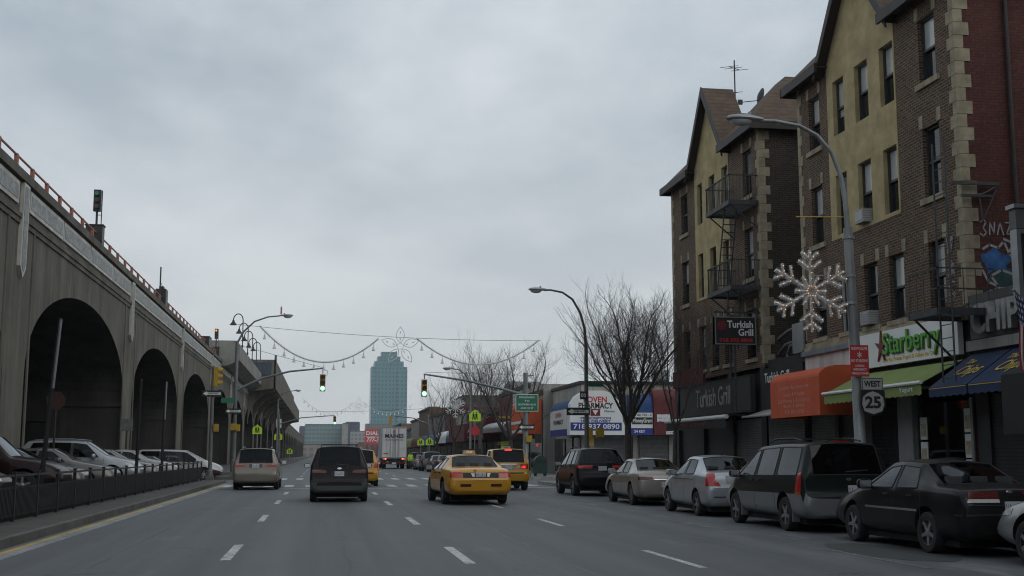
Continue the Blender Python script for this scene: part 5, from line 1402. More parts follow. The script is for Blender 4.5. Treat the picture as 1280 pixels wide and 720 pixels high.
# orange dome awning
r_ = thing('dome_awning', 'bright orange rounded awning left of the green one', 'awning', (15, 32.1, 0)); L = 3.75; d = -1.2; zt, zb = 4.02, 2.60
prof = [(0,zt)]+[(d+.75-.75*math.sin(R(a)), zt-.75+.75*math.cos(R(a))) for a in range(0,91,15)]+[(d,zb)]
prof = [(0,zt)]+[(d*(.42)+d*.58*math.sin(R(a)), zt-.32+.32*math.cos(R(a))) for a in range(0,91,15)]+[(d,zb)]
b = MB()
for (x0,z0),(x1,z1) in zip(prof, prof[1:]): b.quad((x0,0,z0),(x0,L,z0),(x1,L,z1),(x1,0,z1))
for y in (0, L): b.poly([(x,y,z) for x,z in prof]+[(0,y,zb)])
b.build('canvas', M['canvas_orange'], r_, fix=False, sm=30)
fade = mat_plain('faded_print', (.62,.30,.22), .7, var=.2, scale=4)
for k, (s, z, w) in enumerate((('Jennifer Accessories',3.48,2.3),('Jewelry & Watches',3.27,1.6),('Cell Phones & Accessories',3.08,2.5),('Repair & Service',2.93,1.6),('718 392 6028',2.74,1.5))):
    text('lettering', s, .17, face_west(d-.006, L/2, z), fade, r_, .0, .001, width=w)
# chips diner, one storey, right end of the view
r_ = thing('diner_building', 'one storey diner with big grey block letters and dark shutters', 'diner', (15, 20.0, 0)); L = 6.08
b = MB(); b.box(0,13,0,L,5.0,5.2); b.box(0.05,13,0,L,3.9,5.0); b.box(.3,13,0,L,.0,3.9); b.build('wall', mat_plain('weathered_render', (.10,.10,.098), .85, var=.3, scale=1.2, streak=True), r_)
b = MB(); b.box(-.12,.05,0,L,3.88,4.12); b.build('ledge', M['concrete_lt'], r_); b = MB(); b.box(-.05,.05,0,L-.1,4.15,4.98); b.build('sign_band', mat_plain('dull_sign_band', (.085,.088,.09), .6, var=.3, scale=2), r_)
text('lettering', 'CHIPS', .92, face_west(-.16, L-1.62, 4.54), M['letter_grey'], r_, .025, .08, width=2.35)
b = MB(); b.box(.1,.28,.0,2.9,.15,3.9); b.build('roller_shutter', M['shutter_dk'], r_); b = MB(); b.box(.1,.28,3.0,5.5,.15,3.9); b.build('roller_shutter', M['shutter_dk'], r_)
b = MB(); b.box(.04,.3,5.5,L-.02,.15,3.9); b.box(.04,.3,2.9,3.0,.15,3.9); b.build('pier', M['black'], r_)
for k, (y0, y1) in enumerate(((24.35, 26.0), (22.65, 24.28))):
    a_ = slope_awning('sloped_awning', ['navy awning with yellow script, next to the yogurt shop', 'navy awning with yellow script, next to the flag'][k], 14.97, 13.85, y0, y1, 3.82, 3.02, .20, M['canvas_blue'], None, True, 'navy awnings of the diner')
    al = math.atan2(.80, 1.12); Mt = Matrix.Translation((-.56, (y1-y0)/2, 3.43)) @ Matrix(((0,math.cos(al)*1.0,-math.sin(al),0),(-1,0,0,0),(0,math.sin(al),math.cos(al),0),(0,0,0,1))) 
    text('lettering', 'Chips', .52, Mt @ Matrix.Translation((.1,-.1,.012)), M['letter_yellow'], a_, .004, .001, shear=.45, width=1.05)
    text('lettering', 'The', .26, Mt @ Matrix.Translation((-.28,.28,.012)), M['letter_yellow'], a_, .002, .001, shear=.45)
    b = MB(); b.box(-1.128,-1.122,0.02,y1-y0-.02,2.985,3.0); b.build('yellow_piping', M['letter_yellow'], a_)
# projecting sign box and black canopy at the right edge, flag
r_ = thing('projecting_sign', 'tall aluminium framed sign box sticking out above the diner', 'sign', (14.02, 22.5, 4.55))
b = MB(); b.box(0,.09,-.12,.12,0,1.55); b.box(.91,1.0,-.12,.12,0,1.55); b.box(.09,.91,-.12,.12,1.46,1.55); b.box(.09,.91,-.12,.12,0,.09); b.build('frame', M['grey_alu'], r_)
b = MB(); b.box(.09,.91,-.09,.09,.09,1.46); b.build('panel', M['black'], r_)
b = MB(); b.box(0,1.0,-.12,.12,1.56,1.98); b.build('header', mat_plain('olive_grey_header', (.10,.105,.095), .6, var=.2), r_); b = MB(); b.box(-.05,1.0,-.16,.16,1.985,2.07); b.build('cap', M['grey_alu'], r_)
r_ = thing('black_canopy', 'black canopy with white lettering at the right photo edge', 'canopy', (13.62, 21.6, 1.9))
b = MB(); b.prism([(0,0),(1.35,0),(1.35,1.6),(.9,1.6),(0,1.2)], lambda a, c, t: (a, t, c), 0, 1.0); b.build('canvas', M['canvas_black'], r_)
b = MB(); b.box(.02,1.3,-.012,-.002,.36,.375); b.build('white_rule', M['sign_white'], r_)
text('lettering', '42-', .26, face_south(.27, -.008, .98), M['sign_white'], r_, .003, .001); text('lettering', 'Pl', .30, face_south(.25, -.008, .62), M['sign_white'], r_, .002, .001, shear=.3)
r_ = thing('flag', 'drooping flag of red and white stripes with a blue starred corner on an angled pole', 'flag', (13.75, 22.0, 0))
b = MB(); b.cyl((1.2,.6,3.9),(-.12,0,4.78),.02,8); b.build('flag_pole', M['steel'], r_)
b = MB(); nu, nv = 26, 24
def fl(u, v):   # u along the hoist (from the pole tip inwards), v along the fly (hanging down)
    return (-.10+.62*u + .10*v + .05*math.sin(v*5+u*4), .03*math.sin(u*16+v*3)+.28*u, 4.72-.42*u-1.58*v - .12*u*v)
vs = [fl(i/nu, j/nv) for i in range(nu+1) for j in range(nv+1)]; fs = []; ms = []
for i in range(nu):
    for j in range(nv):
        a = i*(nv+1)+j; b.add([vs[a],vs[a+nv+1],vs[a+nv+2],vs[a+1]], [(0,1,2,3)], (2 if i < 14 and j < 9 and (i % 2 or j % 2) else (1 if i < 14 and j < 9 else (0 if (i//2) % 2 == 0 else 1))))
b.build('cloth', [mat_plain('flag_red', (.32,.025,.03), .8, var=.15), mat_plain('flag_white', (.50,.50,.50), .8, var=.1), mat_plain('flag_blue', (.025,.035,.11), .8, var=.15)], r_, fix=False)
# near fire escape
r_ = thing('fire_escape', 'iron fire escape platform with a tall ladder beside the yogurt sign', 'fire escape', (15, 24.95, 0))
b = MB(); [b.box(-1.35+.12*i,-1.30+.12*i,0,1.35,4.72,4.75) for i in range(12)]; b.box(-1.4,-1.34,0,1.35,4.62,4.78); b.box(-.06,0,1.2,1.35,4.62,4.78); b.box(-1.4,0,-.03,.03,4.62,4.78); b.box(-1.4,0,1.32,1.38,4.62,4.78); b.build('platform', M['iron'], r_)
b = MB(); [b.box(-1.38,-1.365,-.02+.33*i,-.005+.33*i,4.78,5.68) for i in range(5)]; [b.box(-1.39,-1.355,-.03,1.38,z,z+.03) for z in (5.2,5.66)]; [b.box(-1.39,0,-.03,0,z,z+.03) for z in (5.2,5.66)]; [b.box(-1.36+.3*i,-1.345+.3*i,-.02,-.005,4.78,5.68) for i in range(5)]; b.build('railing', M['iron'], r_)
b = MB(); b.tube([(-1.3,1.3,4.65),(-.02,1.3,3.4)],.03,6); b.build('bracket', M['iron'], r_)
b = MB(); [b.tube([(-1.12,y,3.1),(-1.12,y,8.65)],.022,6) for y in (-.12,.42)]; [b.cyl((-1.12,-.12,3.2+.30*i),(-1.12,.42,3.2+.30*i),.012,5) for i in range(18)]; b.build('ladder', M['iron'], r_)
r_ = thing('sign_bracket', 'empty iron sign bracket at the corner stones above the graffiti', 'bracket', (15, 26.0, 7.9))
b = MB(); b.box(-.35,.88,-.06,-.0,-.03,.05); b.build('beam', M['iron'], r_); b = MB(); b.box(-.1,.7,-.05,-.0,-.32,-.26); b.tube([(.05,-.02,-.3),(.45,-.02,-.25),(.85,-.02,-.04)],.03,6); b.tube([(.36,-.02,-.28),(.42,-.02,-.9)],.022,6); b.tube([(.42,-.02,-.9),(.85,-.02,-.05)],.018,6); b.build('brace', M['iron'], r_)

# ---------------------------------------------------------------- infill between the two brick buildings
r_ = thing('infill_shop', 'low black shop front between the two brick buildings', 'shop', (15, 35.87, 0)); L = 3.5
b = MB(); b.box(.25,13,0,L,.0,4.55); b.box(.1,13,0,L,4.4,4.7); b.build('wall', M['shop_dark'], r_)
b = MB(); b.box(-.02,.14,.2,3.3,.15,2.9); b.build('roller_shutter', M['shutter'], r_)
b = MB(); b.box(-.10,.25,.02,L-.02,3.0,4.4); b.build('fascia_sign', M['canvas_black'], r_); text('lettering', 'Turkish Grill', .46, face_west(-.112, 2.2, 4.05), M['sign_white'], r_, .006, .004, width=2.2)
b = MB(); b.cyl((-.9,.1,2.75),(-.9,3.4,2.75),.04,8); b.quad((-.1,.1,3.0),(-.1,3.4,3.0),(-.9,3.4,2.75),(-.9,.1,2.75)); b.build('awning', M['concrete_lt'], r_)
r_ = thing('ventilation_duct', 'pale curved pipes rising over the infill roof beside the condenser', 'pipes', (15.5, 37.2, 4.7))
b = MB()
b.tube([(0,3.6,-.3),(0,3.1,.25),(0,2.2,.75),(0,1.2,.95),(0,.2,1.0)],.05,8); b.tube([(0,2.6,-.2),(0,2.3,.2),(0,1.5,.5),(0,.4,.55)],.05,8); b.tube([(0,1.4,-.3),(0,1.4,.15),(0,1.1,.42),(0,.3,.48)],.05,8)
b.build('pipe', M['grey_alu'], r_, 40)
r_ = thing('condenser_unit', 'grey box condenser on the infill roof at the near building edge', 'air conditioner', (15.2, 36.2, 4.7))
b = MB(); b.box(-.3,.3,-.45,.45,0,.95); b.build('casing', M['grey_alu'], r_); b = MB(); b.box(-.25,.25,-.462,-.45,.1,.85); b.build('grille', M['black'], r_)
# ---------------------------------------------------------------- grill restaurant under the far brick building
r_ = thing('grill_restaurant_front', 'dark shop front with roller shutters under the far brick building', 'shop front', (15, 39.4, 0)); L = 10.75
b = MB(); b.box(.3,.6,0,L,.0,4.5); b.build('back_wall', M['shop_dark'], r_)
for k, (a, c, m_) in enumerate(((.5,3.4,M['shutter']),(3.9,6.9,M['shutter_dk']),(7.3,10.3,M['shutter_dk']))):
    b = MB(); b.box(.12,.2,a,c,.15,2.75); b.build('roller_shutter', m_, r_)
b = MB(); [b.box(0,.3,a,c,.0,4.5) for a, c in ((0,.5),(3.4,3.9),(6.9,7.3),(10.3,L))]; b.build('pier', M['black'], r_)
b = MB(); b.box(-.08,.1,6.6,L+.02,4.3,5.0); b.build('maroon_panel', M['canvas_maroon'], r_)
r_ = thing('shop_sign', 'long black sign board with grey serif lettering over the shutters', 'shop sign', (14.9, 40.3, 2.98))
b = MB(); b.box(-.12,.06,0,8.4,0,1.3); b.build('board', mat_plain('charcoal_board', (.028,.03,.031), .5, var=.25), r_)
b = MB(); b.box(-.14,-.12,.0,8.4,1.24,1.3); b.box(-.14,-.12,0,8.4,0,.06); b.build('border', M['dark_steel'], r_)
text('lettering', 'Turkish Grill', 1.0, face_west(-.135, 4.1, .66), M['letter_grey'], r_, .006, .008, width=4.1)
r_ = thing('awning_cassette', 'rolled white awning bar under the long black sign', 'awning', (14.0, 40.6, 2.82))
b = MB(); b.cyl((0,0,0),(0,7.6,0),.075,10); b.build('front_bar', M['sign_white'], r_); b = MB(); b.box(.05,.95,.1,7.5,.05,.09); b.build('canvas', M['canvas_black'], r_)
b = MB(); b.box(-.02,0,.1,7.5,-.38,-.05); b.build('valance', M['canvas_black'], r_); text('lettering', 'RESTAURANT', .2, face_west(-.03, 3.8, -.22), M['letter_dkred'], r_, .004, .001, width=3.2)
# double faced box sign hung over the pavement
r_ = thing('box_sign', 'black hanging box sign with white letters above the pavement', 'shop sign', (13.4, 40.0, 5.28))
b = MB(); b.box(0,1.5,-.12,.12,0,.98); b.build('box', M['canvas_black'], r_)
b = MB(); [b.box(x,x+.04,-.135,.135,0,.98) for x in (0,1.46)]; [b.box(0.04,1.46,-.135,.135,z,z+.04) for z in (0,.94)]; b.build('rim', M['grey_alu'], r_)
text('lettering', 'Turkish', .34, face_south(.92,-.128,.70), M['sign_white'], r_, .008, .002, width=.94); text('lettering', 'Grill', .34, face_south(1.12,-.128,.42), M['sign_white'], r_, .008, .002, width=.54)
text('lettering', '718 392 8838', .17, face_south(.76,-.128,.15), M['letter_red'], r_, .006, .002, width=1.2)
b = MB(); b.lathe([(.001,.0),(.17,.0),(.17,.01),(.001,.01)], Matrix.Translation((.25,-.125,.66)) @ Matrix.Rotation(R(90),4,'X'), 18); b.build('emblem', M['letter_dkred'], r_)
b = MB(); b.box(.55,.61,-.03,.03,-2.3,0); b.box(.72,.78,-.03,.03,-2.3,0); [b.cyl((.58,0,-2.2+.3*i),(.75,0,-1.95+.3*i),.015,5) for i in range(7)]; b.box(-.0,1.6,-.03,.03,1.12,1.17); b.box(.3,.34,-.03,.03,.98,1.12); b.box(1.1,1.14,-.03,.03,.98,1.12); b.build('bracket', M['iron'], r_)
# balconies of the far fire escape
r_ = thing('fire_escape', 'grey iron fire escape with two balconies on the far brick building', 'fire escape', (15, 39.55, 0))
for zf in (10.28, 7.26):
    b = MB(); b.box(-1.1,-1.04,0,2.55,zf-.09,zf+.07); b.box(-1.1,0,-.03,.03,zf-.09,zf+.07); b.box(-1.1,0,2.52,2.58,zf-.09,zf+.07); [b.box(-1.02+.11*i,-.96+.11*i,.03,2.52,zf-.02,zf+.01) for i in range(10)]
    pl = b.build('balcony_floor', M['iron'], r_)
    b = MB(); n = 18; [b.box(-1.085,-1.065,.0+2.53*i/n,.02+2.53*i/n,zf+.07,zf+.95) for i in range(n+1)]; [b.box(-1.06+.12*i,-1.045+.12*i,y,y+.02,zf+.07,zf+.95) for i in range(9) for y in (-.02,2.54)]
    b.box(-1.10,-1.05,-.03,2.58,zf+.95,zf+.985); b.box(-1.1,0,-.03,.01,zf+.95,zf+.985); b.box(-1.1,0,2.54,2.58,zf+.95,zf+.985); b.build('balcony_railing', M['iron'], r_)
    b = MB(); [b.tube([(-1.0,y,zf-.08),(-.02,y,zf-.9)],.025,6) for y in (.1,2.45)]; b.build('bracket', M['iron'], r_)
for (za, zb_, ya, yb) in ((10.2, 7.3, .9, 1.9), (7.2, 5.2, .7, 1.1)):
    b = MB(); 
    for x in (-.95, -.5): b.tube([(x,ya,za),(x,yb,zb_)],.025,6)
    k = int((za-zb_)/.26); [b.cyl((-.95,ya+(yb-ya)*i/k,za+(zb_-za)*i/k),(-.5,ya+(yb-ya)*i/k,za+(zb_-za)*i/k),.018,5) for i in range(1,k)]; b.build('ladder', M['iron'], r_)
# roof aerial and dish
r_ = thing('television_aerial', 'tall thin television aerial above the far gable roof', 'aerial', (18, 50.0, 13.2))
b = MB(); b.cyl((0,0,0),(0,0,5.9),.03,6); b.cyl((-.25,0,2),(-.25,0,4.4),.03,6); b.build('mast', M['dark_steel'], r_)
b = MB(); b.cyl((-.5,-.7,5.35),(.5,.7,5.7),.02,5); [b.cyl((-.5+.2*i-.35,-.7+.28*i+.2,5.35+.07*i),(-.5+.2*i+.35,-.7+.28*i-.2,5.35+.07*i),.012,4) for i in (0,2,5)]; b.cyl((-.75,-.3,4.2),(.2,.3,4.5),.02,5); [b.cyl((-.75+.2*i-.3,-.3+.1*i+.15,4.2+.06*i),(-.75+.2*i+.3,-.3+.1*i-.15,4.2+.06*i),.012,4) for i in range(5)]; b.build('aerial_rods', M['dark_steel'], r_)
r_ = thing('satellite_dish', 'dark satellite dish on the roof behind the gable', 'dish', (18.0, 47.3, 16.0))
b = MB(); b.lathe([(.001,.10),(.2,.08),(.36,.0),(.38,0),(.38,-.02),(.2,.05),(.001,.07)], Matrix.Translation((.15,0,.6)) @ Matrix.Rotation(R(-80),4,'Y'), 20); b.build('reflector', M['dark_steel'], r_, 40)
b = MB(); b.cyl((.25,0,-1.6),(.25,0,.55),.03,6); b.cyl((.2,0,.45),(-.7,0,.32),.018,6); b.box(-.85,-.66,-.05,.05,.22,.42); b.build('arm', M['dark_steel'], r_)
# ---------------------------------------------------------------- corner pharmacy and the row beyond the crossing
M['cream_wall'] = mat_plain('cream_painted_wall', (.42,.40,.35), .8, var=.2, scale=1.2, streak=True)
M['scrib_w'] = mat_scribble('small_print_white', (.62,.62,.60), (.12,.13,.25))
M['scrib_r'] = mat_scribble('small_print_maroon', (.10,.02,.022), (.40,.33,.30), 9, 3)
M['scrib_dk'] = mat_scribble('small_print_dark', (.03,.03,.034), (.45,.43,.38), 6, 4)
CX, CY = 16.8, 77.5
def quarter(b, prof, fn, t0, t1, mat=None):
    for (a0,c0),(a1,c1) in zip(prof, prof[1:]): b.quad(fn(a0,c0,t0), fn(a1,c1,t0), fn(a1,c1,t1), fn(a0,c0,t1), mat)
    for t in (t0, t1): b.poly([fn(a,c,t) for a,c in prof]+[fn(0,prof[-1][1],t)], mat)
def dome_prof(d, zt, zb, rz=.9, flare=0.):
    return [(0,zt)]+[(d*.35+d*.65*math.sin(R(a)), zt-rz+rz*math.cos(R(a))) for a in range(0,91,15)]+[(d+flare,zb)]
r_ = thing('corner_pharmacy', 'one storey cream corner building with roller shutters across the side street', 'shop', (CX, CY, 0))
b = MB(); b.box(0,105,0,10,4.6,6.15); b.box(0.2,105,.2,10,0,4.6); b.build('wall', M['cream_wall'], r_)
b = MB(); b.box(-.12,105,-.12,0,6.1,6.3); b.box(-.12,0,0,10,6.1,6.3); b.build('coping', M['fascia'], r_)
b = MB(); b.box(0.1,105,.1,10,6.0,6.05); b.build('flat_roof', M['roofing'], r_)
for x0, x1 in ((.9,3.4),(3.9,5.9),(6.2,8.6),(9,12)):
    b = MB(); b.box(x0,x1,.08,.18,.15,2.75); b.build('roller_shutter', M['shutter'], r_)
b = MB(); [b.box(x,x+.3,.0,.3,0,4.6) for x in (0,.55,3.45,5.9,8.65,12.05)]; b.build('pier', M['concrete_lt'], r_)
b = MB(); b.box(.02,.1,.6,2.6,.3,2.6); b.box(.02,.1,3.2,5.2,.3,2.6); b.box(.02,.1,5.8,9.4,.3,2.6); b.build('shop_window', M['pane'], r_)
b = MB(); b.box(-.02,.0,.9,1.4,1.35,1.55); b.build('neon_light', M['neon'], r_)
b = MB(); b.box(.2,.8,-.02,.0,2.05,2.6); b.build('yellow_notice', M['letter_yellow'], r_)
# white corner awning: rounded panel facing the side street, blue-topped flank facing the boulevard
aw = thing('corner_awning', 'large white rounded awning with red and black lettering and a blue phone band', 'awning', (CX-1.0, CY-1.0, 0))
ns = [(0,2.75),(0,4.15),(.10,4.75),(.42,5.25),(.85,5.52),(1.35,5.62),(2.3,5.62),(2.85,5.45),(3.25,5.05),(3.45,4.4),(3.55,3.6),(3.95,2.75)]
b = MB(); b.prism(ns, lambda a, c, t: (a, t, c), 0, .95); b.build('canvas', M['sign_white'], aw)
b = MB(); b.box(.05,3.45,-.012,-.002,3.03,3.55); b.build('phone_band', M['blue_sign'], aw)
text('lettering', '718 937 0890', .44, face_south(1.76,-.018,3.28), M['sign_white'], aw, .008, .002, width=3.05)
text('lettering', 'LOVEN', .52, face_south(1.70,-.008,5.02), M['letter_red'], aw, .014, .002, width=1.55)
text('lettering', 'PHARMACY', .52, face_south(1.72,-.008,4.62), M['black'], aw, .014, .002, width=2.3)
b = MB(); b.box(1.38,2.02,-.012,-.002,3.98,4.42); em = b.build('emblem', M['letter_dkred'], aw)
b = MB(); b.prism([(1.52,4.34),(1.88,4.34),(1.80,4.18),(1.74,4.12),(1.74,4.06),(1.66,4.06),(1.66,4.12),(1.60,4.18)], lambda a, c, t: (a, t, c), -.017, -.0125); b.build('mortar_symbol', M['sign_white'], em)
text('lettering', 'Medicaid', .2, face_south(.72,-.008,4.28), M['blue_sign'], aw, .003, .002, width=.75, shear=.3); text('lettering', 'Vitamins', .2, face_south(2.62,-.008,4.28), M['blue_sign'], aw, .003, .002, width=.7, shear=.3)
text('lettering', 'PRESCRIPTION', .22, face_south(1.72,-.008,3.82), M['blue_sign'], aw, .006, .002, width=2.0); text('lettering', 'FREE DELIVERY', .2, face_south(1.72,-.008,3.63), M['blue_sign'], aw, .006, .002, width=2.0)
pf = dome_prof(-1.0, 5.1, 2.7, .8)
b = MB(); quarter(b, pf[:-1], lambda a, c, t: (a+1.0, t, c), .96, 6.6); b.build('blue_canvas', M['canvas_sky'], aw, fix=False, sm=30)
b = MB(); b.box(-.02,.02,.96,6.6,2.85,4.45); b.build('flank_panel', M['sign_white'], aw)
b = MB(); b.box(-.03,.01,.96,6.6,2.7,3.15); b.build('flank_band', M['blue_sign'], aw)
text('lettering', 'LOVEN', .42, face_west(-.03, 3.7, 4.1), M['letter_red'], aw, .008, .002, width=2.0); text('lettering', 'PHARMACY', .42, face_west(-.03, 3.7, 3.62), M['black'], aw, .008, .002, width=3.4)
# blue and white, then maroon awning along the side street
def side_awning(name, label, x0, x1, zt, zb, mat, d=.95):
    r_ = thing(name, label, 'awning', (CX+x0, CY-.02, 0)); b = MB()
    quarter(b, dome_prof(-d, zt, zb, .75), lambda a, c, t: (t, a, c), 0, x1-x0); b.build('canvas', mat, r_, fix=False, sm=30); return r_
s_ = side_awning('shop_awning', 'blue domed awning over a white band with money transfer lettering', 3.05, 4.55, 5.4, 4.2, M['canvas_sky'])
b = MB(); b.box(0,1.5,-.95,-.9,2.75,4.2); b.build('sign_panel', M['sign_white'], s_); b = MB(); b.box(0,1.5,-.965,-.95,2.75,3.2); b.build('blue_band', M['blue_sign'], s_)
b = MB(); b.box(.1,1.48,-.965,-.95,3.45,3.9); b.build('black_band', M['black'], s_); text('lettering', 'MoneyGram', .36, face_south(.8,-.972,3.68), M['sign_white'], s_, .008, .001, width=1.3); text('lettering', 'TO GO TAX - C', .22, face_south(.78,-.956,4.05), M['black'], s_, .006, .001, width=1.3); text('lettering', '24 KEY', .24, face_south(.6,-.97,2.98), M['sign_white'], s_, .006, .001)
s_ = side_awning('shop_awning', 'maroon awning with patched white notices beside the blue one', 4.6, 6.8, 5.75, 2.75, M['canvas_maroon'], 1.05)
b = MB(); b.box(.2,1.1,-1.075,-1.055,3.6,4.1); b.box(.8,2.0,-1.085,-1.06,2.8,3.7); b.build('notice_patch', M['scrib_w'], s_)
s_ = side_awning('shop_awning', 'dark red awning further along the side street behind the tree', 7.0, 11.7, 5.2, 2.8, M['canvas_maroon'])
# roof ventilators
def vent(x, y, label, s=1.0):
    r_ = thing('roof_ventilator', label, 'ventilator', (x, y, 6.05), 0, 'steel ventilators on the pharmacy roof'); b = MB()
    b.lathe([(.55,0),(.55,.5),(.75,.6),(.75,1.25),(.6,1.4),(.001,1.45)], Matrix.Diagonal((s,s,s,1)), 18); b.build('cowl', M['grey_alu'], r_, 40); b = MB(); b.box(-.6*s,.6*s,-.6*s,.6*s,0,.25); b.build('base', M['concrete_lt'], r_)
vent(20.6, 80.0, 'steel roof ventilator behind the bare tree, left of the pair', .85); vent(23.0, 80.3, 'steel roof ventilator close to the far brick building', .85)
# the row of low shops along the boulevard
def row_shop(label, y0, y1, h, wmat, awn=None, awn_z=(4.3, 2.7), sign=None, smat=None, neon=False, proj=1.2, gable=False):
    r_ = thing('row_shop', label, 'shop', (16.0, y0, 0), 0, 'low shops beyond the crossing'); L = y1-y0-.02
    b = MB(); b.box(.1,14,0,L,0,h); 
    if gable: b.prism([(0,h),(L,h),(L/2,h+1.0)], lambda a, c, t: (t, a, c), .1, 3)
    b.build('wall', wmat, r_); b = MB(); b.box(-.1,.1,0,L,h-.25,h+.05); b.build('coping', M['fascia'], r_)
    n = max(1, int(L/4))
    for i in range(n):
        b = MB(); b.box(.02,.1,L*i/n+.3,L*(i+1)/n-.3,.3,2.7); b.build('shop_window', M['pane'], r_)
    if awn:
        b = MB(); quarter(b, dome_prof(-proj, awn_z[0], awn_z[1], min(.9,(awn_z[0]-awn_z[1])*.6)), lambda a, c, t: (a, t, c), .2, L-.2); b.build('awning', awn, r_, fix=False, sm=30)
    if smat:
        b = MB(); b.box(-.12,.1,.3,L-.3,awn_z[0]+.1,h-.35); b.build('sign_board', smat, r_)
    if sign: text('lettering', sign[0], sign[1], face_west(-.13 if not awn else -proj-.02, L/2, sign[2]), sign[3], r_, .012, .004, width=sign[4])
    if neon: b = MB(); b.box(-.02,.01,L*.3,L*.3+.7,2.1,2.3); b.build('neon_light', M['neon'], r_)
    return r_
rs = row_shop('orange fronted shop with striped awning next to the corner pharmacy', 87.5, 93, 6.2, M['concrete_lt'], M['canvas_orange'], (5.6,3.0), neon=True, proj=1.5)
b = MB(); b.box(-1.53,-1.5,.2,5.2,3.1,3.3); b.box(-1.53,-1.5,.2,5.2,3.75,3.95); b.build('white_stripe', M['sign_white'], rs)
row_shop('white fronted shop with tall red letters past the orange shop', 93, 101, 7.0, M['concrete_lt'], M['grey_alu'], (4.2,3.3), None, M['scrib_w'], True, 2.0)
rs = row_shop('grey gabled shop with red columns painted on its upper front', 101, 109, 6.9, mat_plain('grey_render', (.17,.17,.17), .8, var=.2, scale=1), M['grey_alu'], (4.3,3.4), proj=1.6, gable=True, smat=M['canvas_maroon'])
b = MB(); b.box(-1.3,.1,-.1,.1,3.9,4.7); b.build('hanging_sign', M['letter_yellow'], rs); b = MB(); b.box(-1.2,0,-.115,-.10,4.05,4.5); b.build('sign_face', M['scrib_r'], rs)
rs = row_shop('maroon awning shop with a black front before the wide maroon sign', 109, 118, 5.6, M['shop_dark'], M['canvas_maroon'], (5.0,2.9), proj=1.5)
rs = row_shop('shop with a wide maroon sign and white italic name', 118, 134, 5.8, M['shop_dark'], None, (3.4,2.7), None, M['canvas_maroon'])
b = MB(); b.box(-2.2,.08,.0,14.5,2.8,4.5); aw2 = b.build('box_awning', M['canvas_maroon'], rs); text('lettering', 'Almstead', .62, face_south(-1.05, -.012, 3.8), M['sign_white'], aw2, .01, .004, shear=.3, width=1.8); b = MB(); b.box(-1.9,-.2,-.008,-.002,3.12,3.2); b.build('small_print_line', M['letter_grey'], aw2)
row_shop('shop with a blue awning and white front far up the row', 134, 146, 6.4, M['cream_wall'], M['canvas_sky'], (4.0,2.9))
row_shop('red topped shop far up the row', 146, 160, 7.2, M['canvas_maroon'], M['sign_white'], (4.4,2.9))
cols_ = [(.20,.19,.18),(.12,.07,.05),(.28,.26,.23),(.10,.12,.16),(.22,.12,.09),(.3,.3,.3)]
aws_ = [M['canvas_sky'], M['canvas_maroon'], M['canvas_green'], M['canvas_orange'], M['canvas_blue'], M['sign_white']]
adj = ['grey','brown','cream','slate blue','brick red','pale']; awn_n = ['blue','maroon','green','orange','navy','white']
y = 160; rk = random.Random(9)
for i in range(6):
    L = 18+rk.random()*12; k = i % 6
    row_shop('distant %s low building with a %s awning on the right kerb' % (adj[k], awn_n[k]), y, y+L, 6+3*rk.random(), mat_plain('far_front_%d' % i, cols_[k], .8, var=.2, scale=1), aws_[k]); y += L
# ---------------------------------------------------------------- street lamps and their signs (right)
def street_lamp(label, loc, pts, rad, head, mat=None, group=None):
    r_ = thing('street_lamp', label, 'street lamp', loc, 0, 'tall arched street lamps')
    b = MB(); b.tube(pts[0], rad[0], 14); b.box(-.22,.22,-.22,.22,0,.3); b.build('pole', mat or M['pole'], r_, 40)
    b = MB(); b.tube(pts[1], rad[1], 10); b.build('lamp_arm', mat or M['pole'], r_, 50)
    lamp_head(r_, Vector(head)); return r_
M['pole_lt'] = mat_plain('pale_galvanised_pole', (.30,.31,.31), .5, .4, var=.25, scale=2.5, streak=True)
la = street_lamp('tall grey street lamp carrying the snowflake and route signs, nearest on the right', (11.48, 24.6, .15), ([(0,0,0),(0,0,1.0),(0,0,1.05),(-.06,0,4.0),(-.11,0,6.3)], [(-.11,0,6.25),(-.14,0,6.9),(-.22,0,7.45),(-.42,0,8.0),(-.75,0,8.38),(-1.15,0,8.58),(-1.7,0,8.66),(-2.1,0,8.66)]), ([.17,.16,.125,.115,.10],[.06,.055,.05,.048,.045,.042,.04,.04]), (-2.0,0,8.68), M['pole_lt'])
b = MB(); b.cyl((-.12,0,6.55),(-1.3,0,6.52),.012,5); b.build('yellow_stay', M['letter_yellow'], la)
b = MB(); [b.cyl((-.1,0,z),(-.1,0,z+.06),.13,12) for z in (6.05,5.2,4.6)]; b.box(-.28,-.24,-.02,.02,4.0,5.2); b.build('band', M['steel'], la)
def plate(name, label, loc, poly, mat, edge=None):
    r_ = thing(name, label, 'road sign', loc, 0, None); b = MB(); b.prism(poly, lambda a, c, t: (a, t, c), -.008, .008); b.build('plate', mat, r_); return r_
rc = lambda w, h: [(-w/2,-h/2),(w/2,-h/2),(w/2,h/2),(-w/2,h/2)]
s_ = plate('snow_route_sign', 'red parking rule sign with white lettering on the nearest street lamp', (11.42,24.38,3.50), rc(.42,.68), M['red_sign'])
for i, (t_, z, h, w) in enumerate((('SNOW ROUTE',.26,.085,.36),('*',.12,.30,.10),('NO STANDING',-.0,.09,.38),('DURING',-.11,.06,.20),('EMERGENCY',-.19,.065,.30),('VEHICLES TOWED',-.275,.06,.38))):
    text('lettering', t_, h, face_south(0,-.012,z if t_ != '*' else .07), M['sign_white'], s_, .001, .001, width=w)
s_ = plate('route_direction_sign', 'white rectangular plate reading west above the numbered shield', (11.68,24.36,3.0), rc(.48,.27), M['plate_white'])
text('lettering', 'WEST', .17, face_south(0,-.012,0), M['black'], s_, .006, .001, width=.38)
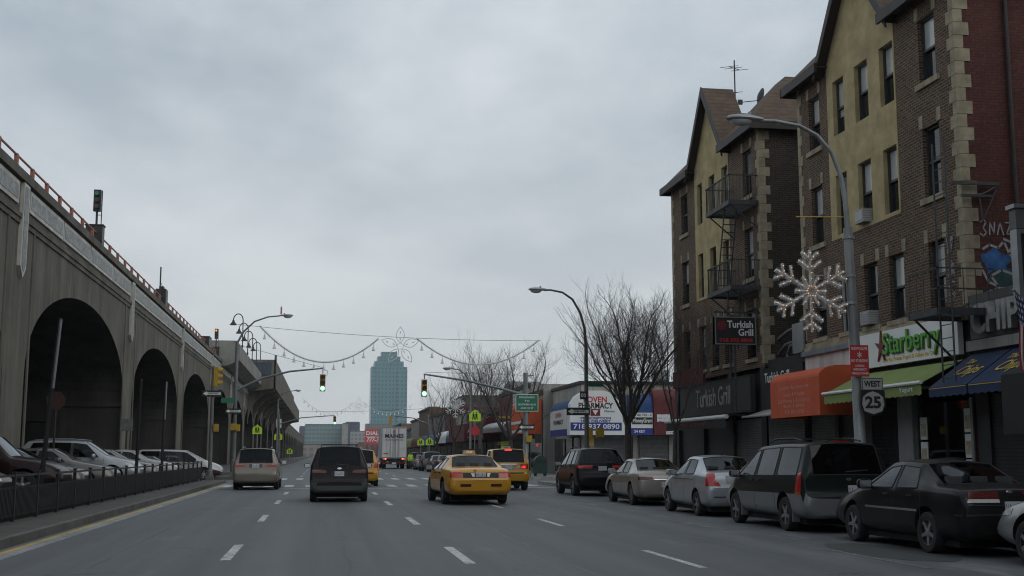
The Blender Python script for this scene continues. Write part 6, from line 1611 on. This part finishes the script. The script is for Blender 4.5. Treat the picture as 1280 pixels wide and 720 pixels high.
b = MB(); [b.box(*q) for q in ((-.235,.235,-.011,-.009,.118,.13),(-.235,.235,-.011,-.009,-.13,-.118),(-.235,-.223,-.011,-.009,-.118,.118),(.223,.235,-.011,-.009,-.118,.118))]; b.build('border', M['black'], s_)
s_ = plate('route_shield_sign', 'black plate with a white shield numbered 25 under the west plate', (11.68,24.36,2.60), [(-.27,.27),(.27,.27),(.29,-.05),(.22,-.22),(0,-.28),(-.22,-.22),(-.29,-.05)], M['black'])
b = MB(); b.prism([(-.23,.12),(-.13,.20),(0,.245),(.13,.20),(.23,.12),(.25,-.04),(.20,-.18),(0,-.245),(-.20,-.18),(-.25,-.04)], lambda a, c, t: (a, t, c), -.012, -.0085); b.build('shield', M['plate_white'], s_)
text('lettering', '25', .34, face_south(0,-.016,-.005), M['black'], s_, .012, .001, width=.36)
lb = street_lamp('brown street lamp at the near corner carrying a one way sign', (11.5, 52, .15), ([(0,0,0),(0,0,1),(0,0,1.05),(0,0,6.2)], [(0,0,6.1),(-.06,0,6.9),(-.25,0,7.6),(-.6,0,8.2),(-1.05,0,8.5),(-1.6,0,8.6),(-1.9,0,8.58)]), ([.16,.15,.11,.08],[.075,.06,.055,.05,.045,.04,.04]), (-1.75,0,8.6), mat_plain('brown_painted_pole', (.075,.072,.065), .6, .3, var=.25, scale=3))
arrow_sign(lb, -.40, -.12, 3.22, 1.05, .34)
b = MB(); b.box(-.02,.0,-.13,-.11,3.0,3.1); b.box(.1,.75,-.02,-.0,4.32,4.52); b.build('street_sign', M['green_sign'], lb)
b = MB(); b.box(-.02,.0,-.4,.3,4.6,4.85); b.build('street_sign', M['green_sign'], lb)
b = MB(); b.box(-.32,-.0,-.14,-.12,3.75,4.10); q_ = b.build('route_plate', M['black'], lb); text('lettering', '00', .24, face_south(-.16,-.145,3.92), M['sign_white'], q_, .004, .001)
ped_box(lb, .58, -.05, 2.3); ped_box(lb, .14, .1, 2.3, R(90))
lc = street_lamp('street lamp with a snowflake beyond the crossing among the bare trees', (11.6, 95, .15), ([(0,0,0),(0,0,1),(0,0,1.05),(0,0,6.5)], [(0,0,6.4),(-.1,0,7.1),(-.45,0,7.7),(-1.0,0,8.05),(-1.5,0,8.1)]), ([.16,.15,.11,.08],[.07,.06,.055,.05,.045]), (-1.4,0,8.12))
ld = street_lamp('small looking street lamp reaching out from the left under the far garland', (-5.4, 150, .15), ([(0,0,0),(0,0,1),(0,0,1.05),(0,0,8.0)], [(0,0,7.9),(.4,0,8.6),(1.1,0,9.0),(2.0,0,9.1)]), ([.16,.15,.11,.08],[.07,.06,.055,.05]), (0,0,-50))
for ch in list(ld.children):
    if ch.name.startswith('lamp_head'):
        for g in list(ch.children): bpy.data.objects.remove(g)
        bpy.data.objects.remove(ch)
lamp_head(ld, Vector((1.9,0,9.12)), math.pi)
def far_mast(label, x, y, dx, z, lens):
    r_ = thing('signal_mast', label, 'signal mast', (x, y, .15)); b = MB(); b.cyl((0,0,0),(0,0,6.2),.14,10,r2=.1); b.build('pole', M['pole'], r_)
    b = MB(); b.tube([(0,0,5.0),(dx*.4,0,z+.05),(dx,0,z+.35)],[.08,.06,.05],8); b.build('signal_arm', M['pole'], r_); head3(r_, Matrix.Translation((dx,0,z-.25)) @ Matrix.Rotation(0 if lens == 2 else math.pi, 4, 'Z'), lit=lens)
far_mast('distant signal mast with a green light reaching out from the left', -5.2, 150, 6.7, 5.75, 2)
far_mast('distant signal mast with a yellow head just above the white truck', 12.7, 146, -4.6, 5.65, 9)
# school signs on the right
school(11.7, 93.0, 4.35, .9, 'large lime school crossing sign over a red round sign on the right'); 
r_ = thing('regulation_sign', 'small red sign under the large lime school sign', 'road sign', (11.7, 92.85, 3.3)); b = MB(); b.lathe([(.001,0),(.36,0),(.36,.02),(.001,.02)], Matrix.Rotation(R(90),4,'X'), 20); b.build('plate', M['red_sign'], r_)
b = MB(); b.cyl((0,.1,-3.1),(0,.1,.3),.03,6); b.build('post', M['steel'], r_)
school(11.8, 134, 2.8, .85, 'lime school crossing sign beside the white truck, right of the pedestrians'); school(11.3, 140, 2.8, .8, 'partly hidden lime school crossing sign far up the right kerb')
# kerbside mailbox
r_ = thing('mailbox', 'dark green round-topped collection box on the far corner pavement', 'mailbox', (13.5, 74.6, .15))
b = MB(); b.prism([(-.38,.18),(.38,.18),(.38,.9)]+[(.38*math.cos(R(a)),.9+.38*math.sin(R(a))) for a in range(15,166,15)]+[(-.38,.9)], lambda a, c, t: (a, t, c), -.35, .35); b.build('body', mat_plain('dark_green_paint_metal', (.015,.045,.035), .45, .1, var=.2), r_)
for sx in (-1, 1):
    for sy in (-1, 1): b = MB(); b.box(sx*.3-.04,sx*.3+.04,sy*.27-.04,sy*.27+.04,0,.2); b.build('leg', M['black'], r_)
b = MB(); b.box(-.28,.28,-.37,-.345,.85,1.0); b.build('flap', M['black'], r_)

# ---------------------------------------------------------------- festive decorations
M['tinsel'] = mat_plain('silver_tinsel', (.86,.87,.88), .45, .1, var=.35, scale=30)
M['garland'] = mat_plain('grey_garland', (.68,.685,.69), .7, var=.35, scale=25)
def fuzz(b, p, q, r, n, rg, mat=None, w=.006):
    p, q = Vector(p), Vector(q); ax = (q-p).normalized(); u = ax.orthogonal().normalized(); v = ax.cross(u)
    for _ in range(n):
        t = rg.random(); a = rg.random()*2*math.pi; d = (u*math.cos(a)+v*math.sin(a)+ax*(rg.random()-.5)*.7).normalized(); o = p.lerp(q, t); l = r*(.6+.6*rg.random()); s = d.cross(ax).normalized()*w
        b.poly([o-s, o+s, o+d*l+s*.3, o+d*l-s*.3], mat)
def snowflake(label, cx, cy, cz, rad, dens=1.0, bulbs=True, support=1.0):
    r_ = thing('snowflake_decoration', label, 'decoration', (cx, cy, cz)); rg = random.Random(21); b = MB(); bl = []
    for k in range(6):
        a = R(90+60*k); d = Vector((math.cos(a),0,math.sin(a))); segs = [(d*.02, d*rad)]
        for f in (.52,.78):
            for s in (1,-1):
                a2 = a+s*R(52); d2 = Vector((math.cos(a2),0,math.sin(a2))); segs.append((d*rad*f, d*rad*f+d2*rad*(.36 if f < .6 else .27)))
        a3 = a+R(30); d3 = Vector((math.cos(a3),0,math.sin(a3))); segs.append((d3*.02, d3*rad*.40))
        for p, q in segs:
            L = (q-p).length; b.tube([p,q],.028*rad/.95,6); fuzz(b, p, q, .075*rad/.95, int(L*900*dens), rg)
            m = max(2, int(L/.14)); bl += [p.lerp(q, (i+.6)/m)+Vector((.02*(rg.random()-.5),-.085,.02*(rg.random()-.5))) for i in range(m)]
    b.build('tinsel_frame', M['tinsel'], r_, fix=False)
    if bulbs:
        b = MB()
        for p in bl: b.lathe([(.001,.011),(.010,.004),(.010,-.004),(.001,-.011)], Matrix.Translation(p), 6)
        b.build('fairy_light', M['bulb'], r_)
    b = MB(); [b.cyl((.1,.02,z),(support,.1,z),.014,6) for z in (-.35,.35)]; b.build('bracket', M['steel'], r_)
snowflake('large silver tinsel snowflake with warm fairy lights hung on the nearest street lamp', 10.44, 24.55, 5.02, .90, 1.0, True, .95)
snowflake('small distant silver snowflake on the street lamp beyond the crossing', 10.4, 95, 5.2, .85, .3, False, 1.1)
def cat(p, q, sag, n=24):
    p, q = Vector(p), Vector(q); return [p.lerp(q, i/n) - Vector((0,0,sag*4*(i/n)*(1-i/n))) for i in range(n+1)]
def garland(label, p, q, sag, r=.11, dens=170, bells=True, skew=0.):
    r_ = thing('garland', label, 'garland', (0,0,0), 0, 'tinsel garlands strung over the road'); rg = random.Random(3); b = MB(); P_ = cat(p, q, sag); b.tube(P_, r*.4, 6)
    for a, c in zip(P_, P_[1:]): fuzz(b, a, c, r*1.5, int(dens*(Vector(c)-Vector(a)).length), rg, None, .009)
    b.build('tinsel', M['garland'], r_, fix=False)
    if bells:
        bm_ = MB(); bm_.lathe([(.012,0),(.035,-.05),(.05,-.16),(.10,-.26),(.09,-.27),(.001,-.2)], None, 10); bm_.cyl((0,0,.12),(0,0,0),.01,4); me = bm_.mesh('bell', M['garland'], 40)
        for i in range(1, len(P_)-1, 2): link('bell', me, r_, P_[i]-Vector((0,0,r+.06)))
    return r_
def star(label, x, y, z, s):
    r_ = thing('star_decoration', label, 'decoration', (x,y,z), 0, 'wire flower stars strung over the road'); b = MB()
    for k in range(5):
        a = R(90+72*k); d = Vector((math.cos(a),0,math.sin(a))); n_ = Vector((-d.z,0,d.x))
        for sg in (1,-1): b.tube([d*s*(.18+.82*t/12)+n_*sg*s*.21*math.sin(math.pi*(t/12)**.85) for t in range(13)], .018, 5)
        b.tube([d*s*.18+n_*.0, Vector((math.cos(a+R(72)),0,math.sin(a+R(72))))*s*.18], .014, 5)
        for t in (.35,.7): b.tube([d*s*(t-.05), d*s*(t+.05)], .03, 5)
    b.build('wire_frame', M['garland'], r_)
def wire(label, p, q, sag=.15, r=.012):
    r_ = thing('span_wire', label, 'wire', (0,0,0), 0, 'wires strung over the road'); b = MB(); b.tube(cat(p,q,sag,10), r, 5); b.build('cable', M['dark_steel'], r_)
GY = 66.0
garland('near tinsel garland with bells over the left lanes', (-3.45,GY,8.4), (2.95,GY,7.8), 1.62); garland('near tinsel garland with bells over the right lanes', (5.05,GY,7.85), (11.9,GY,7.85), 1.42)
star('near wire flower star hanging in front of the tower', 4.15, GY, 7.4, 1.08); wire('thin wire carrying the near garland and star', (-5.2,GY+8,9.3), (12.4,GY+2,8.0), .25)
garland('distant tinsel garland over the left lanes', (-2.5,150,8.4), (3.6,150,7.7), 1.5, .06, 25); garland('distant tinsel garland crossing the tower', (5.05,150,7.75), (11.1,150,7.75), 1.1, .06, 25)
star('distant pale wire flower star left of the tower', 4.4, 150, 7.4, 1.1); wire('distant wire across the road', (-8,170,7.6), (14,170,7.9), .3, .02)

# ---------------------------------------------------------------- bare street trees
M['bark'] = mat_plain('dark_bark', (.062,.053,.046), .9, var=.35, scale=6, bump=.4)
M['bark_pale'] = mat_plain('pale_bark', (.13,.12,.10), .9, var=.4, scale=6, bump=.3)
M['twig'] = mat_plain('twig', (.085,.073,.064), .9, var=.25, scale=6)
def bare_tree(label, x, y, h, fork, seed, mains=5, spread=.55, lean=(0,0), r0=.13, dens=1.0, bark=None, strays=0):
    rg = random.Random(seed); root = thing('bare_tree', label, 'tree', (x, y, .15), 0, 'leafless street trees')
    big = MB(); tw = MB(); cnt = [0]
    def grow(p, d, L, r, lvl):
        n = 5 if lvl < 2 else 4; pts = [p]; dd = d.copy()
        for i in range(n):
            jit = Vector((rg.gauss(0,1), rg.gauss(0,1), rg.gauss(0,.6)))*(.10 if lvl < 2 else .17)
            dd = (dd + jit + Vector((0,0,.10 if lvl > 0 else .03))).normalized(); pts.append(pts[-1]+dd*L/n)
        r1 = r*.55; rr_ = [r+(r1-r)*i/n for i in range(n+1)]
        (big if r > .018 else tw).tube(pts, rr_, 7 if r > .04 else (5 if r > .018 else 3), None, False); cnt[0] += 1
        if lvl >= 5 or L < .22: return
        k = {0: 0, 1: 6, 2: 5, 3: 3, 4: 3}[lvl]; k = max(1, int(k*dens+.5))
        for j in range(k):
            t = .25+.75*(j+rg.random())/k; i = min(int(t*n), n-1); q = pts[i].lerp(pts[i+1], t*n-i)
            ax = (pts[i+1]-pts[i]).normalized(); o = ax.orthogonal().normalized(); o.rotate(Matrix.Rotation(rg.random()*6.283, 3, ax)); an = R(26+26*rg.random())
            nd = (ax*math.cos(an)+o*math.sin(an)).normalized(); nd = (nd+Vector((0,0,.15))).normalized()
            grow(q, nd, L*(.42+.28*rg.random()), max(r*(.38 if lvl < 3 else .5)*(1-.3*t), .0038), lvl+1)
        grow(pts[-1], dd, L*.55, r1, lvl+1)
    base = Vector((0,0,0)); top = Vector((lean[0]*fork, lean[1]*fork, fork))
    b = MB(); b.tube([base, base.lerp(top,.05), base.lerp(top,.5), top], [r0*1.45, r0*1.1, r0, r0*.9], 10); b.build('trunk', bark or M['bark'], root, 50)
    for k in range(mains):
        a = 2*math.pi*(k+.4*rg.random())/mains; sp_ = spread*(.35+.9*rg.random())
        d = Vector((math.cos(a)*sp_, math.sin(a)*sp_, 1)).normalized(); grow(top-Vector((0,0,.15*k/mains)), d, (h-fork)*(.55+.18*rg.random()), r0*(.40+.18*rg.random()), 1)
    for k in range(strays):
        a = rg.choice((math.pi, 0))+rg.gauss(0,.5); d = Vector((math.cos(a)*.75, math.sin(a)*.4, 1)).normalized(); p0 = top+Vector((math.cos(a)*.9, 0, (h-fork)*.42)); pts = [p0]
        for i in range(6): d = (d+Vector((rg.gauss(0,.06),rg.gauss(0,.06),.02))).normalized(); pts.append(pts[-1]+d*.62)
        tw.tube(pts, [.016,.014,.012,.010,.008,.006,.004], 4, None, False)
        for i in (3,4,5): tw.tube([pts[i], pts[i]+(d+Vector((rg.gauss(0,.5),0,rg.gauss(0,.3)))).normalized()*.6], [.006,.003], 3, None, False)
    cr = big.build('branches', bark or M['bark'], root, 50); tw.build('twigs', M['twig'], cr, fix=False)
bare_tree('large bare tree with a wide fan of branches before the corner pharmacy', 12.75, 49.6, 7.4, 2.6, 5, 8, .80, (0,0), .15, 1.1, None, 8)
bare_tree('slender bare tree against the end of the far brick building', 12.9, 43.5, 6.6, 2.2, 8, 4, .40, (.04,0), .08, .9)
bare_tree('dark bare tree next to the green direction board', 12.6, 80, 8.0, 2.3, 17, 6, .8, (-.05,0), .17, .85)
bare_tree('pale trunked bare tree before the wide maroon sign', 12.7, 96, 9.0, 3.2, 26, 6, .75, (-.08,0), .17, .85, M['bark_pale'])
bare_tree('bare tree beside the distant snowflake', 12.6, 116, 8.4, 2.6, 33, 5, .8, (0,0), .15, .7)
bare_tree('furthest bare tree above the parked cars up the street', 12.6, 134, 8.0, 2.6, 41, 5, .8, (0,0), .15, .6)
# ---------------------------------------------------------------- far skyline
def mat_grid(name, wall, glass, px, pz, wx=.6, wz=.55, rough=.35):
    m = bpy.data.materials.new(name); t = NT(m); co = t.coord('Object'); sep = t.node('ShaderNodeSeparateXYZ'); t.link(co, sep.inputs[0])
    u = t.math('ADD', sep.outputs[0], sep.outputs[1])
    a = t.math('LESS_THAN', t.math('FRACT', t.math('DIVIDE', u, px)), wx); b_ = t.math('LESS_THAN', t.math('FRACT', t.math('DIVIDE', sep.outputs[2], pz)), wz)
    n = t.noise(co, .05, 4, .6); w = t.mix(t.ramp(n, .3, .7), [x*.85 for x in wall], [x*1.15 for x in wall])
    c = t.mix(t.math('MULTIPLY', a, b_), w, glass); t.link(c, t.b.inputs['Base Color']); t.b.inputs['Roughness'].default_value = rough
    return m
def far_building(label, x0, x1, y, d, h, mat, steps=(), name='office_building'):
    r_ = thing(name, label, 'building', (x0, y, 0)); b = MB(); b.box(0,x1-x0,0,d,0,h); b.build('wall', mat, r_)
    for (a, c, z0, z1) in steps: b = MB(); b.box(a,c,2,d-2,z0,z1); b.build('setback', mat, r_)
    b = MB(); b.box(.4,x1-x0-.4,.4,d-.4,h,h+.6); b.build('roof', M['roofing'], r_); return r_
tw_m = mat_grid('teal_glass_tower', (.050,.215,.245), (.014,.062,.080), 5.6, 6.4, .42, .42, .3)
tw_ = thing('glass_tower', 'tall teal glass tower with a stepped top straight up the road', 'skyscraper', (74.5, 1900, 0), R(-0))
for nm, a, c, z0, z1, dd in (('shaft',0,56.4,0,138.7,0),('setback',5,51,138.7,147.4,4),('setback',10,46,147.4,155.4,8),('setback',16,41,155.4,163,12)):
    b = MB(); b.box(a,c,dd,56-dd,z0,z1); b.build(nm, tw_m, tw_)
b = MB(); b.box(41,56.6,-2.2,-.1,0,134); b.build('projecting_bay', tw_m, tw_)
far_building('slate blue tower block at the left end of the skyline', -23, -4, 1250, 30, 29.5, mat_grid('slate_block', (.07,.09,.13), (.04,.05,.08), 4, 3.6))
far_building('wide pale teal slab building left of the charcoal minivan roof', -14, 19, 1000, 25, 25.5, mat_grid('pale_teal_slab', (.20,.28,.28), (.12,.20,.21), 3, 3.4, .8, .6))
far_building('narrow white block joined to the teal slab', 16, 20.5, 985, 14, 26, M['concrete_lt'])
far_building('dark blue block left of the glass tower', 23, 37, 1210, 30, 33, mat_grid('dark_blue_block', (.05,.07,.11), (.03,.04,.07), 4, 3.8))
far_building('low pale grey block in front of the dark blue block', 26, 49, 1100, 25, 22, mat_grid('pale_block', (.30,.30,.29), (.17,.18,.19), 3.4, 3.6))
far_building('grey brown block at the foot of the glass tower', 52, 84, 1480, 25, 38, mat_grid('grey_brown_block', (.17,.15,.14), (.10,.10,.10), 3.4, 3.6))
far_building('stepped grey loft building right of the white truck', 58, 70, 720, 40, 17, mat_grid('grey_loft', (.15,.15,.16), (.07,.08,.09), 3.4, 3.6), [(2,12,17,24),(5,12,24,30)])
far_building('brown brick apartment house above the low shops', 30, 41, 262, 20, 13.8, mat_grid('brown_house', (.09,.07,.065), (.04,.04,.04), 2.6, 3.2, .4, .5), (), 'apartment_house')
far_building('long grey warehouse low on the left skyline', -62, -24, 640, 30, 11, mat_grid('grey_warehouse', (.17,.17,.17), (.10,.10,.10), 5, 4))
far_building('low tan warehouse low beneath the teal slab', -14, 14, 905, 20, 8.5, mat_grid('tan_warehouse', (.27,.25,.22), (.16,.15,.14), 5, 4))
far_building('low red brick warehouse behind the white truck', 24, 60, 830, 20, 9, mat_grid('red_warehouse', (.16,.08,.06), (.09,.05,.05), 5, 4))
# red billboard
r_ = thing('billboard', 'bright red billboard with big white letters left of the white truck', 'billboard', (24.2, 700, 7.2))
b = MB(); b.box(0,8.8,0,.5,0,8.6); b.build('panel', mat_plain('billboard_red', (.50,.035,.04), .5, var=.08, scale=.4), r_)
text('lettering', 'DIAL', 3.0, face_south(4.4,-.05,6.3), M['sign_white'], r_, .08, .02, width=7.2); text('lettering', '777-7', 3.6, face_south(4.5,-.05,2.6), M['sign_white'], r_, .10, .02, width=7.4, shear=.2)
b = MB(); b.box(0.2,8.6,-.03,-.01,4.35,4.5); b.build('divider', M['sign_white'], r_)
b = MB(); [b.cyl((x,.3,-7.2),(x,.3,0),.3,8) for x in (1.5,4.4,7.3)]; b.build('support', M['dark_steel'], r_)
# unseen buildings added so car paint and glass reflect less open sky
def plain_block(label, x0, x1, y0, y1, h, mat):
    r_ = thing('unseen_block', label, 'building', (x0, y0, 0)); b = MB(); b.box(0,x1-x0,0,y1-y0,0,h); b.build('wall', mat, r_)
    n = int((y1-y0)/3)
    for i in range(n):
        for z in (5.2, 8.2):
            if z+2 < h: b = MB(); b.box(-.02,.06,3*i+.9,3*i+1.9,z,z+1.7); b.build('window', M['pane'], r_)
    b = MB(); b.box(-.1,.0,0,y1-y0,3.4,4.3); b.build('fascia_sign', M['canvas_black'], r_)
plain_block('unseen brown brick block added right of the view for car reflections', 15, 28, -14, 19.9, 12.5, M['brick'])
plain_block('unseen dark brick block added beside the camera for car reflections', 15, 28, -75, -14.2, 15, M['brick_dark'])
plain_block('unseen broad brick block added behind the camera for car reflections', 14, 60, -150, -80, 20, M['brick'])

# ---------------------------------------------------------------- pedestrians
def person(label, loc, rz, coat, legs, walk=.22, hat=None, h=1.72):
    k = h/1.72; s = walk
    J = dict(pel=(0,0,.95), wst=(0,0,1.08), chs=(0,.01,1.32), nck=(0,.02,1.47), hd=(0,.04,1.58), top=(0,.03,1.70),
        hl=(-.10,0,.90), kl=(-.11,s*.55,.50), al=(-.11,s*.5,.09), tl=(-.12,s*.5+.16,.04), hr=(.10,0,.90), kr=(.11,-s*.15,.50), ar=(.11,-s*.9,.12), tr=(.12,-s*.9+.15,.04),
        sl=(-.20,0,1.40), el=(-.25,-s*.3,1.13), wl=(-.24,-s*.1+.06,.88), fl_=(-.24,.08-s*.1,.78), sr=(.20,0,1.40), er=(.25,s*.35,1.13), wr_=(.24,s*.75,.90), fr_=(.24,s*.85,.80))
    rad = dict(pel=.15, wst=.14, chs=.165, nck=.062, hd=.095, top=.075, hl=.105, kl=.07, al=.05, tl=.042, hr=.105, kr=.07, ar=.05, tr=.042, sl=.085, el=.06, wl=.045, fl_=.035, sr=.085, er=.06, wr_=.045, fr_=.035)
    E_ = 'pel wst,wst chs,chs nck,nck hd,hd top,pel hl,hl kl,kl al,al tl,pel hr,hr kr,kr ar,ar tr,chs sl,sl el,el wl,wl fl_,chs sr,sr er,er wr_,wr_ fr_'.split(',')
    N = list(J); me = bpy.data.meshes.new('skel'); me.from_pydata([Vector(J[n])*k for n in N], [tuple(N.index(x) for x in e.split()) for e in E_], []); me.update()
    o = bpy.data.objects.new('tmp', me); COL.objects.link(o); o.modifiers.new('s', 'SKIN'); o.modifiers.new('u', 'SUBSURF').levels = 1
    for n, v in zip(N, me.skin_vertices[0].data): v.radius = (rad[n]*k,)*2; v.use_root = (n == 'pel')
    dg = bpy.context.evaluated_depsgraph_get(); dg.update(); r = bpy.data.meshes.new_from_object(o.evaluated_get(dg), depsgraph=dg); bpy.data.objects.remove(o)
    skin = M.setdefault('skin', mat_plain('skin', (.35,.22,.16), .6, var=.1)); hair = M.setdefault('hair', mat_plain('dark_hair', (.02,.016,.014), .7, var=.2)); shoe = M['black']
    r.materials.clear(); [r.materials.append(x) for x in (coat, legs, skin, shoe)]
    for p in r.polygons:
        z = p.center.z/k; x = abs(p.center.x)/k
        p.material_index = 3 if z < .11 else (1 if z < .86 and x < .21 else (2 if z > 1.47 or (z < .86 and x > .2) else 0))
    r.shade_smooth(); root = thing('person', label, 'person', loc, rz); link('body', r, root)
    b = MB(); b.lathe([(.001,.135),(.07,.12),(.102,.06),(.108,.0),(.09,-.05)], Matrix.Translation((0,.015*k,1.61*k)) @ Matrix.Diagonal((1,1.08,1,1)), 14); b.build('hair' if hat is None else 'hat', hair if hat is None else hat, root, 60)
    b = MB(); b.lathe([(.02,.02),(.018,-.02),(.001,-.03)], Matrix.Translation((0,.135*k,1.575*k)), 8); b.build('nose', skin, root)
    return root
person('person in a lime safety vest walking beside the white truck', (9.02, 124.5, 0), R(180), M['lime'], M['black'])
person('person in a pale grey coat standing by the far parked cars', (9.42, 118.8, 0), R(160), mat_plain('pale_coat', (.32,.32,.33), .8), mat_plain('blue_jeans', (.05,.08,.16), .8), .15)
person('person in a dark jacket walking on the pavement outside the orange shop', (14.3, 90, .15), R(180), mat_plain('dark_jacket', (.03,.03,.04), .8), mat_plain('grey_trousers', (.07,.07,.08), .8))

# ---------------------------------------------------------------- winter haze
b = MB(); b.box(-1250, 1250, -300, 2650, -3, 185); hz = b.build('haze', [bpy.data.materials.new('haze_air')]); hz['kind'] = 'stuff'
hm = hz.data.materials[0]; t = NT(hm)
for x in list(t.n): t.n.remove(x)
o_ = t.node('ShaderNodeOutputMaterial'); v = t.node('ShaderNodeVolumePrincipled'); v.inputs['Color'].default_value = (.97,.985,1,1); v.inputs['Density'].default_value = .00016; v.inputs['Anisotropy'].default_value = .3
t.link(v.outputs[0], o_.inputs['Volume'])

# ---------------------------------------------------------------- each loose piece becomes a part of its own
def split_pieces(o):
    me = o.data; par = list(range(len(me.vertices)))
    def find(a):
        while par[a] != a: par[a] = par[par[a]]; a = par[a]
        return a
    for e in me.edges:
        a, c = find(e.vertices[0]), find(e.vertices[1])
        if a != c: par[a] = c
    isl = {}
    for p in me.polygons: isl.setdefault(find(p.vertices[0]), []).append(p)
    if len(isl) < 2: return
    nm = o.name.split('.')[0]; kids = list(o.children)
    for polys in isl.values():
        used = {}; vs = []; fs = []
        for p in polys:
            f = []
            for v in p.vertices:
                if v not in used: used[v] = len(vs); vs.append(me.vertices[v].co.copy())
                f.append(used[v])
            fs.append(f)
        m2 = bpy.data.meshes.new(nm); m2.from_pydata(vs, [], fs)
        for mt in me.materials: m2.materials.append(mt)
        m2.polygons.foreach_set('material_index', [p.material_index for p in polys]); m2.polygons.foreach_set('use_smooth', [p.use_smooth for p in polys]); m2.update()
        q = o.copy(); q.data = m2; q.name = nm; COL.objects.link(q)
    if not kids: bpy.data.objects.remove(o)
SPLIT = {'fairy_light','graffiti_lettering','door_pillar','panel_gaps','window_sill','lintel_stone','lintel_brick','pillar','dark_pier','pier','pier_edging','roof_crossbar','bracket','support','white_stripe','lock_rod','reflective_tape','notice_patch','yellow_piping','plate_light_trim','shop_window','window_frame','band'}
for o in list(COL.objects):
    if o.type == 'MESH' and o.name.split('.')[0] in SPLIT: split_pieces(o)
